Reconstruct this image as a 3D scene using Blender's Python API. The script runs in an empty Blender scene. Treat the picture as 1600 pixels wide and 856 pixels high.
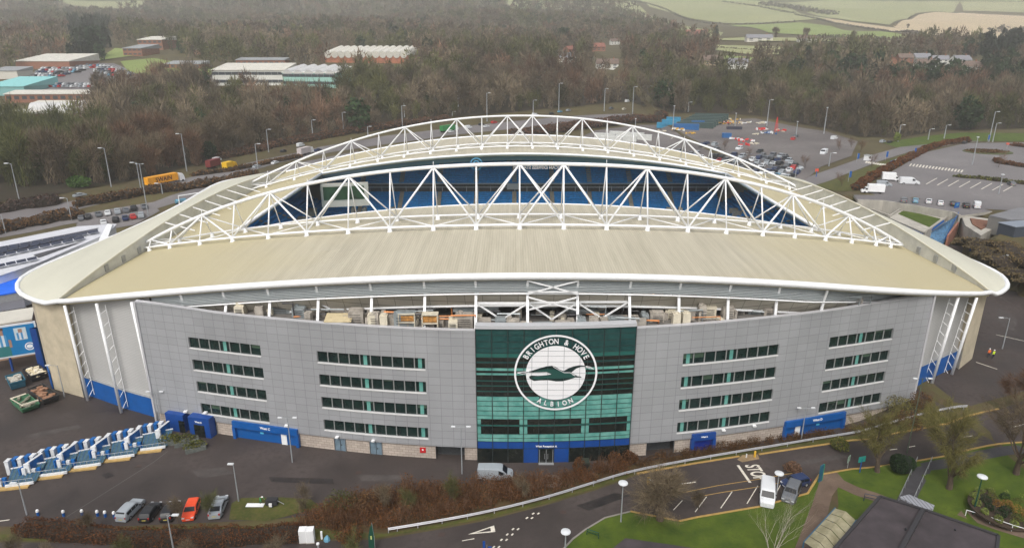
import bpy, bmesh, math, random
import numpy as np
from mathutils import Vector, Matrix
from mathutils.geometry import delaunay_2d_cdt
random.seed(7); RNG = np.random.default_rng(7)
scene = bpy.context.scene
COL = scene.collection
# ---------------- camera, world, sun, exposure ----------------
PITCH = math.radians(18.55); FPX = 1067.0; CH = 60.0
cd = bpy.data.cameras.new('camera'); cam = bpy.data.objects.new('camera', cd); COL.objects.link(cam)
cd.sensor_fit = 'HORIZONTAL'; cd.sensor_width = 36.0; cd.lens = 36.0 * FPX / 1600.0
cd.clip_start = 0.5; cd.clip_end = 9000
cam.location = (0, 0, CH); cam.rotation_euler = (math.pi / 2 - PITCH, 0, 0)
scene.camera = cam
world = bpy.data.worlds.new('World'); scene.world = world; world.use_nodes = True
wn = world.node_tree.nodes; wl = world.node_tree.links
bg = wn['Background']; sky = wn.new('ShaderNodeTexSky'); sky.sky_type = 'NISHITA'; sky.sun_disc = False
SUN_EL, SUN_AZ = math.radians(52), math.radians(192)      # azimuth clockwise from +Y
sky.sun_elevation = SUN_EL; sky.sun_rotation = SUN_AZ; sky.air_density = 1.2; sky.dust_density = 5.0; sky.ozone_density = 1.0
hs = wn.new('ShaderNodeHueSaturation'); hs.inputs['Saturation'].default_value = 0.35
wl.new(sky.outputs['Color'], hs.inputs['Color']); wl.new(hs.outputs['Color'], bg.inputs['Color']); bg.inputs['Strength'].default_value = 0.125
sd = bpy.data.lights.new('sun', 'SUN'); sun = bpy.data.objects.new('sun', sd); COL.objects.link(sun)
sd.energy = 1.15; sd.angle = math.radians(16); sd.color = (1.0, 0.96, 0.9)
sdir = Vector((math.sin(SUN_AZ) * math.cos(SUN_EL), math.cos(SUN_AZ) * math.cos(SUN_EL), math.sin(SUN_EL)))
sun.rotation_euler = (-sdir).to_track_quat('-Z', 'Y').to_euler()
scene.view_settings.view_transform = 'Standard'; scene.view_settings.look = 'None'
scene.view_settings.exposure = 0.5; scene.view_settings.gamma = 1.0
scene.render.engine = 'CYCLES'
scene.cycles.max_bounces = 5; scene.cycles.diffuse_bounces = 3; scene.cycles.volume_bounces = 1

# ---------------- helpers ----------------
SP, CP = math.sin(PITCH), math.cos(PITCH)
def ray(px, py):
    a = (px - 800) / FPX; b = -(py - 428) / FPX
    return Vector((a, CP + b * SP, -SP + b * CP))
def at(px, py, z=0.0):
    d = ray(px, py); t = (z - CH) / d.z
    return Vector((d.x * t, d.y * t, z))
def proj(x, y, z):
    h = CH - z; D = y * CP + h * SP
    return (800 + FPX * x / D, 428 + FPX * (h * CP - y * SP) / D, D)
def ss(a, b, v):
    t = min(1.0, max(0.0, (v - a) / (b - a))); return t * t * (3 - 2 * t)
def lin(a, b, n): return [a + (b - a) * i / (n - 1) for i in range(n)]

def tag(o, label=None, cat=None, group=None, kind=None):
    if label: o['label'] = label
    if cat: o['category'] = cat
    if group: o['group'] = group
    if kind: o['kind'] = kind
    return o
def empty(name, loc, rz=0.0, label=None, cat=None, group=None):
    o = bpy.data.objects.new(name, None); COL.objects.link(o); o.location = loc; o.rotation_euler = (0, 0, rz)
    o.empty_display_size = 0.3
    return tag(o, label, cat, group)

class MB:
    def __init__(s): s.v = []; s.f = []; s.m = []
    def face(s, pts, m=0):
        b = len(s.v); s.v += [tuple(p) for p in pts]; s.f.append(tuple(range(b, b + len(pts)))); s.m.append(m); return s
    def box(s, c, d, rz=0.0, m=0, tilt=None):
        M = Matrix.Rotation(rz, 3, 'Z')
        if tilt is not None: M = M @ tilt
        b = len(s.v); hx, hy, hz = d[0] / 2, d[1] / 2, d[2] / 2
        for x, y, z in ((-1,-1,-1),(1,-1,-1),(1,1,-1),(-1,1,-1),(-1,-1,1),(1,-1,1),(1,1,1),(-1,1,1)):
            s.v.append(tuple(M @ Vector((x * hx, y * hy, z * hz)) + Vector(c)))
        for q in ((0,3,2,1),(4,5,6,7),(0,1,5,4),(1,2,6,5),(2,3,7,6),(3,0,4,7)):
            s.f.append(tuple(b + i for i in q)); s.m.append(m)
        return s
    def beam(s, p0, p1, w, h, m=0):
        p0 = Vector(p0); p1 = Vector(p1); d = p1 - p0
        if d.length < 1e-6: return s
        R = d.to_track_quat('X', 'Z').to_matrix(); b = len(s.v); c = (p0 + p1) / 2; L = d.length / 2
        for x, y, z in ((-1,-1,-1),(1,-1,-1),(1,1,-1),(-1,1,-1),(-1,-1,1),(1,-1,1),(1,1,1),(-1,1,1)):
            s.v.append(tuple(R @ Vector((x * L, y * w / 2, z * h / 2)) + c))
        for q in ((0,3,2,1),(4,5,6,7),(0,1,5,4),(1,2,6,5),(2,3,7,6),(3,0,4,7)):
            s.f.append(tuple(b + i for i in q)); s.m.append(m)
        return s
    def tube(s, pts, r, n=8, m=0, cap=True):
        pts = [Vector(p) for p in pts]; k = len(pts)
        rr = r if isinstance(r, (list, tuple)) else [r] * k
        b = len(s.v); prev = None
        for i, p in enumerate(pts):
            d = (pts[min(i + 1, k - 1)] - pts[max(i - 1, 0)])
            if d.length < 1e-9: d = Vector((0, 0, 1))
            d.normalize()
            if prev is None:
                a = d.orthogonal().normalized()
            else:
                a = (prev - d * prev.dot(d))
                a = a.normalized() if a.length > 1e-6 else d.orthogonal().normalized()
            prev = a; c = d.cross(a)
            for j in range(n):
                t = 2 * math.pi * j / n
                s.v.append(tuple(p + (a * math.cos(t) + c * math.sin(t)) * rr[i]))
        for i in range(k - 1):
            for j in range(n):
                s.f.append((b + i*n + j, b + i*n + (j+1) % n, b + (i+1)*n + (j+1) % n, b + (i+1)*n + j)); s.m.append(m)
        if cap:
            s.f.append(tuple(b + j for j in range(n))[::-1]); s.m.append(m)
            s.f.append(tuple(b + (k-1)*n + j for j in range(n))); s.m.append(m)
        return s
    def loft(s, rings, m=0, closed=False, cap=False):
        n = len(rings[0]); b = len(s.v)
        for r in rings: s.v += [tuple(p) for p in r]
        for i in range(len(rings) - 1):
            for j in range(n if closed else n - 1):
                s.f.append((b + i*n + j, b + i*n + (j+1) % n, b + (i+1)*n + (j+1) % n, b + (i+1)*n + j)); s.m.append(m)
        if cap:
            s.f.append(tuple(range(b, b + n))[::-1]); s.m.append(m)
            s.f.append(tuple(range(b + (len(rings)-1)*n, b + len(rings)*n))); s.m.append(m)
        return s
    def prism(s, poly, z0, z1, m=0, mtop=None):
        n = len(poly); b = len(s.v)
        s.v += [(p[0], p[1], z0) for p in poly] + [(p[0], p[1], z1) for p in poly]
        for j in range(n):
            s.f.append((b + j, b + (j+1) % n, b + n + (j+1) % n, b + n + j)); s.m.append(m)
        s.f.append(tuple(b + n + j for j in range(n))); s.m.append(m if mtop is None else mtop)
        s.f.append(tuple(b + j for j in range(n))[::-1]); s.m.append(m)
        return s
    def build(s, name, mats, parent=None, smooth=False, fix=True):
        me = bpy.data.meshes.new(name); me.from_pydata(s.v, [], s.f)
        if not isinstance(mats, (list, tuple)): mats = [mats]
        for mt in mats: me.materials.append(mt)
        if any(s.m): me.polygons.foreach_set('material_index', s.m)
        if fix:
            bm = bmesh.new(); bm.from_mesh(me); bmesh.ops.recalc_face_normals(bm, faces=bm.faces[:]); bm.to_mesh(me); bm.free()
        if smooth: me.polygons.foreach_set('use_smooth', [True] * len(me.polygons))
        me.update()
        o = bpy.data.objects.new(name, me); COL.objects.link(o)
        if parent is not None: o.parent = parent
        return o

def clone(o, parent=None):
    c = o.copy(); COL.objects.link(c)
    if parent is not None: c.parent = parent
    for ch in list(o.children): clone(ch, c)
    return c
ORD = ['first','second','third','fourth','fifth','sixth','seventh','eighth','ninth','tenth','eleventh','twelfth','thirteenth','fourteenth','fifteenth','sixteenth','seventeenth','eighteenth','nineteenth','twentieth'] + ['twenty ' + q for q in ('first','second','third','fourth','fifth','sixth','seventh','eighth','ninth')] + ['thirtieth'] + ['thirty ' + q for q in ('first','second','third','fourth','fifth','sixth','seventh','eighth','ninth')]

# ---------------- materials ----------------
MATS = {}
def mat(name, col, rough=0.7, metal=0.0, var=0.0, scale=1.0, col2=None, bump=0.0, stretch=None, spec=0.5, emit=None, detail=4, objvar=0.0):
    if name in MATS: return MATS[name]
    m = bpy.data.materials.new(name); m.use_nodes = True; MATS[name] = m
    nt = m.node_tree; N = nt.nodes; L = nt.links; p = N['Principled BSDF']
    p.inputs['Base Color'].default_value = (*col, 1); p.inputs['Roughness'].default_value = rough
    p.inputs['Metallic'].default_value = metal; p.inputs['Specular IOR Level'].default_value = spec
    out = None
    if col2 is not None or var > 0:
        tc = N.new('ShaderNodeTexCoord'); mp = N.new('ShaderNodeMapping'); nz = N.new('ShaderNodeTexNoise')
        nz.inputs['Scale'].default_value = scale; nz.inputs['Detail'].default_value = detail; nz.inputs['Roughness'].default_value = 0.62
        if stretch: mp.inputs['Scale'].default_value = stretch
        L.new(tc.outputs['Object'], mp.inputs['Vector']); L.new(mp.outputs['Vector'], nz.inputs['Vector'])
        cr = N.new('ShaderNodeValToRGB'); cr.color_ramp.elements[0].position = 0.32; cr.color_ramp.elements[1].position = 0.68
        c2 = col2 if col2 is not None else tuple(min(1, c * (1 + var)) for c in col)
        c1 = col if col2 is not None else tuple(c * (1 - var) for c in col)
        cr.color_ramp.elements[0].color = (*c1, 1); cr.color_ramp.elements[1].color = (*c2, 1)
        L.new(nz.outputs['Fac'], cr.inputs['Fac']); out = cr.outputs['Color']
        L.new(out, p.inputs['Base Color'])
        if bump > 0:
            bp = N.new('ShaderNodeBump'); bp.inputs['Strength'].default_value = bump; bp.inputs['Distance'].default_value = 0.1
            L.new(nz.outputs['Fac'], bp.inputs['Height']); L.new(bp.outputs['Normal'], p.inputs['Normal'])
    if objvar > 0:
        oi = N.new('ShaderNodeObjectInfo'); h = N.new('ShaderNodeHueSaturation'); mr = N.new('ShaderNodeMapRange')
        mr.inputs['To Min'].default_value = 1 - objvar; mr.inputs['To Max'].default_value = 1 + objvar
        L.new(oi.outputs['Random'], mr.inputs['Value']); L.new(mr.outputs['Result'], h.inputs['Value'])
        if out is not None: L.new(out, h.inputs['Color'])
        else: h.inputs['Color'].default_value = (*col, 1)
        L.new(h.outputs['Color'], p.inputs['Base Color'])
    if emit:
        p.inputs['Emission Color'].default_value = (*emit[:3], 1); p.inputs['Emission Strength'].default_value = emit[3]
    return m

def grid_mat(name, col, line, w, h, gap=0.03, rough=0.5, metal=0.0, var=0.06, axes=('X','Z'), off=0.0, col2=None, bias=0.0):
    """panel joints from a brick texture laid over object coordinates"""
    if name in MATS: return MATS[name]
    m = bpy.data.materials.new(name); m.use_nodes = True; MATS[name] = m
    nt = m.node_tree; N = nt.nodes; L = nt.links; p = N['Principled BSDF']
    tc = N.new('ShaderNodeTexCoord'); sx = N.new('ShaderNodeSeparateXYZ'); cb = N.new('ShaderNodeCombineXYZ')
    L.new(tc.outputs['Object'], sx.inputs[0]); L.new(sx.outputs[axes[0]], cb.inputs[0]); L.new(sx.outputs[axes[1]], cb.inputs[1])
    br = N.new('ShaderNodeTexBrick'); br.offset = off; br.squash = 1.0
    br.inputs['Scale'].default_value = 1.0; br.inputs['Brick Width'].default_value = w; br.inputs['Row Height'].default_value = h
    br.inputs['Mortar Size'].default_value = gap; br.inputs['Mortar Smooth'].default_value = 0.1; br.inputs['Bias'].default_value = bias
    c2 = col2 or tuple(c * (1 - var) for c in col)
    br.inputs['Color1'].default_value = (*tuple(c * (1 + var) for c in col), 1); br.inputs['Color2'].default_value = (*c2, 1)
    br.inputs['Mortar'].default_value = (*line, 1)
    L.new(cb.outputs[0], br.inputs['Vector'])
    nz = N.new('ShaderNodeTexNoise'); nz.inputs['Scale'].default_value = 0.12; nz.inputs['Detail'].default_value = 5
    mp = N.new('ShaderNodeMapping'); mp.inputs['Scale'].default_value = (1, 1, 0.35)
    L.new(tc.outputs['Object'], mp.inputs[0]); L.new(mp.outputs[0], nz.inputs['Vector'])
    mr = N.new('ShaderNodeMapRange'); mr.inputs['From Min'].default_value = 0.3; mr.inputs['From Max'].default_value = 0.7
    mr.inputs['To Min'].default_value = 0.88; mr.inputs['To Max'].default_value = 1.08; L.new(nz.outputs['Fac'], mr.inputs['Value'])
    h = N.new('ShaderNodeHueSaturation'); L.new(br.outputs['Color'], h.inputs['Color']); L.new(mr.outputs['Result'], h.inputs['Value'])
    L.new(h.outputs['Color'], p.inputs['Base Color'])
    p.inputs['Roughness'].default_value = rough; p.inputs['Metallic'].default_value = metal
    return m

def ground_mat(name, c1, c2, c3, s1, s2, rough=0.95, bump=0.0, spec=0.3, rvar=None, streak=0.0):
    if name in MATS: return MATS[name]
    m = bpy.data.materials.new(name); m.use_nodes = True; MATS[name] = m
    N = m.node_tree.nodes; L = m.node_tree.links; p = N['Principled BSDF']
    tc = N.new('ShaderNodeTexCoord')
    n1 = N.new('ShaderNodeTexNoise'); n1.inputs['Scale'].default_value = s1; n1.inputs['Detail'].default_value = 6; n1.inputs['Roughness'].default_value = 0.6
    n2 = N.new('ShaderNodeTexNoise'); n2.inputs['Scale'].default_value = s2; n2.inputs['Detail'].default_value = 4
    for n in (n1, n2): L.new(tc.outputs['Object'], n.inputs['Vector'])
    r = N.new('ShaderNodeValToRGB'); e = r.color_ramp.elements; e[0].position = 0.33; e[1].position = 0.67
    e[0].color = (*c1, 1); e[1].color = (*c2, 1); L.new(n1.outputs['Fac'], r.inputs['Fac'])
    mx = N.new('ShaderNodeMixRGB'); r2 = N.new('ShaderNodeMapRange'); r2.inputs['From Min'].default_value = 0.45; r2.inputs['From Max'].default_value = 0.75
    L.new(n2.outputs['Fac'], r2.inputs['Value']); L.new(r2.outputs['Result'], mx.inputs['Fac'])
    L.new(r.outputs['Color'], mx.inputs['Color1']); mx.inputs['Color2'].default_value = (*c3, 1)
    L.new(mx.outputs['Color'], p.inputs['Base Color'])
    p.inputs['Roughness'].default_value = rough; p.inputs['Specular IOR Level'].default_value = spec
    if streak:      # worn wheel tracks and patch edges in the tarmac itself
        mp = N.new('ShaderNodeMapping'); mp.inputs['Rotation'].default_value = (0, 0, 0.35); mp.inputs['Scale'].default_value = (0.05, 0.9, 1); n4 = N.new('ShaderNodeTexNoise'); n4.inputs['Scale'].default_value = 0.6; n4.inputs['Detail'].default_value = 5; n4.inputs['Distortion'].default_value = 1.2
        L.new(tc.outputs['Object'], mp.inputs[0]); L.new(mp.outputs[0], n4.inputs['Vector']); m4 = N.new('ShaderNodeMapRange'); m4.inputs['From Min'].default_value = .35; m4.inputs['From Max'].default_value = .65; m4.inputs['To Min'].default_value = 1 - streak; m4.inputs['To Max'].default_value = 1 + streak
        n5 = N.new('ShaderNodeTexNoise'); n5.inputs['Scale'].default_value = 9; n5.inputs['Detail'].default_value = 3; L.new(tc.outputs['Object'], n5.inputs['Vector']); m5 = N.new('ShaderNodeMapRange'); m5.inputs['To Min'].default_value = .8; m5.inputs['To Max'].default_value = 1.2; L.new(n5.outputs['Fac'], m5.inputs['Value'])
        mm = N.new('ShaderNodeMath'); mm.operation = 'MULTIPLY'; L.new(m4.outputs[0], mm.inputs[0]); L.new(m5.outputs[0], mm.inputs[1]); hh = N.new('ShaderNodeHueSaturation'); L.new(mm.outputs[0], hh.inputs['Value']); L.new(mx.outputs['Color'], hh.inputs['Color']); L.new(hh.outputs['Color'], p.inputs['Base Color'])
    if rvar:
        r3 = N.new('ShaderNodeMapRange'); r3.inputs['From Min'].default_value = 0.35; r3.inputs['From Max'].default_value = 0.65
        r3.inputs['To Min'].default_value = rvar[0]; r3.inputs['To Max'].default_value = rvar[1]
        L.new(n1.outputs['Fac'], r3.inputs['Value']); L.new(r3.outputs['Result'], p.inputs['Roughness'])
    if bump:
        b = N.new('ShaderNodeBump'); b.inputs['Strength'].default_value = bump; b.inputs['Distance'].default_value = 0.15
        L.new(n2.outputs['Fac'], b.inputs['Height']); L.new(b.outputs['Normal'], p.inputs['Normal'])
    return m

WHITE = mat('white_paint', (0.78, 0.79, 0.80), 0.45, var=0.05, scale=0.6)
ROOFW = mat('wing_roof', (0.52, 0.51, 0.42), 0.6, var=0.07, scale=0.15, stretch=(1, 0.25, 1))
GREYM = mat('grey_steel', (0.32, 0.33, 0.34), 0.5, metal=0.3, var=0.1, scale=2)
DARK = mat('dark_interior', (0.02, 0.021, 0.025), 0.9)
BLUE = mat('blue_paint', (0.0, 0.08, 0.31), 0.5, var=0.12, scale=0.7)
NAVY = mat('navy_paint', (0.003, 0.05, 0.24), 0.5, var=0.1, scale=1)
SEAT = mat('seat_blue', (0.012, 0.26, 0.62), 0.6, var=0.25, scale=1.5)
BEIGE = mat('beige_concrete', (0.42, 0.38, 0.30), 0.85, var=0.12, scale=0.5)
CONC = mat('concrete', (0.36, 0.34, 0.30), 0.9, var=0.22, scale=0.35, detail=8, stretch=(1, 1, 0.4))
GLASSD = mat('dark_glass', (0.004, 0.012, 0.012), 0.2, spec=0.4, col2=(0.01, 0.028, 0.025), scale=0.9)
ASPH = ground_mat('asphalt', (0.021, 0.0168, 0.0158), (0.056, 0.045, 0.042), (0.034, 0.027, 0.025), 0.07, 1.3, rvar=(0.5, 0.9), spec=0.3, streak=.34)
ASPHL = ground_mat('pale_asphalt', (0.10, 0.092, 0.094), (0.16, 0.15, 0.15), (0.125, 0.115, 0.118), 0.04, 0.6, rvar=(0.6, 0.85), spec=0.35, streak=.2)
LAWN = ground_mat('lawn_grass', (0.038, 0.068, 0.006), (0.08, 0.115, 0.010), (0.055, 0.08, 0.01), 0.35, 2.8, bump=0.4)
ROUGH = ground_mat('rough_grass', (0.055, 0.045, 0.022), (0.095, 0.085, 0.032), (0.09, 0.06, 0.035), 0.05, 0.5, bump=0.4)
VERGE = ground_mat('verge_grass', (0.045, 0.055, 0.012), (0.085, 0.09, 0.018), (0.10, 0.08, 0.03), 0.4, 2.0, bump=0.4)
LINE = mat('line_paint', (0.62, 0.58, 0.50), 0.7, var=0.22, scale=1.8)
YLINE = mat('yellow_line', (0.36, 0.23, 0.07), 0.7, var=0.18, scale=1.8)

# ---------------- terrain ----------------
def hfun(x, y):
    b = 4.0 * ss(54, 74, x)
    xe = float(np.interp(y, [145, 165, 185, 196, 211, 231, 236, 243], [116, 121, 130, 143, 145, 126, 104, 96]))
    P = ss(xe, xe + 4.5, x) * ss(130, 148, y)
    near = b + 6.0 * P
    back = 6.5 * ss(212, 262, y)
    yy = y - 75 * ss(20, 160, x)
    rise = float(np.interp(yy, [360, 400, 500, 620, 700, 900, 1300, 1800, 2500, 3300], [0, 2, 14, 30, 36, 50, 70, 110, 190, 300]))
    z = max(near, back) + rise
    if yy > 650:
        k = min(1.0, (yy - 650) / 500)
        z += k * (7 * math.sin(x * 0.006 + 1.3) * math.cos(y * 0.0035) + 4 * math.sin(x * 0.013 + y * 0.009))
    return z
def steps(segs):
    out = [segs[0][0]]
    for a, b, s in segs:
        n = int(round((b - a) / s)); out += [a + (b - a) * (i + 1) / n for i in range(n)]
    return np.array(out)
GX = steps([(-2900,-900,90),(-900,-420,24),(-420,-168,9),(-168,168,4),(168,420,9),(420,900,24),(900,2900,90)])
GY = steps([(-60,276,4),(276,700,8),(700,1500,25),(1500,3500,70)])
HG = np.array([[hfun(float(x), float(y)) for x in GX] for y in GY])
def hz(x, y):
    i = min(max(int(np.searchsorted(GX, x)) - 1, 0), len(GX) - 2); j = min(max(int(np.searchsorted(GY, y)) - 1, 0), len(GY) - 2)
    tx = (x - GX[i]) / (GX[i+1] - GX[i]); ty = (y - GY[j]) / (GY[j+1] - GY[j])
    a, b, c, d = HG[j, i], HG[j, i+1], HG[j+1, i], HG[j+1, i+1]
    # same split as the mesh: diagonal from (i,j) to (i+1,j+1)
    if tx >= ty: return float(a + (b - a) * tx + (d - b) * ty)
    return float(a + (c - a) * ty + (d - c) * tx)
def G(px, py, dz=0.0):
    d = ray(px, py); t = 50.0; prev = t
    while t < 5000:
        if CH + d.z * t <= hz(d.x * t, d.y * t): break
        prev = t; t += 1.0 + t * 0.006
    lo, hi = prev, t
    for _ in range(22):
        m = (lo + hi) / 2
        if CH + d.z * m <= hz(d.x * m, d.y * m): hi = m
        else: lo = m
    return Vector((d.x * hi, d.y * hi, hz(d.x * hi, d.y * hi) + dz))
def g3(x, y, dz=0.0): return Vector((x, y, hz(x, y) + dz))
tv = [(float(x), float(y), float(HG[j, i])) for j, y in enumerate(GY) for i, x in enumerate(GX)]
nx = len(GX); tf = []
for j in range(len(GY) - 1):
    for i in range(nx - 1):
        a = j * nx + i; tf += [(a, a + 1, a + nx + 1), (a, a + nx + 1, a + nx)]
me = bpy.data.meshes.new('ground'); me.from_pydata(tv, [], tf); me.materials.append(ROUGH); me.update()
o = bpy.data.objects.new('ground', me); COL.objects.link(o); tag(o, kind='structure')

def pt_in(poly, x, y):
    c = False; j = len(poly) - 1
    for i in range(len(poly)):
        xi, yi = poly[i][0], poly[i][1]; xj, yj = poly[j][0], poly[j][1]
        if (yi > y) != (yj > y) and x < (xj - xi) * (y - yi) / (yj - yi) + xi: c = not c
        j = i
    return c
def sheet(name, pts, m, lift=0.03, s=3.0, kind='structure', label=None, cat=None, maxn=2500):
    P = []
    for i in range(len(pts)):
        a = pts[i]; b = pts[(i + 1) % len(pts)]; L = math.hypot(b[0] - a[0], b[1] - a[1]); n = max(1, int(L / s))
        for k in range(n): P.append(Vector((a[0] + (b[0] - a[0]) * k / n, a[1] + (b[1] - a[1]) * k / n)))
    nb = len(P)
    xs = [p.x for p in P]; ys = [p.y for p in P]
    x = min(xs) + s * .5; cnt = 0
    while x < max(xs) and cnt < maxn * 4:
        y = min(ys) + s * .5
        while y < max(ys):
            if pt_in(P[:nb], x, y):
                P.append(Vector((x + 0.01 * s * math.sin(y), y + 0.01 * s * math.cos(x)))); cnt += 1
            y += s
        x += s
    vs, es, fs, *_ = delaunay_2d_cdt(P, [], [list(range(nb))], 1, 1e-4)
    me = bpy.data.meshes.new(name); me.from_pydata([(v.x, v.y, hz(v.x, v.y) + lift) for v in vs], [], fs)
    bm = bmesh.new(); bm.from_mesh(me)
    bmesh.ops.recalc_face_normals(bm, faces=bm.faces[:])
    if sum(f.normal.z for f in bm.faces) < 0: bmesh.ops.reverse_faces(bm, faces=bm.faces[:])
    bm.to_mesh(me); bm.free()
    me.materials.append(m); me.update(); o = bpy.data.objects.new(name, me); COL.objects.link(o)
    tag(o, label, cat, kind=kind); return o
def PX(l, dz=0): return [G(a, b, dz) for a, b in l]
def resample(pts, s):
    out = [Vector(pts[0])]
    for a, b in zip(pts[:-1], pts[1:]):
        a = Vector(a); b = Vector(b); n = max(1, int((b - a).length / s))
        out += [a.lerp(b, (k + 1) / n) for k in range(n)]
    return out
def smooth_line(pts, k=2):
    pts = [Vector(p) for p in pts]
    for _ in range(k):
        q = [pts[0]]
        for a, b in zip(pts[:-1], pts[1:]): q += [a.lerp(b, .25), a.lerp(b, .75)]
        q.append(pts[-1]); pts = q
    return pts
def ribbon_into(mb, pts, w, lift, m=0, dash=None, h=0.0, s=1.5):
    pts = resample([Vector((p[0], p[1], 0)) for p in pts], s if not dash else min(s, dash[0] / 2))
    acc = 0.0; run = []; runs = []
    for i, p in enumerate(pts):
        d = (pts[min(i + 1, len(pts)-1)] - pts[max(i - 1, 0)]); d.z = 0
        if d.length < 1e-6: continue
        d.normalize(); n = Vector((-d.y, d.x, 0)) * w / 2
        if i: acc += (pts[i] - pts[i-1]).length
        if dash and (acc % (dash[0] + dash[1])) > dash[0]:
            if len(run) > 1: runs.append(run)
            run = []; continue
        run.append((p + n, p - n))
    if len(run) > 1: runs.append(run)
    for r in runs:
        if h <= 0: mb.loft([[Vector((a.x, a.y, hz(a.x, a.y) + lift)), Vector((b.x, b.y, hz(b.x, b.y) + lift))] for a, b in r], m)
        else:
            mb.loft([[Vector((a.x, a.y, hz(a.x, a.y) - .2)), Vector((a.x, a.y, hz(a.x, a.y) + h)), Vector((b.x, b.y, hz(b.x, b.y) + h)), Vector((b.x, b.y, hz(b.x, b.y) - .2))] for a, b in r], m, closed=True, cap=True)
def ribbon(name, pts, w, m, lift=0.035, dash=None, h=0.0, kind='structure', s=1.5, label=None, cat=None):
    mb = MB(); ribbon_into(mb, pts, w, lift, 0, dash, h, s); o = mb.build(name, m)
    if h <= 0:
        bm = bmesh.new(); bm.from_mesh(o.data)
        for f in bm.faces:
            if f.normal.z < 0: f.normal_flip()
        bm.to_mesh(o.data); bm.free()
    return tag(o, label, cat, kind=kind)
# ======================= STADIUM =======================
STAD = empty('stadium', (3.5, 171, 0), 0, 'big oval football stadium with pale beige roof and two white arched steel trusses', 'stadium')
_sx = [-59, -57.5, -50.3, -38, -28.8, -12.6, -5, 6, 17, 25, 40.5, 49.5, 61, 68]; _sy = [100, 99.4, 97.2, 94.4, 92.4, 90.2, 89.5, 89.0, 90.0, 91.4, 95, 97.6, 100.6, 103.2]
_fc = np.polyfit(_sx, _sy, 4)
def FY(x): return float(np.polyval(_fc, x))
XL, XR = -59.0, 68.0
def zr(x): return 29.0 - 6.0 * ((x - 3.5) / 61.5) ** 2
def YE(x): d2 = (x - 3.5) ** 2; return 92.0 + .00201 * d2 + 8.9e-8 * d2 * d2 + .0036 * max(0.0, x - 50) ** 2
def sbuild(mb, name, mats, parent=STAD, **k):
    o = mb.build(name, mats, None, **k)
    # store coordinates relative to the stadium's base point
    base = Vector((3.5, 171, 0)); o.data.transform(Matrix.Translation(-base)); o.parent = parent
    return o
FACADE = grid_mat('facade_panels', (0.375, 0.385, 0.405), (0.25, 0.255, 0.27), 1.75, 1.27, 0.035, rough=0.42, metal=0.25, var=0.045)
BLOCK = grid_mat('blockwork', (0.42, 0.36, 0.31), (0.25, 0.21, 0.18), 0.9, 0.42, 0.03, rough=0.9, var=0.12, off=0.5)
CLAD = grid_mat('corrugated_cladding', (0.44, 0.44, 0.43), (0.36, 0.36, 0.36), 40.0, 0.3, 0.06, rough=0.6, var=0.02)
BLOCKW = mat('cream_blockwork', (0.47, 0.41, 0.30), 0.85, var=0.13, scale=0.5)
# roof material: standing seams running out from the pitch, streaked with dirt
def roof_material():
    m = bpy.data.materials.new('beige_roof'); m.use_nodes = True; N = m.node_tree.nodes; L = m.node_tree.links; p = N['Principled BSDF']
    tc = N.new('ShaderNodeTexCoord'); mp = N.new('ShaderNodeMapping'); mp.inputs['Scale'].default_value = (1, 0.05, 1)
    n = N.new('ShaderNodeTexNoise'); n.inputs['Scale'].default_value = 0.9; n.inputs['Detail'].default_value = 6; n.inputs['Roughness'].default_value = .7
    L.new(tc.outputs['Object'], mp.inputs[0]); L.new(mp.outputs[0], n.inputs['Vector'])
    n2 = N.new('ShaderNodeTexNoise'); n2.inputs['Scale'].default_value = 0.05; n2.inputs['Detail'].default_value = 5
    L.new(tc.outputs['Object'], n2.inputs['Vector'])
    r = N.new('ShaderNodeValToRGB'); e = r.color_ramp.elements; e[0].position = .3; e[1].position = .7
    e[0].color = (0.38, 0.345, 0.26, 1); e[1].color = (0.52, 0.48, 0.375, 1); L.new(n.outputs['Fac'], r.inputs['Fac'])
    mx = N.new('ShaderNodeMixRGB'); mx.inputs['Color2'].default_value = (0.48, 0.42, 0.25, 1)
    sx_ = N.new('ShaderNodeSeparateXYZ'); L.new(tc.outputs['Object'], sx_.inputs[0]); ab = N.new('ShaderNodeMath'); ab.operation = 'ABSOLUTE'; L.new(sx_.outputs['X'], ab.inputs[0]); ad = N.new('ShaderNodeMath'); ad.operation = 'MULTIPLY_ADD'; ad.inputs[1].default_value = 40; L.new(n2.outputs['Fac'], ad.inputs[0]); L.new(ab.outputs[0], ad.inputs[2])
    mr = N.new('ShaderNodeMapRange'); mr.inputs['From Min'].default_value = 48; mr.inputs['From Max'].default_value = 84; mr.inputs['To Max'].default_value = .9; L.new(ad.outputs[0], mr.inputs['Value'])
    L.new(mr.outputs['Result'], mx.inputs['Fac']); L.new(r.outputs['Color'], mx.inputs['Color1'])
    w = N.new('ShaderNodeTexWave'); w.bands_direction = 'X'; w.inputs['Scale'].default_value = 0.8; w.inputs['Distortion'].default_value = 0.15
    L.new(tc.outputs['Object'], w.inputs['Vector'])
    pw = N.new('ShaderNodeMath'); pw.operation = 'POWER'; pw.inputs[1].default_value = 5; L.new(w.outputs['Fac'], pw.inputs[0])
    mx2 = N.new('ShaderNodeMixRGB'); mx2.blend_type = 'MULTIPLY'; mx2.inputs['Color2'].default_value = (0.86, 0.855, 0.84, 1)
    L.new(pw.outputs[0], mx2.inputs['Fac']); L.new(mx.outputs['Color'], mx2.inputs['Color1']); L.new(mx2.outputs['Color'], p.inputs['Base Color'])
    bp = N.new('ShaderNodeBump'); bp.inputs['Strength'].default_value = 0.5; bp.inputs['Distance'].default_value = 0.06
    L.new(pw.outputs[0], bp.inputs['Height']); L.new(bp.outputs['Normal'], p.inputs['Normal'])
    p.inputs['Roughness'].default_value = 0.6
    return m
ROOF = roof_material()
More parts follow.
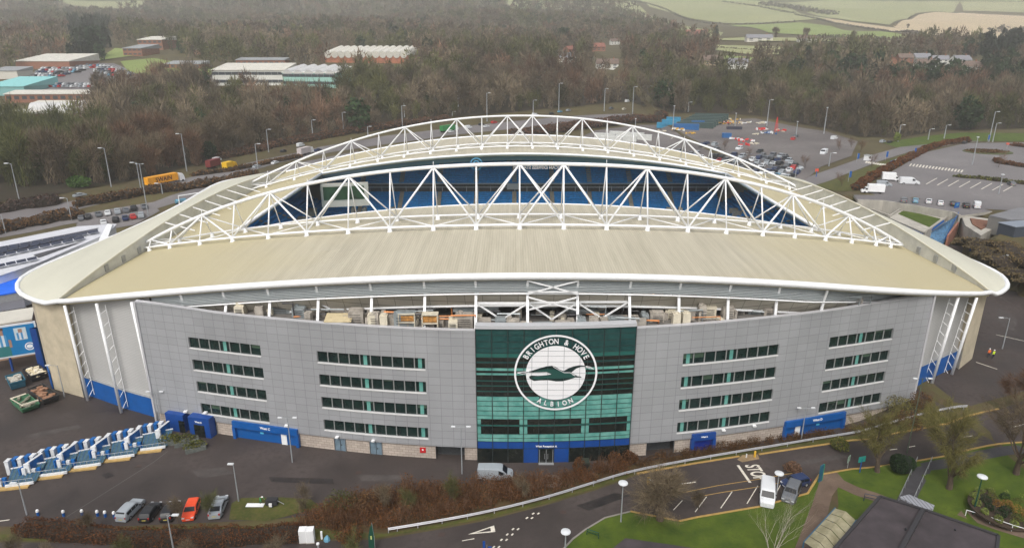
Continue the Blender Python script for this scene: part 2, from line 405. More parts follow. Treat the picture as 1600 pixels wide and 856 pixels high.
# ---- roof sheet with the opening over the pitch ----
OX0, OX1, OY0, OY1 = -57.5, 64.5, 137.3, 204.7
WXL, WXR = -77.5, 84.5
xs = sorted(set(lin(WXL, OX0, 7) + lin(OX0, OX1, 40) + lin(OX1, WXR, 7)))
def yback(x): return 342 - YE(x)
def rows(x):
    a = YE(x); b = yback(x)
    return lin(a, OY0, 8) + lin(OY0, OY1, 9)[1:-1] + lin(OY1, b, 8)
def zroof(x, y):
    e = YE(x); q = 0.0
    if y < 120: q = ((120 - y) / (120 - e)) ** 2 * 0.35
    return zr(x) - q
R = [[(x, y, zroof(x, y)) for y in rows(x)] for x in xs]
mb = MB(); nr = len(R[0]); base = 0
for col in R: mb.v += col
for i in range(len(xs) - 1):
    for j in range(nr - 1):
        if OX0 - .01 <= xs[i] and xs[i+1] <= OX1 + .01 and 7 <= j < nr - 8: continue
        mb.f.append((i*nr + j, (i+1)*nr + j, (i+1)*nr + j + 1, i*nr + j + 1)); mb.m.append(0)
roof = sbuild(mb, 'roof', ROOF)
mo = roof.modifiers.new('thick', 'SOLIDIFY'); mo.thickness = 0.5; mo.offset = -1 if roof.data.polygons[0].normal.z > 0 else 1
# white beam round the opening
mb = MB()
for y in (OY0, OY1): mb.tube([(x, y, zr(x) + .1) for x in lin(OX0, OX1, 40)], .38 if y == OY1 else .16, 6)
for x in (OX0, OX1): mb.tube([(x, y, zr(x) + .1) for y in (OY0, OY1)], .42, 6)
sbuild(mb, 'opening_edge_beam', WHITE, roof, smooth=True)
# dark fascia and lighting gantry hanging under the far inner edge
mb = MB(); mb.loft([[(x, OY1 + .2, zr(x) - .3), (x, OY1 + 1.2, zr(x) - 2.0)] for x in lin(OX0, OX1, 40)])
sbuild(mb, 'gutter_fascia', mat('teal_fascia', (0.10, 0.16, 0.19), .5), roof)
# ---- white rim ----
_tip = [(-77.5, 108.7), (-80, 109.6), (-82.5, 110.8), (-85, 112.4), (-87.5, 114.3), (-89.8, 116.7), (-91.8, 119.6), (-93.3, 122.8), (-94.0, 126.5), (-94.1, 131), (-93.2, 142), (-92, 155), (-91.5, 171)]
def rimz(x): return max(17.9, zr(x))
rim_left = [(a, b, rimz(a)) for a, b in _tip][::-1]
rim_right = [(7 - a + 0.2 - 6.5, b, rimz(a)) for a, b in _tip]
xs_e = lin(-77.0, 84.2, 60)
near_rim = [(x, y, z) for x, y, z in rim_left] + [(x, YE(x), zr(x) - .2) for x in xs_e[1:-1]] + [(84.5 + (-77.5 - a) * .61, (YE(84.5) + (b - 108.7) * (131 - YE(84.5)) / 22.3) if b < 131 else b, rimz(a)) for a, b in _tip]
far_rim = [(x, 342 - y, z) for x, y, z in near_rim]
loop = near_rim + far_rim[::-1][1:-1]
mb = MB(); rings = []
for i, p in enumerate(loop + [loop[0]]):
    a = Vector(loop[(i - 1) % len(loop)]); b = Vector(loop[(i + 1) % len(loop)]); d = (b - a); d.z = 0; d.normalize(); n = Vector((d.y, -d.x, 0))
    p = Vector(p); ring = []; rk = .54 - .12 * ss(60, 85, abs(p.x))
    for t in range(12):
        th = 2 * math.pi * t / 12; ring.append(p + n * (math.cos(th) * rk) + Vector((0, 0, math.sin(th) * rk * .95)))
    rings.append(ring)
mb.loft(rings, closed=True)
sbuild(mb, 'roof_rim', WHITE, smooth=True)
# ---- raised end roofs with inner parapet wall ----
PARA = mat('parapet_grey', (0.55, 0.55, 0.51), .7, var=0.12, scale=0.4)
for sgn, xr in ((-1, WXL), (1, WXR)):
    tip = [(x, y, z) for x, y, z in near_rim if (x < -76.9 if sgn < 0 else x > 84.0)]
    if sgn < 0: tip = tip[::-1]
    outer = tip + [(x, 342 - y, z) for x, y, z in tip[::-1][1:]]
    outer = resample(outer, 5.0); n = len(outer)
    ridge = []; RY0 = YE(xr) + .25
    for i, p in enumerate(outer):
        t = i / (n - 1); y = RY0 + (342 - 2 * RY0) * t
        ridge.append(Vector((xr, y, zr(xr) + .15 + 4.3 * math.sin(math.pi * t) ** .85)))
    rings = []
    for a, b in zip(outer, ridge):
        r = []
        for k in range(9):
            t = k / 8; p = a.lerp(b, t); p.z += math.sin(math.pi * t) * .7 * min(1, (b.z - zr(xr)) / 2); r.append(p)
        rings.append(r)
    mb = MB(); mb.loft(rings); w = sbuild(mb, 'end_roof', ROOFW, smooth=True)
    mb = MB(); mb.loft([[Vector((p.x + .02, p.y, p.z)), Vector((p.x + .02, p.y, zr(xr) - .6))] for p in ridge])
    pw = sbuild(mb, 'parapet_wall', PARA, w)
    mb = MB(); mb.tube([p + Vector((0, 0, .05)) for p in ridge], .2, 6); sbuild(mb, 'coping', mat('coping', (.6, .58, .48), .6), pw)
    # roof hatches / vents set in the parapet, short white stays between arch and parapet
    mb = MB()
    for yy in (124, 130, 136): sbuild(MB().box((xr - sgn * .1, yy, zr(xr) + 1.0), (.25, 1.1, 1.2)), 'vent', GREYM, pw)
    for yy in (148, 155, 162, 169, 176, 183, 190):
        mb = MB(); t = (yy - RY0) / (342 - 2 * RY0)
        mb.beam((xr, yy, zr(xr) + 2.2 + 2.0 * math.sin(math.pi * t)), (xr - sgn * 6.5, yy, zr(xr - sgn * 6.5) + .4), .22, .22)
        sbuild(mb, 'roof_stay', WHITE, w)
# ---- arched trusses ----
def truss(px_nodes, ybase, sgn, top_even):
    """sgn +1: truss on the facade side (its plan bows to -Y), -1: the opposite one"""
    T = tag(bpy.data.objects.new('arch_truss', None)); COL.objects.link(T); T.parent = STAD
    B = Vector((3.5, 171, 0)); nodes = []
    def yc(x):
        u = (x - 2.5) / 83.0; return ybase + sgn * 22.5 * u * u
    for px in px_nodes:
        x = (px - 800) / FPX * 130
        for _ in range(40):
            y = yc(x); D = y * CP + (60 - zr(x) - .7) * SP; x = .5 * x + .5 * (px - 800) / FPX * D
        nodes.append(x)
    n = len(nodes); F, Bk, Tp = [], [], []
    xc = (nodes[n//2 - 1] + nodes[n//2]) / 2
    for i, x in enumerate(nodes):
        u = (x - xc) / ((nodes[-1] - xc) if x > xc else (xc - nodes[0])); au = abs(u)
        wd = 1.2 + 6.8 * (1 - au ** 5)
        h = (10.1 if sgn > 0 else 8.8) * (1 - au ** 2.5)
        y = yc(x); z = zr(x) + .75
        F.append(Vector((x, y, z))); Bk.append(Vector((x, y + sgn * wd, z))); Tp.append(Vector((x, y + sgn * wd * .45, z + h + .1)))
    def part(name, mb): return sbuild(mb, name, WHITE, T, smooth=True)
    def curve(P):
        out = []
        for i in range(len(P) - 1):
            p0 = P[max(i - 1, 0)]; p1 = P[i]; p2 = P[i + 1]; p3 = P[min(i + 2, len(P) - 1)]
            for k in range(3):
                t = k / 3; out.append(.5 * ((2 * p1) + (p2 - p0) * t + (2 * p0 - 5 * p1 + 4 * p2 - p3) * t * t + (3 * p1 - p0 - 3 * p2 + p3) * t ** 3))
        return out + [P[-1]]
    part('top_chord', MB().tube(curve(Tp), .33 if sgn > 0 else .30, 10))
    part('bottom_chord', MB().tube(curve(F), .22, 8)); part('bottom_chord', MB().tube(curve(Bk), .19, 8))
    for i in range(1, n - 1):
        for Q in (F, Bk):
            if (Tp[i] - Q[i]).length > .8: part('vertical_strut', MB().tube([Q[i], Tp[i]], .15 if Q is F else .11, 6))
            part('bearing_foot', MB().tube([(Q[i].x, Q[i].y, zr(Q[i].x) - .1), (Q[i].x, Q[i].y, zr(Q[i].x) + .12), Q[i] + Vector((0, 0, .1))], [.62, .42, .36], 8))
        if i in top_even:
            for j in (i - 1, i + 1):
                part('diagonal_brace', MB().tube([Tp[i], F[j]], .19, 6))
                part('diagonal_brace', MB().tube([Tp[i], Bk[j]], .14, 6))
    for i in range(n - 1):
        a, b = (F[i], Bk[i+1]) if i % 2 else (Bk[i], F[i+1])
        part('lacing_bar', MB().tube([a, b], .11, 5))
    mb = MB()
    for k in (3, 6, 9, 13, 16, 19):
        if k < n: mb.tube([Tp[k], Tp[k] + Vector((0, 0, 1.0))], .06, 4)
    part('lightning_rod', mb)
    return Tp, F, Bk
PXN = [212, 233, 265, 312, 363, 419, 479, 544, 609, 677, 744, 812, 881, 948, 1012, 1075, 1135, 1192, 1242, 1290, 1331, 1369, 1392, 1411]
even_n = [i for i, p in enumerate(PXN) if p in (233, 312, 419, 544, 677, 812, 881, 1012, 1135, 1242, 1331, 1392)]
TN, FN, BN = truss(PXN, 117.5, 1, even_n)
PXF = [354, 366, 390, 424, 469, 512, 555, 597, 637, 677, 716, 754, 793, 831, 869, 907, 945, 984, 1023, 1063, 1104, 1145, 1189, 1228, 1247, 1257]
even_f = [i for i, p in enumerate(PXF) if p in (366, 424, 512, 597, 677, 754, 831, 907, 984, 1063, 1145, 1228, 793 * 0)]
even_f = [PXF.index(p) for p in (390, 469, 555, 637, 716, 793, 831, 907, 984, 1063, 1145, 1228)]
TF, FF, BF = truss(PXF, 224.5, -1, even_f)
# round emblem and lettering on the top chord
def letters(body, size, m, name='lettering', ext=.03, align='CENTER'):
    cu = bpy.data.curves.new(name, 'FONT'); cu.body = body; cu.size = size; cu.extrude = ext; cu.align_x = align; cu.align_y = 'CENTER'; cu.offset = 0.02 * size
    o = bpy.data.objects.new(name, cu); COL.objects.link(o); dg = bpy.context.evaluated_depsgraph_get()
    me = bpy.data.meshes.new_from_object(o.evaluated_get(dg)); me.name = name; bpy.data.objects.remove(o)
    me.materials.clear(); me.materials.append(m); n = bpy.data.objects.new(name, me); COL.objects.link(n); return n
def stand_up(o, loc, rz=0.0, parent=STAD, tilt=0.0):
    o.rotation_euler = (math.pi / 2 + tilt, 0, rz); o.location = Vector(loc) - (Vector((3.5, 171, 0)) if parent is not None else Vector()); o.parent = parent
p = TN[10]
mb = MB()
for r0, r1, m in ((0.95, 1.1, 0), (.45, .6, 0)):
    mb.loft([[(math.cos(t) * r, math.sin(t) * r, dz) for r, dz in ((r0, 0), (r1, 0), (r1, .08), (r0, .08))] for t in lin(0, 2 * math.pi, 33)], m, closed=True)
e = mb.build('round_emblem', mat('sky_blue', (.08, .3, .5), .5)); stand_up(e, (p.x, p.y + .45, p.z + .1))
o = letters('AMERICAN EXPRESS STADIUM', .75, WHITE, 'roof_lettering'); p = TN[12]; stand_up(o, ((TN[11].x + TN[12].x) / 2, p.y + .6, p.z - .75), math.pi)
# ---- facade with openings ----
WINS = []   # x0, x1, sill, lintel
for k, z in enumerate((15.1, 11.3, 7.5, 3.6)):
    WINS += [(-50.4 + .1 * k, -38.1, z, z + 1.85), (-29.0, -12.6, z, z + 1.85), (25.2, 40.6, z, z + 1.85), (49.4, 61.2, z, z + 1.85)]
GX0, GX1 = -5.2, 17.8
DOORS = [(-44.6, -33.4, 0, 3.1, 'blue'), (-27.6, -25.8, 0, 2.35, 'steel'), (-21.9, -20.0, 0, 2.35, 'steel'), (-11.6, -7.2, 0, 2.35, 'garage'), (20.6, 25.0, 0, 2.35, 'garage'), (27.8, 31.4, 0, 3.1, 'navy'), (43.4, 54.6, 0, 3.1, 'blue'), (-56.6, -47.8, 0, 3.1, 'entry')]
PL = 2.4; FTOP = 21.4
def ftop(x):
    return FTOP + .5 * ss(48, 66, x) + .5 * ss(42, 58, -x)
bx = sorted(set([round(v, 3) for v in [XL, XR, GX0, GX1] + [w[0] for w in WINS] + [w[1] for w in WINS] + [d[0] for d in DOORS] + [d[1] for d in DOORS]]))
xs = []
for a, b in zip(bx[:-1], bx[1:]):
    n = max(1, int((b - a) / 1.2)); xs += [a + (b - a) * k / n for k in range(n)]
xs.append(bx[-1])
bz = sorted(set([PL, 3.1] + [w[2] for w in WINS] + [w[3] for w in WINS])) + [FTOP]
mb = MB(); pb = MB(); plast = None
for a, b in zip(xs[:-1], xs[1:]):
    c = (a + b) / 2
    if GX0 < c < GX1: continue
    for z0, z1 in zip(bz[:-1], bz[1:]):
        m = (z0 + z1) / 2
        if any(w[0] < c < w[1] and w[2] < m < w[3] for w in WINS): continue
        if any(d[0] < c < d[1] and m < d[3] for d in DOORS): continue
        t0, t1 = (ftop(a), ftop(b)) if z1 == FTOP else (z1, z1)
        mb.face([(a, FY(a), z0), (b, FY(b), z0), (b, FY(b), t1), (a, FY(a), t0)])
    if not any(d[0] < c < d[1] for d in DOORS):
        if plast is not None and abs(plast - a) > .01: sbuild(pb, 'plinth_wall', BLOCK, fix=False); pb = MB()
        plast = b
        pb.face([(a, FY(a) + .3, -1), (b, FY(b) + .3, -1), (b, FY(b) + .3, PL), (a, FY(a) + .3, PL)])
        mb.face([(a, FY(a), PL), (b, FY(b), PL), (b, FY(b) + .4, PL), (a, FY(a) + .4, PL)])
# parapet top, returns at the two ends and beside the glass
for seg in ((XL, GX0), (GX1, XR)):
    q = [x for x in xs if seg[0] <= x <= seg[1]]
    mb.loft([[(x, FY(x) - .06, ftop(x) - .25), (x, FY(x) - .06, ftop(x) + .1), (x, FY(x) + .6, ftop(x) + .1), (x, FY(x) + .6, ftop(x) - 1.4)] for x in q])
for x in (XL, XR):
    mb.face([(x, FY(x), -1), (x, FY(x) + 3, -1), (x, FY(x) + 3, ftop(x)), (x, FY(x), ftop(x))])
for x in (GX0, GX1):
    mb.face([(x, FY(x) - .5, 2.4), (x, FY(x) + .5, 2.4), (x, FY(x) + .5, FTOP + .2), (x, FY(x) - .5, FTOP + .2)])
for w in WINS + [d[:4] for d in DOORS]:
    q = [x for x in xs if w[0] - .01 <= x <= w[1] + .01]; dp = .4
    for z in (w[2], w[3]):
        mb.loft([[(x, FY(x), z), (x, FY(x) + dp, z)] for x in q])
    for x in (w[0], w[1]): mb.face([(x, FY(x), w[2]), (x, FY(x) + dp, w[2]), (x, FY(x) + dp, w[3]), (x, FY(x), w[3])])
sbuild(mb, 'facade_wall', FACADE, fix=False); sbuild(pb, 'plinth_wall', BLOCK, fix=False)
mb = MB()
for x in (XL, XR): mb.beam((x, FY(x) - .1, 0), (x, FY(x) - .1, ftop(x)), .3, .3)
for seg in ((XL, GX0), (GX1, XR)): mb.loft([[(x, FY(x) - .1, ftop(x) + .1), (x, FY(x) + .65, ftop(x) + .16)] for x in xs if seg[0] <= x <= seg[1]])
sbuild(mb, 'parapet_trim', mat('trim_grey', (.5, .5, .52), .5, metal=.2))
MINT = mat('mint_glass', (0.07, 0.25, 0.22), 0.2, spec=.5, col2=(0.16, 0.38, 0.335), scale=.6)
FRAME = mat('window_frame', (0.30, 0.31, 0.31), .5, metal=.3)
BLIND = mat('blind', (0.05, 0.09, 0.06), .35, var=.3, scale=.8)
for w in WINS:
    q = lin(w[0], w[1], max(2, int((w[1] - w[0]) / 1.2)))
    W = sbuild(MB().loft([[(x, FY(x) + .32, w[2]), (x, FY(x) + .32, w[3])] for x in q]), 'window', GLASSD, fix=False)
    n = int(round((w[1] - w[0]) / 1.72)); mf = MB()
    for k in range(n + 1):
        x = w[0] + (w[1] - w[0]) * k / n
        mf.beam((x, FY(x) + .25, w[2]), (x, FY(x) + .25, w[3]), .14, .14)
    for z in (w[2] + .06, w[3] - .05): mf.loft([[(x, FY(x) + .22, z - .05), (x, FY(x) + .22, z + .05)] for x in q])
    sbuild(mf, 'mullions', FRAME, W)
    mf = MB(); mf.loft([[(x, FY(x) + .1, w[2] + .05), (x, FY(x) - .12, w[2] + .04), (x, FY(x) - .12, w[2] - .12), (x, FY(x) + .01, w[2] - .12)] for x in q])
    sbuild(mf, 'sill', mat('sill', (.6, .6, .6), .5), W)
    ks = [int(n * .45)] + ([n - 1] if w[0] < 0 else [0]) if 10 < (w[1] - w[0]) and abs(w[0]) < 35 else [3]
    mf = MB()
    for k in ks:
        x = w[0] + (w[1] - w[0]) * (k + .5) / n; d = .28
        sbuild(MB().loft([[(v, FY(v) + .3, w[2] + .08), (v, FY(v) + .3, w[3] - .06)] for v in (x - d, x + d)]), 'mint_panel', MINT, W, fix=False)
    mf = MB(); rr = random.Random(int(w[0] * 10 + w[2] * 7))
    for k in range(n):
        if rr.random() < .22:
            a = w[0] + (w[1] - w[0]) * (k + .1) / n; b = w[0] + (w[1] - w[0]) * (k + .9) / n; hgt = rr.uniform(.3, 1.0)
            mf.loft([[(v, FY(v) + .305, w[3] - hgt), (v, FY(v) + .305, w[3] - .08)] for v in (a, b)])
    if mf.f: sbuild(mf, 'blind', BLIND, W, fix=False)
# glazed centre
rowsz = [(22.0, 21.0, 'd'), (21.0, 20.0, 'd'), (20.0, 19.0, 'd'), (19.0, 18.2, 'd'), (18.2, 17.5, 't'), (17.5, 16.9, 'k'), (16.9, 16.6, 'd'), (16.6, 15.9, 'k'), (15.9, 15.4, 'm'), (15.4, 15.1, 'k'), (15.1, 14.7, 'm'), (14.6, 13.9, 'k'),
         (13.9, 13.7, 't'), (13.7, 13.1, 'k'), (13.1, 12.9, 't'), (12.9, 12.2, 'k'), (12.2, 12.0, 't'), (12.0, 11.3, 'k'), (11.3, 10.5, 'm'), (10.5, 9.7, 'm'), (9.7, 8.9, 'm'), (8.9, 8.1, 'm'), (8.1, 7.5, 'm'), (7.5, 6.6, 'w'), (6.6, 6.3, 't'), (6.3, 5.0, 'w'), (5.0, 4.3, 'm'), (4.3, 3.7, 'm'), (3.7, 2.5, 'b'), (2.5, 0, 'g')]
CW = sbuild(MB().loft([[(x, FY(x) + .5, -.5), (x, FY(x) + .5, 22.0)] for x in lin(GX0, GX1, 20)]), 'curtain_wall', DARK, fix=False)
SPAN = mat('spandrel_glass', (0.009, 0.045, 0.046), 0.15, spec=.5, col2=(0.018, 0.075, 0.072), scale=.7)
TEAL = mat('teal_glass', (0.02, 0.11, 0.095), 0.15, spec=.6)
BLK = mat('black_glass', (0.004, 0.008, 0.009), 0.1, spec=.6, col2=(.02, .022, .018), scale=1.2)
ncol = 10; cols = lin(GX0, GX1, ncol + 1); rr = random.Random(3)
typ = {'d': SPAN, 't': TEAL, 'k': BLK, 'm': MINT, 'b': NAVY}
for z1, z0, t in rowsz:
    if t in typ:
        mb = MB()
        for a, b in zip(cols[:-1], cols[1:]): mb.loft([[(x, FY(x) - .25, z0), (x, FY(x) - .25, z1)] for x in (a, b)])
        sbuild(mb, {'d': 'spandrel_panel', 't': 'spandrel_panel', 'k': 'glass_band', 'm': 'mint_glass_band', 'b': 'fascia_band'}[t], typ[t], CW, fix=False)
    elif t == 'w':
        mb = MB()
        for k, (a, b) in enumerate(zip(cols[:-1], cols[1:])):
            segs = [(a, a + (b - a) * .25, 1), (a + (b - a) * .25, b, 0)] if k in (0, 3, 7) else ([(a, b - (b - a) * .25, 0), (b - (b - a) * .25, b, 1)] if k in (2, 6, 9) else [(a, b, 0)])
            for u, v, m in segs: mb.loft([[(x, FY(x) - .25, z0), (x, FY(x) - .25, z1)] for x in (u, v)], m)
        sbuild(mb, 'glass_band', [BLK, MINT], CW, fix=False)
    else:
        mb = MB()
        for k, (a, b) in enumerate(zip(cols[:-1], cols[1:])):
            m = 1 if k in (3, 5) else 0
            if k == 4: m = 2
            mb.loft([[(x, FY(x) - .25, z0), (x, FY(x) - .25, z1)] for x in (a, b)], m)
        sbuild(mb, 'ground_floor_glazing', [BLK, NAVY, DARK], CW, fix=False)
mb = MB()
for k, x in enumerate(cols): mb.beam((x, FY(x) - .32, 0), (x, FY(x) - .32, 22), .10, .10)
sbuild(mb, 'mullions', mat('dark_frame', (.02, .03, .03), .4), CW)
mb = MB()
for z1, z0, t in rowsz[:-1]:
    mb.loft([[(x, FY(x) - .30, z0 - .035), (x, FY(x) - .30, z0 + .035)] for x in lin(GX0, GX1, 14)])
sbuild(mb, 'transoms', MATS['dark_frame'], CW, fix=False)
mb = MB()
mb.loft([[(x, FY(x) - .5, 22.0), (x, FY(x) - .5, 22.5), (x, FY(x) + .8, 22.5), (x, FY(x) + .8, 22.0)] for x in lin(GX0, GX1, 14)], closed=True, cap=True)
sbuild(mb, 'top_capping', mat('cap_grey', (.45, .46, .48), .5), CW)
# entrance doors
mb = MB(); xd = (cols[4] + cols[5]) / 2
mb.box((xd, FY(xd) - .3, 1.2), (2.0, .1, 2.35)); dd = sbuild(mb, 'door', BLK, CW)
mb = MB()
for dx in (-1, 0, 1): mb.box((xd + dx, FY(xd) - .38, 1.2), (.07, .06, 2.3))
for dx in (-.25, .25): mb.box((xd + dx, FY(xd) - .42, 1.2), (.05, .05, .9))
mb.box((xd, FY(xd) - .6, .04), (2.3, .6, .08)); sbuild(mb, 'handle', GREYM, dd)
o = letters('West Reception A', .42, WHITE, 'door_sign'); stand_up(o, (xd, FY(xd) - .42, 2.95))
# ---- crest on the glass ----
BX = (GX0 + GX1) / 2; BZ = 15.15; BY = FY(BX) - .55
CRW = mat('crest_white', (.78, .78, .80), .5)
CREST = sbuild(MB().loft([[(BX + math.sin(t) * r, BY - .02, BZ + math.cos(t) * r) for r in (5.72, 6.0)] for t in lin(0, 2 * math.pi, 65)]), 'crest', CRW, fix=False)
mb = MB(); mb.face([(BX + math.sin(t) * 4.3, BY, BZ + math.cos(t) * 4.3) for t in lin(0, 2 * math.pi, 65)[:-1]][::-1])
sbuild(mb, 'crest_disc', CRW, CREST, fix=False)
def arc_text(txt, r, a0, a1, size, flip=False):
    n = len(txt)
    for i, ch in enumerate(txt):
        if ch == ' ': continue
        a = math.radians(a0 + (a1 - a0) * i / (n - 1)); o = letters(ch, size, CRW, 'crest_letter', .02)
        x = BX + math.sin(a) * r; z = BZ + math.cos(a) * r
        o.parent = CREST; R = Matrix.Rotation(math.pi / 2, 4, 'X') @ Matrix.Rotation(-(a if not flip else a - math.pi), 4, 'Z') @ Matrix.Diagonal((.8, 1, 1, 1))
        o.matrix_local = Matrix.Translation(Vector((x - 3.5, BY - .05 - 171, z))) @ R
arc_text('BRIGHTON & HOVE', 4.98, -59, 59, 1.16)
arc_text('ALBION', 5.02, 207, 153, 1.08, True)
# flying gull silhouette in dark green glass colours, from wing tip to beak (crest coordinates, metres)
def crest_poly(pts, name, m, dy, s=.0123):
    q = [(BX + (x - 465) * s * 1.245, BY - dy, BZ - (y - 453) * s * 1.40) for x, y in pts]
    mb = MB(); mb.face(q); o = sbuild(mb, name, m, CREST); return o
GULL = mat('gull_dark', (.006, .02, .02), .4); GULLT = mat('gull_teal', (.015, .07, .06), .4)
crest_poly([(103, 447), (150, 458), (215, 445), (290, 445), (380, 443), (425, 462), (380, 470), (300, 476), (235, 473), (213, 484), (222, 505), (262, 524), (320, 518), (400, 517), (470, 528), (530, 527), (600, 510), (650, 492), (690, 492), (712, 494), (700, 482), (672, 480), (640, 462), (612, 446), (655, 410), (700, 392), (745, 392), (820, 412), (790, 398), (740, 384), (690, 379), (630, 389), (580, 408), (540, 432), (500, 418), (460, 392), (425, 384), (380, 388), (300, 410), (225, 434), (150, 441)], 'crest_gull', GULL, .03)
crest_poly([(240, 448), (300, 428), (380, 414), (450, 416), (540, 442), (600, 446), (650, 478), (640, 492), (560, 498), (470, 503), (380, 500), (300, 510), (240, 500), (260, 482), (380, 474), (430, 462), (380, 440), (300, 440)], 'crest_gull_body', GULLT, .045)
mb = MB()
for k, (x, y) in enumerate([(540, 438), (103, 447)]): pass
mb.tube([(BX + (x - 465) * .0123 * 1.245, BY - .06, BZ - (y - 453) * .0123 * 1.4) for x, y in [(440, 392), (500, 425), (545, 446), (600, 446), (650, 475), (625, 466)]], .04, 4)
mb.tube([(BX + (x - 465) * .0123 * 1.245, BY - .06, BZ - (y - 453) * .0123 * 1.4) for x, y in [(103, 447), (150, 441), (215, 436)]], .05, 4)
mb.tube([(BX + (x - 465) * .0123 * 1.245, BY - .06, BZ - (y - 453) * .0123 * 1.4) for x, y in [(103, 447), (150, 459), (215, 449)]], .05, 4)
mb.tube([(BX + (x - 465) * .0123 * 1.245, BY - .06, BZ - (y - 453) * .0123 * 1.4) for x, y in [(745, 386), (790, 396), (822, 413), (780, 405), (745, 396)]], .05, 4)
sbuild(mb, 'crest_outline', CRW, CREST)
mb = MB()
for dx in (-3.45, -1.15, 1.15, 3.45):
    hh = math.sqrt(4.3 ** 2 - dx * dx); mb.box((BX + dx, BY - .02, BZ), (.05, .02, hh * 2))
for dz in (-3.6, -2.7, -1.8, -.9, .0, .9, 1.8, 2.7, 3.5):
    hh = math.sqrt(4.3 ** 2 - dz * dz); mb.box((BX, BY - .02, BZ + dz), (hh * 2, .018, .035))
sbuild(mb, 'crest_joints', mat('joint', (.2, .22, .24), .5), CREST)
# doors of the facade
for x0, x1, z0, z1, k in DOORS:
    c = (x0 + x1) / 2; rz = math.atan2(FY(x1) - FY(x0), x1 - x0); Lw = x1 - x0
    def loc(u, d, z): return (c + math.cos(rz) * u + math.sin(rz) * d, (FY(x0) + FY(x1)) / 2 + math.sin(rz) * u - math.cos(rz) * d, z)
    if k in ('blue', 'navy'):
        m = BLUE if k == 'blue' else NAVY
        mb = MB(); mb.box(loc(0, .15, 2.65), (Lw + .3, .5, 1.1), rz); mb.box(loc(-Lw/2, .15, 1.1), (.5, .5, 2.2), rz); mb.box(loc(Lw/2, .15, 1.1), (.5, .5, 2.2), rz)
        D = sbuild(mb, 'door_surround', m)
        mb = MB(); mb.box(loc(0, -.15, 1.05), (Lw - .4, .1, 2.1), rz)
        sh = sbuild(mb, 'roller_shutter', mat('shutter_' + k, (0, .08, .30) if k == 'blue' else (.004, .02, .2), .5), D)
        if k == 'blue':
            sd_ = 1
            mb = MB(); mb.box(loc(Lw * (.28 if c < 0 else -.28), .02, 1.0), (.95, .1, 2.0), rz); sbuild(mb, 'door', WHITE, D)
            o = letters('West C' if c < 0 else 'West D', .55, WHITE, 'door_sign'); stand_up(o, loc(.2, .43, 2.7), rz)
            mb = MB(); mb.box(loc(-.8 if c < 0 else .8, -.05, 1.5), (.6, .05, .3), rz); sbuild(mb, 'sign', mat('cyan_sign', (.1, .5, .75), .5), D)
        else:
            o = letters('West 2', .35, WHITE, 'door_sign'); stand_up(o, loc(0, .43, 2.7), rz)
    elif k == 'steel':
        mb = MB(); mb.box(loc(0, -.3, 1.15), (Lw, .1, 2.3), rz); D = sbuild(mb, 'steel_double_door', mat('blue_grey_door', (.14, .20, .25), .5, var=.2, scale=2))
        mb = MB(); mb.box(loc(0, -.22, 1.15), (.05, .06, 2.2), rz); mb.box(loc(.2, -.2, 1.1), (.12, .06, .2), rz); sbuild(mb, 'handle', DARK, D)
        mb = MB(); mb.box(loc(-.2, .3, 2.75), (.5, .5, .18), rz); sbuild(mb, 'lamp', WHITE, D)
    elif k == 'garage':
        mb = MB(); mb.box(loc(0, -1.6, 1.1), (Lw, .1, 2.5), rz); mb.box(loc(0, -.9, 2.38), (Lw, 1.5, .05), rz); sbuild(mb, 'garage_shutter', mat('dark_shutter', (.05, .055, .06), .5, var=.2, scale=3))
    else:
        mb = MB(); mb.box(loc(-2.6, 0, 1.6), (3.4, 1.8, 3.2), rz); mb.box(loc(2.4, .6, 1.75), (3.9, 1.4, 3.5), rz)
        D = sbuild(mb, 'entrance_block', NAVY)
        mb = MB(); mb.box(loc(-1.3, .95, 1.1), (1.0, .1, 2.2), rz); mb.box(loc(2.4, 1.35, 1.1), (1.9, .1, 2.2), rz); sbuild(mb, 'door', BLK, D)
        o = letters('West B', .4, WHITE, 'door_sign'); stand_up(o, loc(2.4, 1.38, 2.75), rz)
mb = MB(); mb.box((-13.6, FY(-13.6) + .24, 1.4), (.9, .08, .9)); rb = sbuild(mb, 'alarm_box', mat('red_paint', (.5, .01, .015), .5))
mb = MB(); mb.box((-13.6, FY(-13.6) + .18, 1.5), (.25, .05, .25)); sbuild(mb, 'badge', WHITE, rb)
for x, z in ((-41.5, 6.4), (-3.0, 0)): pass
for px, x, z in ((0, -35.2, 2.9 + .8), (0, -49.3, 4.0), (0, -53, 3.6), (0, 32.8, 3.4), (0, 38.0, 3.4)):
    mb = MB(); mb.box((x, FY(x) - .25, z), (.55, .5, .22)); sbuild(mb, 'wall_lamp', WHITE)
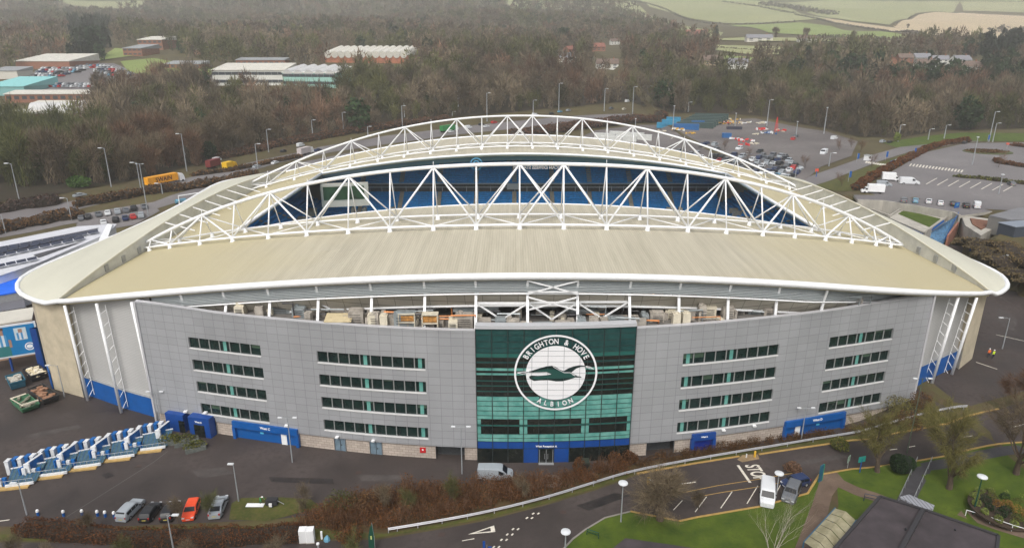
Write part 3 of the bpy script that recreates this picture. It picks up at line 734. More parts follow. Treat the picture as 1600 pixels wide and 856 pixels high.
# ---- end walls with lattice columns ----
def end_wall(pts, name, m, ztop=None, z0=-1.0, off=0.0, zb=None):
    P = resample([Vector((a, b, 0)) for a, b in pts], 2.0); mb = MB()
    mb.loft([[(p.x, p.y, z0), (p.x, p.y, (zb if zb else (ztop(p.x) if ztop else 17.6)))] for p in P]); return sbuild(mb, name, m, fix=False)
zt_ = lambda x: min(zr(x), 24) - .8 if -78 < x < 84.6 else 17.5
LW = [(-57.5, 101.4), (-67, 105.6), (-76.8, 110.6)]; RW = [(68.0, 105.4), (75, 109.8), (81.3, 113.8)]
for Pp, g in ((LW, 0.0), (RW, 3.8)):
    end_wall(Pp, 'cladding_wall', CLAD, zt_, z0=g - 3)
    s = -1 if Pp is LW else 1
    Q = [Vector((a - (-.35 if False else 0), b - .45, 0)) for a, b in Pp]
    w = end_wall([(a, b - .5) for a, b in Pp], 'blue_base_wall', BLUE, z0=g - 3, zb=g + 3.6)
    mb = MB(); mb.loft([[(a, b - .55, g + 3.6), (a, b + .2, g + 3.65)] for a, b in Pp]); sbuild(mb, 'ledge', GREYM, w)
    # blockwork corner pier
    a = Vector((*Pp[-1], 0)); 
    corner = [(a.x, a.y - 1.5), (a.x + s * 7.2, a.y + 1.6), (a.x + s * 13.2, a.y + 9), (a.x + s * 14.8, a.y + 20), (a.x + s * 14.4, 171)] if s < 0 else [(a.x, a.y - 1.5), (86.6, 116.8), (90.2, 122.8), (92.2, 134), (92.0, 171)]
    o = end_wall(corner, 'pier_wall', BLOCKW, z0=g - 3, zb=17.6)
    o = end_wall([(a.x, a.y - 1.5), (a.x, a.y + 1.5)], 'pier_return', BLOCKW, z0=g - 3, zb=17.6)
    o = end_wall([(p[0] + s * .25, p[1] - .25) for p in corner[2:]], 'blue_base_wall', BLUE, z0=g - 3, zb=g + (9 if s < 0 else 6))
    if s < 0:
        d1 = Vector((corner[1][0] + (corner[2][0] - corner[1][0]) * .2, corner[1][1] + (corner[2][1] - corner[1][1]) * .2, 0))
        rz = math.atan2(corner[2][1] - corner[1][1], corner[2][0] - corner[1][0])
        mb = MB(); mb.box((d1.x - .15, d1.y - .15, 1.8), (3.0, .2, 3.6), rz); sbuild(mb, 'door', BLUE)
    # far half of the outer wall
    mb = MB(); q = [Vector((p[0], 342 - p[1], 0)) for p in (corner[::-1] + [Pp[1], Pp[0]])]
    q = resample(q, 3); mb.loft([[(p.x, p.y, -2), (p.x, p.y, 17.6)] for p in q]); sbuild(mb, 'rear_wall', CLAD, fix=False)
mb = MB(); mb.loft([[(x, 342 - YE(x) - 1.5, -2), (x, 342 - YE(x) - 1.5, zr(x) - 1)] for x in lin(-68, 77, 30)]); sbuild(mb, 'rear_wall', CLAD, fix=False)
# raking lattice columns
def lattice(p0, p1, side):
    p0, p1 = Vector(p0), Vector(p1); mb = MB().tube([p0, p1], .25, 8); c = sbuild(mb, 'column', WHITE, smooth=True)
    q0 = p0 + Vector((side * .9, .7, .8)); q1 = p1 + Vector((side * .9, .7, -.5)); mb = MB()
    mb.tube([q0, q1], .05, 5); n = 9
    for k in range(n):
        a = p0.lerp(p1, (k + .1) / n); b = q0.lerp(q1, (k + .6) / n); mb.tube([a, b], .05, 4)
    sbuild(mb, 'lacing', WHITE, c)
for (xb, yb), (xt, yt) in (((-75.5, 108.5), (-75.8, 108.2)), ((-67.2, 104.2), (-67.6, 104.0)), ((-58.8, 100.3), (-59.6, 100.2))):
    lattice((xb, yb - .4, 0), (xt, yt - .2, zr(xt) - .9), 1)
for (xb, yb), (xt, yt) in (((73.4, 107.8), (74.4, 107.0)), ((78.8, 111.0), (79.8, 110.2))):
    lattice((xb, yb - .6, 3.0), (xt, yt - .3, zr(xt) - .9), -1)
# ---- plant deck behind the parapet ----
mb = MB(); q = lin(XL + .5, XR - .5, 50)
mb.loft([[(x, FY(x) + .3, 21.0 if -48 < x < 54 else ftop(x) - 1.2), (x, 112, 21.0 if -48 < x < 54 else ftop(x) - 1.2)] for x in q]); sbuild(mb, 'plant_deck', mat('deck', (.16, .15, .14), .9, var=.3, scale=.6))
mb = MB(); mb.loft([[(x, 112, 18), (x, 112, zr(x) - .6)] for x in q]); sbuild(mb, 'plant_room_wall', mat('dark_wall', (.07, .065, .06), .9, var=.5, scale=.3))
LOUV = mat('louvre', (.50, .53, .54), .5, metal=.3)
mb = MB(); lx = lin(-57, 63, 90); LR = lambda x: max(0, (x - 45) * .16)
for x0_, x1_ in zip(lx[:-1], lx[1:]): pass
prof = []
for k in range(9): prof += [(.35 + (0 if k % 2 else .0), -.75 - k * .24), (.62, -.75 - k * .24 - .19)]
mb.loft([[(x, YE(x) + a + LR(x), zr(x) + b) for a, b in prof] for x in lx]); sbuild(mb, 'louvre_band', LOUV, fix=False)
mb = MB(); mb.tube([(x, YE(x) + .45 + LR(x), zr(x) - 3.0) for x in lx], .14, 5); mb.tube([(x, YE(x) + 2.3, zr(x) - 5.55) for x in lin(-50, 60, 50)], .22, 5); sbuild(mb, 'eaves_beam', WHITE)
mb = MB(); mb.loft([[(x, YE(x) + .6 + LR(x), zr(x) - 2.95), (x, YE(x) + 2.3 + LR(x), zr(x) - 5.5), (x, YE(x) + 12, zr(x) - 5.5)] for x in lx]); sbuild(mb, 'soffit', grid_mat('soffit', (.42, .39, .33), (.2, .19, .16), 2.6, 1.0, .05, axes=('X', 'Y'), var=.1), fix=False)
cpx = [275, 343, 413, 490, 575, 660, 742, 825, 905, 988, 1066, 1143, 1218, 1290]
cx = []
for p in cpx:
    x = (p - 800) / FPX * 98
    for _ in range(20): D = FY(x) * CP + 36 * SP; x = (p - 800) / FPX * D
    cx.append(x)
for i, x in enumerate(cx):
    yb = FY(x) + .9; zt = zr(x)
    mb = MB().beam((x, yb, min(21, ftop(x) - 1)), (x, YE(x) + 1.0, zt - 2.9), .38, .34).beam((x, YE(x) + 1.0, zt - 2.9), (x, YE(x) + .15, zt - .5), .32, .3)
    mb.beam((x, YE(x) + 1.0, zt - 3.2), (x, YE(x) + 6, zt - 4.2), .3, .5).beam((x, YE(x) + 5.6, zt - 4.2), (x, YE(x) + 5.6, 21), .3, .3)
    sbuild(mb, 'eaves_column', WHITE)
def brace(i, j, back=0):
    x0, x1 = cx[i], cx[j]; y = max(FY(x0), FY(x1)) + 3.5 + back; z1 = zr((x0 + x1) / 2) - 4.6; xm = (x0 + x1) / 2
    mb = MB(); mb.beam((x0, y, z1), (xm, y, z1 - 2.6), .22, .22).beam((xm, y, z1 - 2.6), (x1, y, z1), .22, .22).beam((x0, y, z1), (x1, y, z1), .25, .3)
    sbuild(mb, 'cross_brace', WHITE)
for i in (3, 6, 7, 8, 12): brace(i, i + 1)
mb = MB(); x0, x1 = cx[7], cx[8]
for (a, b) in (((x0, -.9), (x1, -2.9)), ((x0, -2.9), (x1, -.9)), ((x0, -2.6), (x1, -2.6)), ((x0, -3.4), (x1, -5.4)), ((x0, -5.4), (x1, -3.4))):
    xa, za = a; xb, zb = b; mb.beam((xa, YE(xa) + .1, zr(xa) + za), (xb, YE(xb) + .1, zr(xb) + zb), .2, .2)
sbuild(mb, 'cross_brace', WHITE)
# plant: ducts, air handlers, tanks, lamps
DUCT = mat('duct_steel', (.28, .31, .32), .4, metal=.3, var=.15, scale=1.5); TANK = mat('tank_cream', (.58, .53, .42), .6, var=.1, scale=2)
AHU = mat('air_handler', (.34, .31, .27), .6, var=.35, scale=1.2); ORG = mat('orange_pipe', (.6, .22, .06), .5); RUST = mat('warm_panel', (.42, .20, .05), .6, var=.5, scale=2.0)
WARM = mat('warm_lamp', (1, .7, .35), .5, emit=(1, .6, .25, 3.5))
rr = random.Random(11)
x = -44.0
while x < 56:
    if -6 < x < 18.5:
        w = rr.uniform(1.2, 2.8); m = rr.choice([AHU, AHU, DUCT]); h = rr.uniform(.9, 1.8); y = FY(x) + rr.uniform(1.6, 3.5); nm = 'air_handler'
    else:
        w = rr.uniform(1.0, 3.2); m = rr.choice([AHU, AHU, DUCT, TANK]); h = rr.uniform(1.0, 2.4); y = FY(x) + rr.uniform(1.6, 4.5); nm = 'air_handler'
    zb = 21.0 if -48 < x < 54 else ftop(x) - 1
    mb = MB(); mb.box((x, y, zb + h / 2), (w, rr.uniform(1, 2), h), rr.uniform(-.1, .1)); mb.box((x + .1, y, zb + h + .08), (w * .8, .8, .16))
    c = rr.random()
    if c < .4: mb.tube([(x - w * .2, y, zb + h), (x - w * .2, y, zb + h + .45)], .35, 10)
    u = sbuild(mb, nm, m)
    mb = MB()
    for k in range(4): mb.box((x, y - 1.02, zb + h * (.2 + .18 * k)), (w * .7, .06, .06))
    sbuild(mb, 'grille', DARK, u)
    x += w + rr.uniform(.15, .9)
x = -40
while x < 52:
    L_ = rr.uniform(4, 9); y = FY(x) + rr.uniform(5, 8); z = rr.uniform(21.8, 24.0); r = rr.uniform(.35, .7)
    if rr.random() < .6: sbuild(MB().tube([(x, y, z), (x + L_ * .6, y, z), (x + L_ * .8, y + .3, z - .8), (x + L_, y + .3, z - .8)], r, 8), 'duct', DUCT, smooth=True)
    else: sbuild(MB().box((x + L_ / 2, y, z), (L_, 1.2, 1.0)).box((x + L_ * .3, y, z - 1), (.8, .8, 1.6)), 'duct', DUCT)
    x += L_ + rr.uniform(.3, 2)
mb = MB()
for dz, dy in ((0, 0), (-.35, .4)): mb.tube([(x, YE(x) + 7.2 + dy, zr(x) - 5.2 + dz) for x in lin(-38, 45, 30)], .12, 5)
sbuild(mb, 'pipework', ORG)
for px in (-26, -12.8, -9.4, 6.2, 22, 26, 44):
    mb = MB(); mb.box((px, FY(px) + 6.6, 24.2), (1.3, .2, .14)); sbuild(mb, 'strip_lamp', WARM)
for x, w in ((-15.2, 2.3), (-11.8, 2.2)):
    mb = MB(); y = FY(x) + 1.6; mb.box((x, y, 22.0), (w, 1.4, .12)).box((x, y, 23.3), (w, 1.4, .12)).box((x - w / 2, y, 22.1), (.14, 1.4, 2.5)).box((x + w / 2, y, 22.1), (.14, 1.4, 2.5)); r = sbuild(mb, 'storage_rack', TANK)
    mb = MB(); mb.box((x, y, 22.6), (w * .9, 1.1, .8)); sbuild(mb, 'stored_goods', RUST, r)
for x in (-20.4, -18.6, 24.0, 25.5):
    y = FY(x) + 1.4; mb = MB().box((x, y, 21.9), (1.1, 1.2, 2.0)); mb.tube([(x, y, 22.9), (x, y, 23.1)], .4, 10); sbuild(mb, 'cream_tank', TANK)
mb = MB(); x = -25.5; mb.box((x, FY(x) + 1.6, 21.9), (4.0, 2.2, .1), tilt=Matrix.Rotation(.25, 3, 'X')); sbuild(mb, 'timber_sheet', mat('timber', (.5, .42, .26), .8, var=.1, scale=2))
rr = random.Random(23)
for nm, m, n, big in (('pipework', ORG, 24, 0), ('pipework', DUCT, 50, 0), ('plant_unit', AHU, 72, 1), ('cable_tray', mat('dark_steel', (.06, .06, .065), .6), 45, 0), ('plant_unit', TANK, 20, 1)):
    for c0 in range(n):
        mb = MB()
        for k in range(1):
            x = rr.uniform(-44, 54); y = FY(x) + rr.uniform(1.2, 9); z = rr.uniform(21.2, 23.6)
            if big: mb.box((x, y, 21 + rr.uniform(.2, .9)), (rr.uniform(.4, 1.6), rr.uniform(.4, 1.2), rr.uniform(.4, 1.8)), rr.uniform(-.3, .3))
            else:
                L_ = rr.uniform(1.5, 5); r_ = rr.uniform(.05, .16); mb.tube([(x, y, z), (x + L_, y + rr.uniform(-.5, .5), z), (x + L_, y + .2, 21.1)], r_, 5)
        sbuild(mb, nm, m)
# ---- seating bowl ----
def tier(name, ya, yb, za, zb, x0, x1, n, fac=None):
    mb = MB(); prof = []
    for k in range(n):
        y0 = ya + (yb - ya) * k / n; y1 = ya + (yb - ya) * (k + 1) / n; z = za + (zb - za) * (k + 1) / n
        prof += [(y0, za + (zb - za) * k / n), (y0, z)]
    prof.append((yb, zb))
    mb.loft([[(x, y, min(z, zr(x) - 1.6)) for y, z in prof] for x in lin(x0, x1, 24)]); return sbuild(mb, name, SEAT, fix=False)
def curvey(x, y): return y
up = tier('upper_seating_tier', 226.5, 247, 16.0, 27.3, -62, 69, 24)
lo = tier('lower_seating_tier', 207, 228, 1.2, 13.0, -62, 69, 26)
AIS = mat('aisle', (.40, .36, .29), .85, var=.15, scale=1)
for x in (-50, -37, -24.3, -12, .8, 13.4, 26, 39.5, 53):
    sl = (27.3 - 16.0) / 20.5; mb = MB(); mb.face([(x - .8, 226.4, 16.0 + .3), (x + .8, 226.4, 16.3), (x + .8, 237, 16.3 + 10.6 * sl), (x - .8, 237, 16.3 + 10.6 * sl)]); sbuild(mb, 'aisle', AIS, up, fix=False)
    mb = MB()
    for s in (-1, 1): mb.box((x + s * 2.0, 236.5, 22.9), (1.2, 2.5, 1.7))
    mb.box((x, 237.5, 23.8), (5.2, .4, 1.0)); v = sbuild(mb, 'vomitory', AIS, up)
    mb = MB(); mb.box((x, 236.8, 22.7), (2.8, 1.6, 1.4)); sbuild(mb, 'vomitory_opening', DARK, v)
    sl = 11.8 / 21; mb = MB()
    mb.face([(x - .7, 216.5, 7.2), (x + .7, 216.5, 7.2), (x + .7, 227.5, 13.3), (x - .7, 227.5, 13.3)]); sbuild(mb, 'aisle', AIS, lo, fix=False)
    for s in (-1, 1): sbuild(MB().box((x + s * 1.9, 218, 8.9), (1.0, 2.2, 1.5)), 'vomitory', AIS, lo)
mb = MB(); mb.box((3.5, 227.2, 14.4), (131, .5, 2.6)); bxs = sbuild(mb, 'executive_boxes', mat('box_dark', (.05, .045, .045), .6, var=.5, scale=1.2))
mb = MB(); mb.box((3.5, 226.8, 14.6), (131, .2, .25)).box((3.5, 226.2, 15.9), (131, .4, .35)); 
for x in lin(-60, 66, 32): mb.box((x, 226.8, 14.0), (.2, .3, 1.8))
sbuild(mb, 'balcony_rail', mat('rail_grey', (.35, .35, .37), .5), bxs)
mb = MB(); mb.box((.4, 226.0, 15.0), (4.2, .6, 1.9)); sbuild(mb, 'camera_platform', mat('plat', (.45, .43, .42), .7), bxs)
# crowd of dark seats, beams and clutter under the far roof
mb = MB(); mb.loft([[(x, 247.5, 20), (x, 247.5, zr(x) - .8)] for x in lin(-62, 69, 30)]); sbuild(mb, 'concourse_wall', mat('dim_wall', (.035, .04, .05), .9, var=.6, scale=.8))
mb = MB()
for x in lin(-60, 66, 22): mb.beam((x, OY1 + 1, zr(x) - 1.4), (x, 246, zr(x) - 2.0), .3, .8)
for y in (212, 220, 228, 236): mb.loft([[(x, y, zr(x) - 1.0), (x, y, zr(x) - 1.5)] for x in lin(-60, 66, 30)])
sbuild(mb, 'roof_girders', mat('girder', (.22, .24, .26), .6))
# side tiers at the two ends
for s, xa, xb in ((-1, -47, -76), (1, 54, 83)):
    mb = MB(); n = 22; prof = []
    for k in range(n):
        x0 = xa + (xb - xa) * k / n; prof += [(x0, 1.2 + 14.5 * k / n), (x0, 1.2 + 14.5 * (k + 1) / n)]
    prof.append((xb, 15.7)); mb.loft([[(x, y, z) for x, z in prof] for y in lin(140, 226, 20)]); t = sbuild(mb, 'end_seating_tier', SEAT, fix=False)
    for y in (150, 162, 174, 186, 198, 209):
        mb = MB(); mb.face([(xa, y - .7, 1.6), (xb, y - .7, 16.1), (xb, y + .7, 16.1), (xa, y + .7, 1.6)]); sbuild(mb, 'aisle', AIS, t, fix=False)
        [sbuild(MB().box((xa + (xb - xa) * .55, y + q_, 10.3), (2.6, 1.0, 1.6)), 'vomitory', AIS, t) for q_ in (-1.8, 1.8)]
    mb = MB(); mb.box((xb - s * 1, 180, 15), (1, 90, 2)); sbuild(mb, 'end_stand_wall', DARK)
o = letters('AMERICAN EXPRESS', 1.6, WHITE, 'seat_lettering'); o.parent = STAD
o.matrix_local = Matrix.Translation(Vector((57.5 - 3.5, 200 - 171, 7.4))) @ Matrix.Rotation(math.radians(-40), 4, 'Z') @ Matrix.Rotation(math.radians(55), 4, 'X')
mb = MB(); mb.box((-50.5, 203.5, 17.0), (14, 1.6, 7.0), math.radians(12)); sc = sbuild(mb, 'scoreboard', mat('board_grey', (.42, .42, .38), .6))
mb = MB(); mb.box((-50.6, 202.6, 17.7), (12, .2, 4.0), math.radians(12)); sbuild(mb, 'scoreboard_screen', mat('screen_green', (.025, .06, .03), .3, var=.5, scale=.4), sc)
mb = MB(); mb.box((3.5, 171, .12), (105, 66, .1)); sbuild(mb, 'pitch', mat('pitch_grass', (.03, .12, .02), .9))
mb = MB()
for w, h in ((100, 62),): 
    for sx_ in (-1, 1): mb.box((3.5 + sx_ * w / 2, 171, .19), (.12, h, .02))
    for sy_ in (-1, 1): mb.box((3.5, 171 + sy_ * h / 2, .19), (w, .12, .02))
mb.box((3.5, 171, .19), (.12, 62, .02)); sbuild(mb, 'pitch_lines', WHITE)
# ======================= VEGETATION HELPERS =======================
def veg_mat(name, c1, c2, scale=.5, rough=.9, var=.18, usetint=False):
    m = bpy.data.materials.new(name); m.use_nodes = True; N = m.node_tree.nodes; L = m.node_tree.links; p = N['Principled BSDF']
    ge = N.new('ShaderNodeNewGeometry'); cr = N.new('ShaderNodeValToRGB'); e = cr.color_ramp.elements
    e[0].color = (*c1, 1); e[1].color = (*c2, 1)
    L.new(ge.outputs['Random Per Island'], cr.inputs['Fac'])
    tc = N.new('ShaderNodeTexCoord'); nz = N.new('ShaderNodeTexNoise'); nz.inputs['Scale'].default_value = scale; nz.inputs['Detail'].default_value = 3
    L.new(tc.outputs['Object'], nz.inputs['Vector']); mr = N.new('ShaderNodeMapRange'); mr.inputs['From Min'].default_value = .3; mr.inputs['From Max'].default_value = .7
    mr.inputs['To Min'].default_value = .7; mr.inputs['To Max'].default_value = 1.3; L.new(nz.outputs['Fac'], mr.inputs['Value'])
    h = N.new('ShaderNodeHueSaturation'); L.new(mr.outputs['Result'], h.inputs['Value'])
    if usetint:
        at_ = N.new('ShaderNodeAttribute'); at_.attribute_name = 'tint'; mx = N.new('ShaderNodeMixRGB'); mx.blend_type = 'MULTIPLY'; mx.inputs['Fac'].default_value = 1
        L.new(cr.outputs['Color'], mx.inputs['Color1']); L.new(at_.outputs['Color'], mx.inputs['Color2']); L.new(mx.outputs['Color'], h.inputs['Color'])
    else:
        L.new(cr.outputs['Color'], h.inputs['Color'])
    oi = N.new('ShaderNodeObjectInfo'); h2 = N.new('ShaderNodeHueSaturation'); m2 = N.new('ShaderNodeMapRange'); m2.inputs['To Min'].default_value = 1 - var; m2.inputs['To Max'].default_value = 1 + var
    L.new(oi.outputs['Random'], m2.inputs['Value']); L.new(m2.outputs['Result'], h2.inputs['Value']); L.new(h.outputs['Color'], h2.inputs['Color'])
    L.new(h2.outputs['Color'], p.inputs['Base Color']); p.inputs['Roughness'].default_value = rough; p.inputs['Specular IOR Level'].default_value = .15
    return m
def poly_soup(name, V, k, m, parent=None, tint=None):
    """V: (n,k,3) array of n separate k-gons"""
    n = len(V); me = bpy.data.meshes.new(name); me.vertices.add(n * k); me.vertices.foreach_set('co', V.reshape(-1).astype(np.float32))
    me.loops.add(n * k); me.loops.foreach_set('vertex_index', np.arange(n * k, dtype=np.int32))
    me.polygons.add(n); me.polygons.foreach_set('loop_start', np.arange(0, n * k, k, dtype=np.int32)); me.polygons.foreach_set('loop_total', np.full(n, k, dtype=np.int32))
    if tint is not None:
        a = me.attributes.new('tint', 'FLOAT_COLOR', 'FACE'); a.data.foreach_set('color', np.concatenate([tint, np.ones((n, 1))], 1).astype(np.float32).reshape(-1))
    me.materials.append(m); me.update(calc_edges=True); me.validate()
    o = bpy.data.objects.new(name, me); COL.objects.link(o)
    if parent is not None: o.parent = parent
    return o
def rand_dirs(n, rng, up=0.0):
    v = rng.normal(size=(n, 3)); v[:, 2] += up; return v / np.linalg.norm(v, axis=1, keepdims=True)
def leaf_quads(P, size, rng, flat=0.0):
    n = len(P); a = rand_dirs(n, rng); b = np.cross(a, rand_dirs(n, rng)); b /= np.linalg.norm(b, axis=1, keepdims=True) + 1e-9
    s = size * rng.uniform(.6, 1.4, (n, 1)); a = a * s; b = b * s * .7
    return np.stack([P - a, P - b * .8, P + a, P + b * .8], 1)
def strokes(P, D, w, rng):
    n = len(P); s = np.cross(D, rand_dirs(n, rng)); s /= np.linalg.norm(s, axis=1, keepdims=True) + 1e-9
    return np.stack([P - s * w / 2, P + s * w / 2, P + D], 1)
def ellipsoid_pts(n, r, rng, hollow=.5):
    d = rand_dirs(n, rng); t = rng.uniform(hollow ** 3, 1, (n, 1)) ** (1 / 3); return d * t * np.array(r)
LEAFY = veg_mat('shrub_leaves', (.03, .05, .012), (.16, .15, .04))
LEAFD = veg_mat('dark_evergreen', (.008, .022, .010), (.028, .05, .018)); LEAFG = veg_mat('light_shrub', (.12, .16, .03), (.22, .26, .07)); LEAFO = veg_mat('orange_shrub', (.18, .09, .02), (.28, .17, .05))
BEECH = veg_mat('beech_hedge_leaves', (.06, .024, .010), (.145, .058, .022), scale=.35); BRNSCR = veg_mat('brown_scrub', (.05, .028, .014), (.15, .08, .035), scale=.25)
TWIG = veg_mat('bare_twigs', (.075, .057, .036), (.18, .14, .09)); TWIGR = veg_mat('red_brown_twigs', (.08, .045, .028), (.18, .105, .065)); TWIGG = veg_mat('ivy_twigs', (.045, .052, .018), (.12, .125, .045)); TWIGM = veg_mat('mossy_twigs', (.085, .082, .026), (.20, .175, .06))
BARK = mat('bark', (.085, .06, .042), .95, var=.35, scale=2.0, bump=.5, stretch=(1, 1, .3)); BARKP = mat('birch_bark', (.34, .31, .26), .9, var=.35, scale=2.5)
def leaf_clump(name, parent, rx, ry, rz, zc, n, size, m, seed=1, hollow=.55):
    rng = np.random.default_rng(int(seed)); P = ellipsoid_pts(n, (rx, ry, rz), rng, hollow)
    P *= 1 + .18 * np.sin(P[:, :1] * 3.1 / max(rx, .1) + seed) ; P[:, 2] += zc; P[:, 2] = np.maximum(P[:, 2], .05)
    return poly_soup(name, leaf_quads(P, size, rng), 4, m, parent)
def hedge(name, label, pts, w, h, m, seed=3, size=.22, dens=26, cat='hedge', wob=.3, lean=None):
    """hedge or shrub belt following a polyline: solid dark core plus leaf-sized faces over its surface"""
    pts = [g3(p[0], p[1]) for p in resample([Vector((p[0], p[1], 0)) for p in pts], 1.2)]
    root = empty(name, pts[len(pts) // 2], 0, label, cat); b = root.location.copy(); rng = np.random.default_rng(seed)
    rings = []; Q = []
    for i, p in enumerate(pts):
        d = pts[min(i+1, len(pts)-1)] - pts[max(i-1, 0)]; d.z = 0; d.normalize(); n = Vector((-d.y, d.x, 0))
        ww_ = w * (1 + wob * .5 * math.sin(i * .9 + seed) + wob * .5 * rng.uniform(-1, 1)); hh = h * (1 + wob * .6 * math.sin(i * .47 + 2 * seed) * .6 + wob * .5 * rng.uniform(-1, 1))
        if i in (0, len(pts) - 1): ww_ *= .5; hh *= .6
        rings.append([p + n * (-ww_ * .38) - Vector((0, 0, .2)), p + n * (-ww_ * .40) + Vector((0, 0, hh * .6)), p + n * (-ww_ * .2) + Vector((0, 0, hh * .86)), p + n * (ww_ * .2) + Vector((0, 0, hh * .86)), p + n * (ww_ * .40) + Vector((0, 0, hh * .6)), p + n * (ww_ * .38) - Vector((0, 0, .2))])
        k = int(dens * 1.2 * (w + 2 * h) / 2); th = rng.uniform(0, math.pi, k); rr_ = rng.uniform(.8, 1.08, k)
        along = rng.uniform(-.7, .7, k)
        ex = np.sign(np.cos(th)) * np.abs(np.cos(th)) ** .6 * ww_ / 2 * rr_; ez = np.abs(np.sin(th)) ** .6 * hh * rr_
        Q.append(np.stack([p.x + n.x * ex + d.x * along, p.y + n.y * ex + d.y * along, p.z + ez], 1))
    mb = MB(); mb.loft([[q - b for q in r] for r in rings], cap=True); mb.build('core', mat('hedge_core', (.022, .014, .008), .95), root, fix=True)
    Q = np.concatenate(Q) - np.array(b); poly_soup('foliage', leaf_quads(Q, size, rng), 4, m, root); return root
def bare_tree(name, label, loc, H, spread, seed, mb_, mt, n_twig=1400, trunk=.5, lean=(0, 0), fork=.28, cat='tree', twl=1.0, tw=.035, group=None):
    """tapered trunk with recursive limbs; fine twigs as thin faces"""
    rnd = random.Random(seed); root = empty(name, loc, 0, label, cat, group); T = MB(); ends = []
    def grow(p, d, L, r, lev):
        k = 4; pts = [p]; rs = [r]
        for i in range(k):
            d = (d + Vector((rnd.uniform(-.18, .18), rnd.uniform(-.18, .18), rnd.uniform(-.02, .14)))).normalized(); p = p + d * L / k; pts.append(p); rs.append(r * (1 - .55 * (i + 1) / k))
        T.tube(pts, rs, 7 if lev < 2 else (5 if lev < 3 else 4), cap=False)
        if lev >= 2: ends.extend(pts[1:])
        if lev >= 4: return
        nb = (5, 4, 3, 3)[lev] if lev < 4 else 2
        for i in range(nb):
            t = rnd.uniform(.45, 1.0) if i else 1.0; q = pts[min(k, max(1, int(t * k)))]
            a = rnd.uniform(0, 2 * math.pi) + i * 2.4; s = rnd.uniform(.45, 1.0) * spread
            nd = (d + Vector((math.cos(a) * s, math.sin(a) * s, rnd.uniform(-.1, .35)))).normalized()
            grow(q, nd, L * rnd.uniform(.62, .85) * (1.25 if lev == 0 else 1), rs[-1] * rnd.uniform(.7, .95), lev + 1)
    grow(Vector((0, 0, -.2)), Vector((lean[0], lean[1], 1)).normalized(), H * fork, trunk, 0)
    T.build('trunk', mb_, root, smooth=True)
    rng = np.random.default_rng(seed); E = np.array([tuple(e) for e in ends]); idx = rng.integers(0, len(E), n_twig)
    P = E[idx] + rng.normal(size=(n_twig, 3)) * .12; c = E.mean(0); out = P - c; out /= np.linalg.norm(out, axis=1, keepdims=True)
    D = (out * .7 + rand_dirs(n_twig, rng) * .8 + np.array([0, 0, .25])) * rng.uniform(.4, 1.3, (n_twig, 1)) * twl
    poly_soup('crown', strokes(P, D, tw, rng), 3, mt, root); return root
def far_crown(n, rng, kind, w=.16, trunks=False):
    """crown of a distant tree about 12 m tall: twig strokes (and ivy leaves low down)"""
    if kind == 'conifer':
        z = rng.uniform(.08, 1, n) ** 1.0; r = (1 - z) ** .8 * 3.4 * rng.uniform(.55, 1.05, n) + .2; a = rng.uniform(0, 2 * math.pi, n)
        P = np.stack([np.cos(a) * r, np.sin(a) * r, z * 13], 1); D = np.stack([np.cos(a) * 1.0, np.sin(a) * 1.0, -.3 + 0 * a], 1) * rng.uniform(.6, 1.4, (n, 1)); return strokes(P, D, w * 5, rng)
    if kind == 'evergreen':
        P = ellipsoid_pts(n, (4.3, 4.3, 5.0), rng, .7); P += np.sin(P * 1.7) * .5; P[:, 2] += 6.3; D = rand_dirs(n, rng) * rng.uniform(.8, 1.7, (n, 1)); return strokes(P, D, w * 4.5, rng)
    k = rng.integers(4, 7); cs = ellipsoid_pts(k, (2.6, 2.6, 2.4), rng, .3); cs[:, 2] += 8.2; idx = rng.integers(0, k, n)
    off = rand_dirs(n, rng, .25) * rng.uniform(.3, 1, (n, 1)) ** .6 * np.array([2.6, 2.6, 2.9]); P = cs[idx] + off
    low = rng.random(n) < .22; a = rng.uniform(0, 2 * math.pi, n)
    P[low] = np.stack([np.cos(a) * rng.uniform(0, 2.0, n), np.sin(a) * rng.uniform(0, 2.0, n), rng.uniform(.3, 6, n)], 1)[low]
    D = (off * .45 + rand_dirs(n, rng) * .45 + np.array([0, 0, .8])) * rng.uniform(.6, 1.6, (n, 1)); D[low] = np.array([0, 0, 1.6]) + rng.normal(size=(low.sum(), 3)) * .4
    return strokes(P, D, w, rng)
# ======================= GROUND, ROADS, HARD THINGS =======================
def W2(pts): return [(p[0], p[1]) for p in pts]
# asphalt of the concourse round the stadium (runs under it)
conc = [(-260, 68), (-120, 74)] + W2(PX([(20, 822), (180, 822), (420, 812), (620, 790), (800, 770), (960, 742), (1060, 722), (1180, 702), (1300, 682), (1420, 655), (1490, 643), (1560, 622), (1640, 600), (1750, 575)])) + [(121, 128), (117, 146), (120, 163), (124, 180), (132, 192), (112, 212), (100, 232), (60, 262), (-60, 262), (-100, 215), (-260, 200)]
sheet('concourse', conc, ASPH, .03, 4.0)
# access road in the foreground
road_up = [(-80, 846), (200, 848), (440, 846), (590, 843), (680, 828), (760, 813), (850, 790), (930, 766), (1000, 741), (1080, 726), (1160, 713), (1250, 699), (1330, 687), (1400, 678), (1480, 664), (1560, 640), (1640, 612)]
road_dn = [(1700, 668), (1600, 690), (1480, 711), (1400, 722), (1330, 731), (1284, 737), (1276, 746), (1262, 770), (1190, 790), (1090, 806), (1060, 812), (985, 797), (945, 808), (915, 826), (895, 842), (880, 858), (840, 930), (300, 960), (-200, 960)]
sheet('access_road', W2(PX(road_up)) + W2(PX(road_dn)), ASPH, .04, 3.0)
sheet('grass_island', W2(PX([(362, 786), (378, 778), (440, 777), (486, 780), (500, 792), (450, 806), (420, 814), (358, 812)])), VERGE, .07, 1.5)
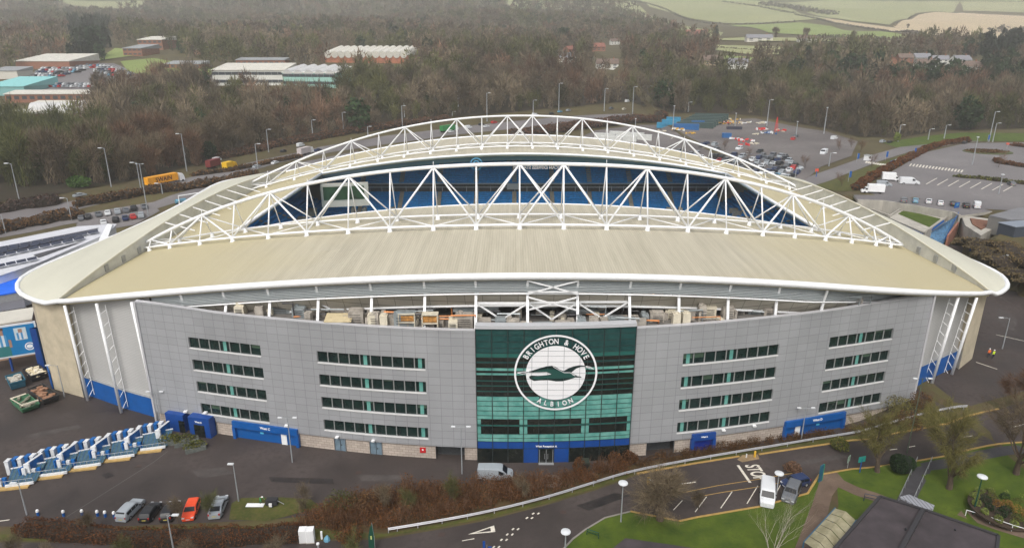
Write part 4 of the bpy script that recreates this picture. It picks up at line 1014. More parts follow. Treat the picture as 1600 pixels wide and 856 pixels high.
# lawns
sheet('lawn', W2(PX([(840, 940), (878, 862), (895, 842), (915, 827), (945, 809), (985, 798), (1060, 813), (1090, 807), (1190, 791), (1262, 771), (1280, 742), (1276, 800), (1262, 856), (1240, 960)])), LAWN, .05, 2.5)
sheet('lawn', W2(PX([(1306, 736), (1400, 724), (1480, 713), (1600, 692), (1720, 668), (1760, 960), (1290, 960), (1296, 856), (1310, 790)])), LAWN, .05, 2.5)
sheet('verge', W2(PX([(-60, 838), (220, 824), (430, 822), (600, 834), (690, 818), (760, 804), (850, 782), (940, 752), (1030, 729), (1160, 703), (1300, 684), (1420, 660), (1480, 650), (1482, 660), (1400, 675), (1250, 696), (1160, 710), (1080, 723), (1000, 738), (930, 763), (850, 787), (760, 810), (680, 825), (590, 840), (430, 843), (200, 845), (-60, 844)])), VERGE, .05, 2.0)
sheet('thicket_soil', W2(PX([(480, 800), (600, 778), (700, 756), (800, 756), (900, 745), (990, 726), (1060, 712), (1180, 697), (1240, 690), (1180, 702), (1030, 727), (940, 750), (850, 780), (760, 802), (690, 816), (600, 832), (430, 820), (470, 815), (500, 792), (486, 784)])), ground_mat('leaf_litter', (.05, .03, .015), (.09, .055, .025), (.07, .06, .02), .4, 2.5), .06, 2.0)
PATHM = ground_mat('brown_path', (.10, .07, .05), (.16, .115, .085), (.13, .09, .07), .3, 3)
sheet('path', W2(PX([(1284, 739), (1306, 736), (1318, 750), (1300, 775), (1296, 790), (1282, 856), (1260, 940), (1215, 940), (1242, 856), (1268, 790), (1278, 760)])), PATHM, .075, 2)
ribbon('path', W2(PX([(1300, 748), (1316, 757), (1340, 768), (1366, 776), (1392, 786)])), 2.2, PATHM, .08)
ribbon('path', W2(PX([(1500, 800), (1560, 822), (1640, 846)])), 1.6, PATHM, .08)
DPATH = mat('dark_path', (.045, .043, .048), .8, var=.15, scale=1)
ribbon('ramp_path', W2(PX([(1412, 790), (1424, 765), (1444, 730), (1500, 720), (1600, 702)])), 2.1, DPATH, .08)
ROOFTOP_ = None
# far roads, car parks
sheet('dual_carriageway', W2(PX([(-300, 392), (0, 348), (120, 328), (240, 302), (340, 282), (440, 254), (520, 238), (600, 226), (700, 212), (800, 202), (900, 192), (985, 184), (985, 178), (880, 183), (780, 192), (700, 201), (600, 213), (500, 230), (400, 252), (300, 277), (180, 304), (60, 324), (-100, 348), (-300, 375)])), ASPHL, .12, 8)
sheet('slip_road', W2(PX([(-200, 412), (0, 372), (100, 352), (240, 328), (340, 300), (420, 281), (480, 262), (560, 244), (560, 236), (480, 252), (400, 273), (320, 292), (240, 316), (120, 336), (0, 358), (-200, 396)])), ASPHL, .10, 7)
sheet('car_park', W2(PX([(120, 350), (140, 338), (240, 322), (250, 330), (210, 352), (150, 362), (118, 360)])), ASPHL, .14, 5)
sheet('construction_car_park', W2(PX([(860, 232), (930, 205), (1000, 196), (1080, 188), (1180, 186), (1290, 206), (1340, 222), (1330, 245), (1282, 262), (1240, 300), (1120, 330), (900, 300)])), ground_mat('wet_tarmac', (.095, .085, .085), (.17, .155, .15), (.13, .115, .11), .03, .5), .3, 4)
rd = PX([(1150, 340), (1235, 300), (1300, 272), (1360, 250), (1420, 232), (1480, 221), (1560, 216), (1680, 218)])
ribbon('side_road', W2(rd), 9.0, ASPHL, .16, s=6)
ribbon('pavement', [(p[0] + 5.5, p[1] - 4.5) for p in rd], 1.6, mat('slab', (.22, .2, .19), .85), .17, s=6)
sheet('coach_park', W2(PX([(1330, 306), (1352, 300), (1380, 276), (1412, 258), (1440, 240), (1510, 224), (1720, 222), (1800, 330), (1590, 330), (1490, 331), (1345, 312)])), ASPHL, .13, 6)
sheet('verge', W2(PX([(1268, 292), (1300, 282), (1370, 256), (1420, 240), (1446, 233), (1440, 240), (1400, 258), (1360, 278), (1335, 298), (1312, 300)])), VERGE, .18, 5)
sheet('verge', W2(PX([(1380, 224), (1440, 214), (1500, 208), (1700, 210), (1700, 222), (1500, 221), (1400, 231)])), LAWN, .2, 6)
sheet('bank', W2(PX([(1300, 312), (1325, 300), (1345, 311), (1340, 332), (1310, 322)])), ROUGH, .2, 4)
# markings
ribbon('centre_line', W2(PX([(1390, 703), (1450, 693), (1520, 681), (1580, 669), (1640, 650)])), .14, LINE, .07, dash=(4, 5))
ribbon('centre_line', W2(PX([(640, 862), (685, 853), (722, 845), (760, 838), (800, 828)])), .14, LINE, .07, dash=(3.4, 2.6))
for off in (0, 8): ribbon('give_way_line', W2(PX([(770 + off, 856), (785 + off, 842), (800 + off, 828), (815 + off, 815), (838 + off, 799), (846 + off, 797)])), .22, LINE, .07, dash=(.8, .55))
ribbon('kerb', W2(PX([(995, 740), (1080, 725), (1155, 713)])), .35, YLINE, h=.12, s=2)
ribbon('kerb', W2(PX([(1186, 710), (1250, 700), (1330, 688), (1400, 677), (1480, 662), (1560, 639)])), .35, YLINE, h=.12, s=2)
ribbon('kerb', W2(PX([(985, 799), (1062, 814), (1090, 808), (1190, 791), (1262, 771), (1280, 742), (1330, 733), (1400, 724), (1480, 712), (1600, 691)])), .3, YLINE, h=.12, s=1.5)
ribbon('kerb', W2(PX([(985, 799), (945, 809), (915, 827), (895, 842), (878, 860)])), .25, mat('kerb_stone', (.22, .2, .18), .9), h=.1, s=1.5)
ribbon('yellow_line', W2(PX([(1060, 771), (1120, 759), (1190, 748), (1240, 739)])), .13, YLINE, .07)
ribbon('yellow_line', W2(PX([(1080, 778), (1130, 769), (1190, 760), (1230, 752)])), .13, YLINE, .07)
for a, b in (((1104, 776), (1086, 800)), ((1144, 768), (1126, 794)), ((1184, 759), (1167, 787)), ((1066, 782), (1052, 797)), ((1222, 753), (1206, 782))):
    ribbon('bay_line', W2(PX([a, b])), .12, LINE, .07)
ribbon('stop_line', W2(PX([(1153, 727), (1172, 754)])), .4, LINE, .07)
ribbon('road_arrow', W2(PX([(1044, 759), (1087, 753)])), .2, LINE, .07)
mb = MB(); P = PX([(1042, 759), (1060, 754), (1060, 760)], .075); mb.face(P); tag(mb.build('road_arrow_head', LINE), kind='structure')
mb = MB()
tri = PX([(731, 835), (772, 821), (774, 831)], .075); c = sum(tri, Vector()) / 3
inn = [c + (p - c) * .55 for p in tri]
for k in range(3): mb.face([tri[k], tri[(k+1) % 3], inn[(k+1) % 3], inn[k]])
tag(mb.build('give_way_triangle', LINE), kind='structure')
PATCH = ground_mat('patched_tarmac', (.017, .014, .014), (.034, .028, .027), (.024, .02, .02), .5, 4, rvar=(.4, .8)); WORN = ground_mat('worn_tarmac', (.05, .043, .041), (.085, .074, .07), (.065, .055, .052), .5, 3)
for pl_, m_ in (([(158, 742), (170, 738), (180, 743), (166, 748)], PATCH), ([(420, 745), (520, 748), (522, 756), (424, 753)], PATCH), ([(300, 735), (350, 730), (366, 740), (312, 748)], WORN), ([(560, 742), (640, 742), (650, 752), (565, 752)], WORN), ([(40, 680), (120, 664), (130, 668), (52, 686)], WORN), ([(900, 790), (960, 770), (985, 774), (920, 798)], PATCH), ([(1220, 726), (1320, 708), (1330, 713), (1232, 732)], WORN), ([(1560, 480), (1590, 500), (1584, 520), (1556, 500)], WORN)):
    sheet('tarmac_patch', W2(PX(pl_)), m_, .052, 2)
for px_, py_ in ((217, 728), (190, 668), (560, 738), (1290, 722), (880, 800), (690, 835)):
    mb = MB(); p_ = G(px_, py_, .055); mb.prism([(p_.x + a, p_.y + b) for a, b in ((-.4, -.35), (.4, -.35), (.4, .35), (-.4, .35))], p_.z, p_.z + .012); tag(mb.build('drain_cover', mat('iron_cover', (.05, .03, .025), .7)), kind='structure')
# STOP lettering laid on the road, read by drivers coming from the right
ta, tb_ = G(1172, 728), G(1186, 748)
o = letters('STOP', 1.6, LINE, 'stop_lettering', .01); dv = (ta - tb_); ang = math.atan2(dv.y, dv.x)
cpt = G(1181, 738, .08); o.location = cpt; o.rotation_euler = (0, 0, ang + math.pi); o.scale = (1.0, 1.9, 1); tag(o, kind='structure')
ribbon('drain_line', W2(PX([(92, 815), (240, 722), (262, 705)])), .12, mat('drain', (.09, .085, .08), .7), .05)
ribbon('bay_line', W2(PX([(1525, 566), (1558, 577)])), .18, LINE, .06); ribbon('bay_line', W2(PX([(1556, 523), (1600, 533)])), .18, LINE, .06); ribbon('bay_line', W2(PX([(0, 814), (15, 812)])), .18, LINE, .06)
for k in range(8):
    x = 1470 + k * 17.2 - 6; ribbon('bay_line', W2(PX([(x, 279 + k * 1.6), (x - 17, 288.5 + k * 1.6)])), .35, LINE, .17)
mb = MB()
for k in range(17):
    a = (1423 + k * 5.0, 258 + k * .62); ribbon_into(mb, W2(PX([(a[0] + 1.2, a[1] - 1.6), (a[0] - 1.6, a[1] + 2.2)])), .55, .18, s=3)
tag(mb.build('zebra_crossing', LINE, fix=False), kind='structure')
mb = MB()
for k in range(9):
    a = (1354 + k * 3.6, 254 + k * .55); ribbon_into(mb, W2(PX([(a[0] + .8, a[1] - 1.2), (a[0] - 1.2, a[1] + 1.5)])), .8, .2, s=3)
tag(mb.build('zebra_crossing', LINE, fix=False), kind='structure')
ribbon('walkway', W2(PX([(1283, 215), (1240, 235), (1190, 262), (1165, 275)])), 2.2, mat('pale_path', (.42, .40, .36), .8), .2, s=5)
ribbon('walkway', W2(PX([(1055, 213), (1000, 232), (975, 244)])), 1.8, MATS['pale_path'], .2, s=5)
for k in range(9):
    x = 1085 + k * 22; ribbon('bay_line', W2(PX([(x, 236 - k * 1.5), (x + 16, 231 - k * 1.5)])), .3, LINE, .2, s=5)
# far fields on the hillside and village green
F1 = ground_mat('pale_field', (.23, .25, .11), (.30, .30, .15), (.26, .26, .14), .004, .05); F2 = ground_mat('stubble_field', (.42, .33, .21), (.48, .38, .26), (.40, .34, .20), .004, .06)
F3 = ground_mat('bright_field', (.17, .22, .06), (.22, .27, .08), (.19, .23, .08), .01, .1)
FIELDS = [([(90, 1), (225, 2), (222, 12), (160, 14), (110, 9)], F1), ([(790, 0), (850, 0), (985, 3), (1010, 20), (1060, 40), (1130, 52), (1110, 62), (1040, 50), (950, 12), (860, 14), (800, 18)], F1),
          ([(1000, 1), (1200, 2), (1250, 22), (1300, 30), (1240, 34), (1140, 38), (1080, 30), (1015, 12)], F1), ([(1300, 1), (1500, 2), (1490, 20), (1430, 22), (1390, 40), (1330, 34), (1260, 20), (1215, 5)], F1),
          ([(1395, 42), (1435, 24), (1500, 21), (1600, 26), (1640, 60), (1570, 62), (1480, 56)], F2), ([(1245, 23), (1330, 36), (1400, 45), (1490, 58), (1440, 55), (1380, 48), (1300, 36)], F2),
          ([(1140, 40), (1250, 36), (1300, 42), (1420, 58), (1395, 62), (1300, 58), (1200, 52)], F3), ([(1100, 64), (1160, 60), (1300, 62), (1400, 66), (1380, 68), (1200, 66)], F1), ([(1500, 2), (1640, 2), (1640, 22), (1505, 18)], F1),
          ([(1285, 73), (1390, 74), (1392, 79), (1310, 84), (1250, 82)], F3), ([(1120, 72), (1250, 76), (1240, 86), (1180, 88), (1118, 80)], F1), ([(1120, 88), (1200, 92), (1195, 98), (1130, 94)], F3), ([(1525, 98), (1555, 100), (1550, 108), (1520, 104)], F3),
          ([(812, 50), (845, 51), (842, 55), (812, 55)], F3), ([(188, 97), (240, 92), (335, 108), (330, 118), (235, 125), (200, 112)], F3), ([(180, 76), (212, 80), (210, 88), (150, 96), (165, 86)], F3)]
for k, (pl, m) in enumerate(FIELDS): sheet('field', W2(PX(pl)), m, 1.2 if k < 12 else .6, 28 if k < 12 else 12)
sheet('car_park', W2(PX([(40, 128), (62, 108), (130, 99), (178, 100), (222, 118), (205, 134), (130, 146), (50, 142)])), ASPHL, .5, 12)
sheet('car_park', W2(PX([(288, 118), (330, 112), (336, 128), (296, 132)])), ASPHL, .5, 12)

# ---------- retaining walls and sunken court beside the coach park ----------
def at_z(px, py, z): return at(px, py, z)
RW_ = empty('retaining_wall', (120, 215, 4), 0, 'stained concrete retaining walls with blue panels stepping down from the upper car park', 'wall')
def rw(mb, name, m):
    o = mb.build(name, m); o.data.transform(Matrix.Translation(-Vector((120, 215, 4)))); o.parent = RW_; return o
def wall(pts, z0, z1, t=.5, name='wall', m=CONC):
    mb = MB(); P = [Vector((p[0], p[1], 0)) for p in pts]
    for a, b in zip(P[:-1], P[1:]): mb.beam((a.x, a.y, (z0 + z1) / 2), (b.x, b.y, (z0 + z1) / 2), t, z1 - z0)
    return rw(mb, name, m)
q = [at(a, b, 10.4) for a, b in ((1340, 312), (1380, 313), (1418, 319), (1490, 331), (1500, 336))]
wall(q, 3, 10.4)
mb = MB(); qq = [Vector((p.x, p.y, 0)) for p in q]; off_ = [(3, 9), (8, 9), (9, 9), (12, 10), (14, 6)]; mb.prism([(p.x, p.y) for p in qq] + [(p.x + a, p.y + b) for p, (a, b) in list(zip(qq, off_))[::-1]], 9.3, 10.16, 0, 1)
o = mb.build('car_park_apron', [CONC, ASPHL]); tag(o, kind='structure')
mb = MB(); cb_ = [at(a, b, 8.0) for a, b in ((1389, 340), (1412, 325), (1480, 341), (1446, 364))]; mb.prism([(p.x, p.y) for p in cb_], 3, 8.0); rw(mb, 'court_base', CONC)
for i_, j_ in ((1, 2), (0, 1), (2, 3)): wall([cb_[i_], cb_[j_]], 8.0, 8.7, .35, 'parapet')
wall([at(1340, 312, 10.4), at(1341, 338, 9.4)], 3, 9.4); wall([at(1366, 314, 10.2), at(1391, 339, 6.8)], 3, 7.4)
sheet_q = [at(1403, 334, 8.05), at(1414, 328, 8.05), at(1470, 342, 8.05), at(1452, 355, 8.05)]
mb = MB(); c = [Vector((p.x, p.y, 8.06)) for p in sheet_q]; mb.face(c); rw(mb, 'turf', LAWN)
qa = cb_[0]; qb = cb_[3]
for k in range(3):
    a = qa.lerp(qb, k / 3 + .02); b = qa.lerp(qb, (k + 1) / 3 - .04); mb = MB(); mb.beam((a.x - .35, a.y - .35, 6.7), (b.x - .35, b.y - .35, 6.7), .12, 1.9); rw(mb, 'blue_panel', BLUE)
STEPB = mat('blue_steps', (.10, .22, .36), .6, var=.4, scale=1.5)
top = [at(1474, 350, 9.5), at(1497, 337, 9.5)]; bot = [at(1440, 375, 4.3), at(1474, 382, 4.3)]
mb = MB(); n = 16
for k in range(n):
    a0 = top[0].lerp(bot[0], k / n); a1 = top[1].lerp(bot[1], k / n); b0 = top[0].lerp(bot[0], (k + 1) / n); b1 = top[1].lerp(bot[1], (k + 1) / n)
    mb.face([a0, a1, Vector((b1.x, b1.y, a1.z)), Vector((b0.x, b0.y, a0.z))]); mb.face([Vector((b0.x, b0.y, a0.z)), Vector((b1.x, b1.y, a1.z)), b1, b0])
rw(mb, 'steps', STEPB)
mb = MB()
for side in ((top[0], bot[0]), (top[1], bot[1])): mb.beam(side[0] + Vector((0, 0, 1)), side[1] + Vector((0, 0, 1)), .12, .5)
rw(mb, 'stair_rail', BLUE)
wall([at(1500, 336, 10.2), at(1478, 384, 5)], 3, 8.2, m=mat('brick_red', (.28, .12, .08), .9, var=.2, scale=1))
BLK2 = empty('concrete_service_block', (148, 185, 4), 0, 'weathered concrete service block with planted flat roof beside the blue steps', 'building')
def ww(mb, name, m, root, base):
    o = mb.build(name, m); o.data.transform(Matrix.Translation(-Vector(base))); o.parent = root; return o
pl = [at(a, b, 9.5) for a, b in ((1502, 336), (1562, 344), (1560, 352), (1533, 368), (1508, 352))]
mb = MB(); mb.prism([(p.x, p.y) for p in pl], 2, 9.5); ww(mb, 'wall', CONC, BLK2, (148, 185, 4))
cc = sum(pl, Vector()) / 5; mb = MB(); mb.prism([((p.x - cc.x) * .55 + cc.x, (p.y - cc.y) * .55 + cc.y) for p in pl], 9.5, 9.8); ww(mb, 'roof_bed', mat('soil_bed', (.16, .07, .04), .9, var=.4, scale=1.5), BLK2, (148, 185, 4))
p = at(1518, 384, 5.2); mb = MB(); mb.box((p.x, p.y, p.z), (3, .3, 3.2), .9); ww(mb, 'door', BLUE, BLK2, (148, 185, 4))
SB = empty('pavilion_building', (180, 196, 9), 0, 'low flat grey pavilion with strip windows at the edge of the upper car park', 'building')
mb = MB(); pl = [at(a, b, 13.0) for a, b in ((1545, 338), (1590, 326), (1680, 328), (1680, 340), (1578, 345))]; mb.prism([(p.x, p.y) for p in pl], 8, 13); ww(mb, 'wall', mat('pav', (.17, .165, .155), .8, var=.1, scale=.5), SB, (180, 196, 9))
mb = MB(); mb.prism([(p.x, p.y - .2) for p in pl], 13.02, 13.35); ww(mb, 'roof', mat('pav_roof', (.17, .17, .18), .6, var=.1, scale=.3), SB, (180, 196, 9))
for k in range(4):
    a = pl[0].lerp(pl[4], .5); mb = MB(); p = at(1575 + k * 14, 337, 11.5); mb.box((p.x, p.y, 11.3), (2, .4, 1.2), .1); ww(mb, 'window', BLK, SB, (180, 196, 9))
DS = empty('dark_shed', at(1590, 366, 10), 0, 'dark blue grey shed beside the pavilion above the brown bank', 'shed')
mb = MB(); mb.box((0, 0, 1.2), (9, 5, 3.4), .25); o = mb.build('wall', mat('slate_blue', (.04, .05, .07), .7)); o.parent = DS
mb = MB(); mb.box((0, 0, 3.0), (9.4, 5.4, .2), .25); o = mb.build('roof', mat('shed_roof', (.2, .23, .28), .6)); o.parent = DS
# brown scrub bank on the right
# ---------- foreground flat roofed building ----------
RT = mat('felt_roof', (.045, .036, .040), .75, var=.35, scale=.4, detail=8); EDGE = mat('roof_edge', (.03, .028, .032), .6)
zb = 4.2; FB = empty('flat_roofed_building', (45, 66, 0), 0, 'single storey building with dark felt flat roof split by a raised joint on the lawn', 'building')
pts = [at(a, b, zb) for a, b in ((1375, 776), (1442, 796), (1560, 837), (1550, 930), (1240, 930))]
def fw(mb, name, m, root=None): return ww(mb, name, m, root or FB, (45, 66, 0))
mb = MB(); mb.prism([(p.x, p.y) for p in pts], -.5, zb - .3); fw(mb, 'wall', mat('brown_wall', (.12, .09, .07), .9))
mb = MB(); mb.prism([(p.x, p.y) for p in pts], zb - .28, zb); rf = fw(mb, 'roof', RT)
mb = MB(); loop_ = pts + [pts[0]]
for a, b in zip(loop_[:-1], loop_[1:]): mb.beam(a + Vector((0, 0, .08)), b + Vector((0, 0, .08)), .35, .25)
fw(mb, 'roof_kerb', EDGE, None)
mb = MB(); mb.beam(at(1442, 796, zb + .25), at(1385, 900, zb + .25), .5, .45); fw(mb, 'raised_joint', EDGE)
mb = MB()
mb.tube([at(1415, 828, zb), at(1415, 828, zb) + Vector((0, 0, .35))], .12, 8); mb.tube([at(1492, 828, zb), at(1492, 828, zb) + Vector((0, 0, .2))], .1, 8); fw(mb, 'roof_vent', DARK)
mb = MB(); c = at(1433, 790, zb - .2); mb.prism([(p.x, p.y) for p in [at(a, b, zb) for a, b in ((1405, 777), (1420, 773), (1460, 790), (1458, 796), (1442, 796))]], zb - .1, zb + .12); fw(mb, 'ribbed_canopy', grid_mat('ribbed', (.27, .28, .31), (.12, .12, .13), .45, 30, .06, axes=('X', 'Y'), var=.03))
CAN = empty('walkway_canopy', at(1300, 825, 3), 0, 'weathered translucent ribbed canopy beside the dark flat roofed building', 'canopy')
mb = MB(); cp = [at(a, b, 3.2) for a, b in ((1256, 846), (1305, 793), (1338, 812), (1290, 880))]; n = 6
for k in range(n):
    a = cp[0].lerp(cp[1], k / n); b = cp[0].lerp(cp[1], (k + 1) / n - .012); c_ = cp[3].lerp(cp[2], (k + 1) / n - .012); d = cp[3].lerp(cp[2], k / n); up_ = Vector((0, 0, .45))
    m1 = a.lerp(d, .5) + up_; m2 = b.lerp(c_, .5) + up_
    mb.face([a, b, m2, m1]); mb.face([m1, m2, c_, d])
o = ww(mb, 'panels', mat('algae_panel', (.20, .18, .10), .5, col2=(.36, .33, .22), scale=.8), CAN, CAN.location)
mb = MB()
for p in (cp[0], cp[1], cp[2]): mb.tube([p, Vector((p.x, p.y, 0))], .08, 6)
mb.beam(cp[0], cp[1], .1, .15).beam(cp[2], cp[3], .1, .15); ww(mb, 'frame', mat('blue_frame', (.02, .10, .18), .5), CAN, CAN.location)
B2 = empty('low_dark_building', at(1010, 880, 0), 0, 'edge of a low dark flat roof poking in below the bare spreading tree', 'building')
mb = MB(); p2 = [at(a, b, 3.5) for a, b in ((950, 862), (977, 840), (1088, 856), (1080, 950), (940, 950))]; mb.prism([(p.x, p.y) for p in p2], -.5, 3.2); ww(mb, 'wall', MATS['brown_wall'], B2, B2.location)
mb = MB(); mb.prism([(p.x, p.y) for p in p2], 3.22, 3.5); ww(mb, 'roof', RT, B2, B2.location)
# small blue shelter frames on the lawn
def frame_thing(px, py, name, label, w, h, m, ang=0.0):
    t = empty(name, G(px, py), ang, label, 'rail'); mb = MB()
    mb.tube([(-w/2, 0, 0), (-w/2, 0, h), (w/2, 0, h), (w/2, 0, 0)], .06, 5); mb.build('frame', m, t); mb = MB().box((0, 0, h * .6), (w, .04, .08)); mb.build('rail', m, t); return t
GRN = mat('dark_green', (.0, .05, .035), .5)
frame_thing(926, 838, 'hoop_rail', 'small dark green hoop rail standing on the lawn edge', 1.6, .9, GRN, -.5)
frame_thing(1362, 785, 'hoop_rail', 'dark blue hoop rail at the end of the brown path', 2.0, 1.2, mat('dk', (.01, .03, .06), .5), -.4)
# white handrail beside steps
H = empty('handrail', G(1560, 835), 0, 'white tubular handrail beside the brown path near the round flower bed', 'handrail')
P = [G(1508, 806), G(1546, 818), G(1580, 830), G(1620, 842)]; mb = MB(); mb.tube([p + Vector((0, 0, 1.0)) for p in P], .05, 6)
for p in P: mb.tube([p, p + Vector((0, 0, 1.0))], .045, 5)
ww(mb, 'rail', WHITE, H, H.location)
H = empty('ramp_railing', G(1428, 745), 0, 'thin metal railings on both sides of the dark ramp path', 'railing')
for s_, l in (('a', [(1404, 783), (1432, 722)]), ('b', [(1426, 786), (1455, 722)])):
    mb = MB(); P = resample(PX(l), 1.6); mb.tube([p + Vector((0, 0, 1.0)) for p in P], .04, 5)
    for p in P: mb.tube([p, p + Vector((0, 0, 1.0))], .03, 4)
    ww(mb, 'railing_run', GREYM, H, H.location)
# guardrail
GR = empty('guardrail', G(900, 776), 0, 'long galvanised steel crash barrier following the kerb of the access road', 'guardrail')
gp = smooth_line([(p.x, p.y, 0) for p in PX([(607, 833), (680, 821), (760, 806), (850, 784), (920, 762), (980, 743), (1060, 727), (1140, 713), (1220, 700), (1300, 686), (1380, 668), (1440, 652), (1510, 640)])], 2)
gp = [g3(p.x, p.y) for p in resample(gp, 2.0)]
RAILM = mat('galvanised', (.38, .38, .40), .45, metal=.4, var=.1, scale=2)
mb = MB(); prof = [(0, .42), (.09, .48), (0, .56), (0, .62), (.09, .70), (0, .78), (-.05, .78), (-.05, .42)]
rings = []
for i, p in enumerate(gp):
    d = gp[min(i + 1, len(gp)-1)] - gp[max(i-1, 0)]; d.z = 0; d.normalize(); n = Vector((d.y, -d.x, 0)); rings.append([p + n * a + Vector((0, 0, b + .1)) for a, b in prof])
mb.loft(rings, closed=True, cap=True); ww(mb, 'rail', RAILM, GR, GR.location)
mb = MB()
for p in gp[::2]: mb.box((p.x, p.y + .1, p.z + .4), (.1, .12, .9))
ww(mb, 'posts', RAILM, GR, GR.location)
tag(GR.children[-1], None)
# ---------- striped turnstile bays ----------
WB = mat('white_render', (.60, .62, .64), .7, var=.16, scale=1.5); BB = mat('blue_render', (.0, .10, .34), .6, var=.3, scale=1.5); TQ = mat('turquoise_grille', (.04, .095, .13), .5, var=.3, scale=3); OCH = mat('ochre_kerb', (.42, .28, .10), .8, var=.15, scale=1.5)
def bay():
    t = empty('turnstile_bay', (0, 0, 0))
    def bx(nm, c, d, m, par=None, rz=0.0):
        o = MB().box(c, d, rz).build(nm, m, par or t); return o
    for k in range(5):
        x = -2.45 + k * .72; y = 2.9 + k * .3; z = 2.2; m = WB if k % 2 == 0 else BB
        c_ = bx('pier', (x, y + .2 * (k % 2), z / 2), (.52, .9, z), m); bx('coping', (x, y + .2 * (k % 2), z + .05), (.6, 1.0, .1), m, c_)
    w = bx('side_wall', (1.35, 2.9, 1.2), (.22, 2.6, 2.4), BB, rz=-.25); bx('end_cap', (1.0, 1.55, 1.2), (.75, .3, 2.4), WB, w); bx('coping', (1.35, 2.9, 2.44), (.34, 2.7, .08), WB, w, -.25)
    mb = MB(); mb.face([(-1.5, 1.9, 1.35), (2.5, 3.4, 1.35), (2.7, .3, .35), (-.8, -.7, .35)]); mb.build('sloping_grille', TQ, t, fix=False)
    mb = MB(); mb.beam((-1.6, 1.9, 1.45), (2.5, 3.4, 1.45), .16, .14); mb.build('ledge', WB, t)
    for k in range(7): MB().beam((-1.2 + k * .55, 2.0 + k * .2, 1.5), (-.7 + k * .5, -.6 + k * .14, .55), .035, .035).build('grille_bar', BB, t)
    w = bx('side_wall', (-3.05, -.2, .95), (.2, 2.2, 1.9), BB, rz=-.25); bx('end_cap', (-2.75, -1.05, .95), (.5, .25, 1.9), WB, w)
    for k in range(3): bx('pier', (-2.35 + k * .58, -.65 + k * .2, .7), (.5, .35, 1.4), BB if k % 2 == 0 else WB)
    mb = MB(); mb.beam((-.9, -.8, .38), (2.6, -.1, .38), .35, .3); mb.build('low_wall', WB, t)
    mb = MB(); mb.tube([(-2.6, -1.0, 1.1), (-.9, -.75, 1.1), (2.5, -.05, 1.1)], .04, 5)
    for k in range(5): mb.tube([(-.9 + k * .85, -.75 + k * .175, .4), (-.9 + k * .85, -.75 + k * .175, 1.1)], .03, 4)
    mb.build('hand_rail', GREYM, t)
    mb = MB(); mb.beam((-2.6, -1.3, .12), (2.2, -.6, .12), .8, .24); mb.build('ochre_step', OCH, t)
    return t
b0 = bay(); locs = [(25, 757), (78, 741), (131, 728), (184, 714), (233, 701)]
LB = ['blue and white striped turnstile bay cut off by the left edge of the view', 'blue and white striped turnstile bay next to the one at the left edge', 'blue and white striped turnstile bay in the middle of the row of five', 'blue and white striped turnstile bay one short of the stadium end', 'blue and white striped turnstile bay nearest the stadium planter']
for i, (px, py) in enumerate(locs):
    t = b0 if i == 0 else clone(b0); t.location = G(px, py); t.rotation_euler = (0, 0, .06); tag(t, LB[i], 'turnstile', 'striped turnstile bays by the stadium')
# ---------- left side: billboard, buildings, skips ----------
BBD = empty('billboard', at(20, 560, 0), 0, 'large tilted blue billboard of footballers in striped shirts beside the end wall', 'billboard')
bl = BBD.location.copy()
c4 = [at(-6, 598, 1.0), at(66, 548, 3.5), at(52, 500, 8.5), at(-6, 513, 8.5)]
A = at(-40, 566, 3.2); Bp = at(66, 549, 3.2); dirv = (Bp - A); dirv.z = 0; L_ = dirv.length; dirv.normalize(); upv = Vector((0, 0, 1)); nv = Vector((dirv.y, -dirv.x, 0))
def bq(u0, v0, u1, v1, d, m, nm, par=None, H=6.2):
    mb = MB(); o_ = A + nv * d
    mb.face([o_ + dirv * (u0 * L_) + upv * (v0 * H), o_ + dirv * (u1 * L_) + upv * (v0 * H), o_ + dirv * (u1 * L_) + upv * (v1 * H), o_ + dirv * (u0 * L_) + upv * (v1 * H)])
    o = mb.build(nm, m, fix=False); o.data.transform(Matrix.Translation(-bl)); o.parent = par or BBD; return o
mb = MB(); mb.beam(A + upv * 3.1 - nv * .15, Bp + upv * 3.1 - nv * .15, .3, 6.6); ww(mb, 'frame', mat('pale_frame', (.6, .64, .68), .5), BBD, bl)
PAN = bq(.01, 0.02, .97, .98, .03, mat('poster_blue', (.0, .17, .42), .5, var=.1, scale=.4), 'poster')
SK = mat('skin_print', (.35, .2, .14), .6); STR = mat('shirt_white', (.6, .65, .7), .6); STB = mat('shirt_blue', (.05, .25, .5), .6); HRD = mat('hair_print', (.08, .04, .02), .7); TQP = mat('teal_print', (.02, .16, .17), .6)
fig = [(.30, .02, .56, .35, TQP)] + [(.36 + k * .035, .35, .36 + (k + 1) * .035, .72, STR if k % 2 else STB) for k in range(5)] + [(.41, .72, .50, .92, SK), (.40, .88, .51, .96, HRD), (.55, .30, .59, .55, SK), (.31, .28, .36, .6, SK)]
fig += [(.66, .5, .84, .9, mat('pale_print', (.5, .6, .65), .6))] + [(.69 + k * .03, .52, .69 + (k + 1) * .03, .74, STR if k % 2 else STB) for k in range(4)] + [(.72, .74, .78, .86, SK)]
for k, (a, b, c_, d, m) in enumerate(fig): bq(a, b, c_, d, .05 + .002 * k, m, 'poster_figure', PAN)
mb = MB()
cx_, cz_ = A + dirv * (.84 * L_) + upv * 1.55, 0
mb.loft([[cx_ + nv * .08 + dirv * (math.cos(t) * r) + upv * (math.sin(t) * r) for r in (.62, .8)] for t in lin(0, 2 * math.pi, 25)])
mb.loft([[cx_ + nv * .08 + dirv * (math.cos(t) * r) + upv * (math.sin(t) * r * .8) for r in (.0001, .5)] for t in lin(0, 2 * math.pi, 25)]); ww(mb, 'poster_badge', WHITE, BBD, bl)
mb = MB()
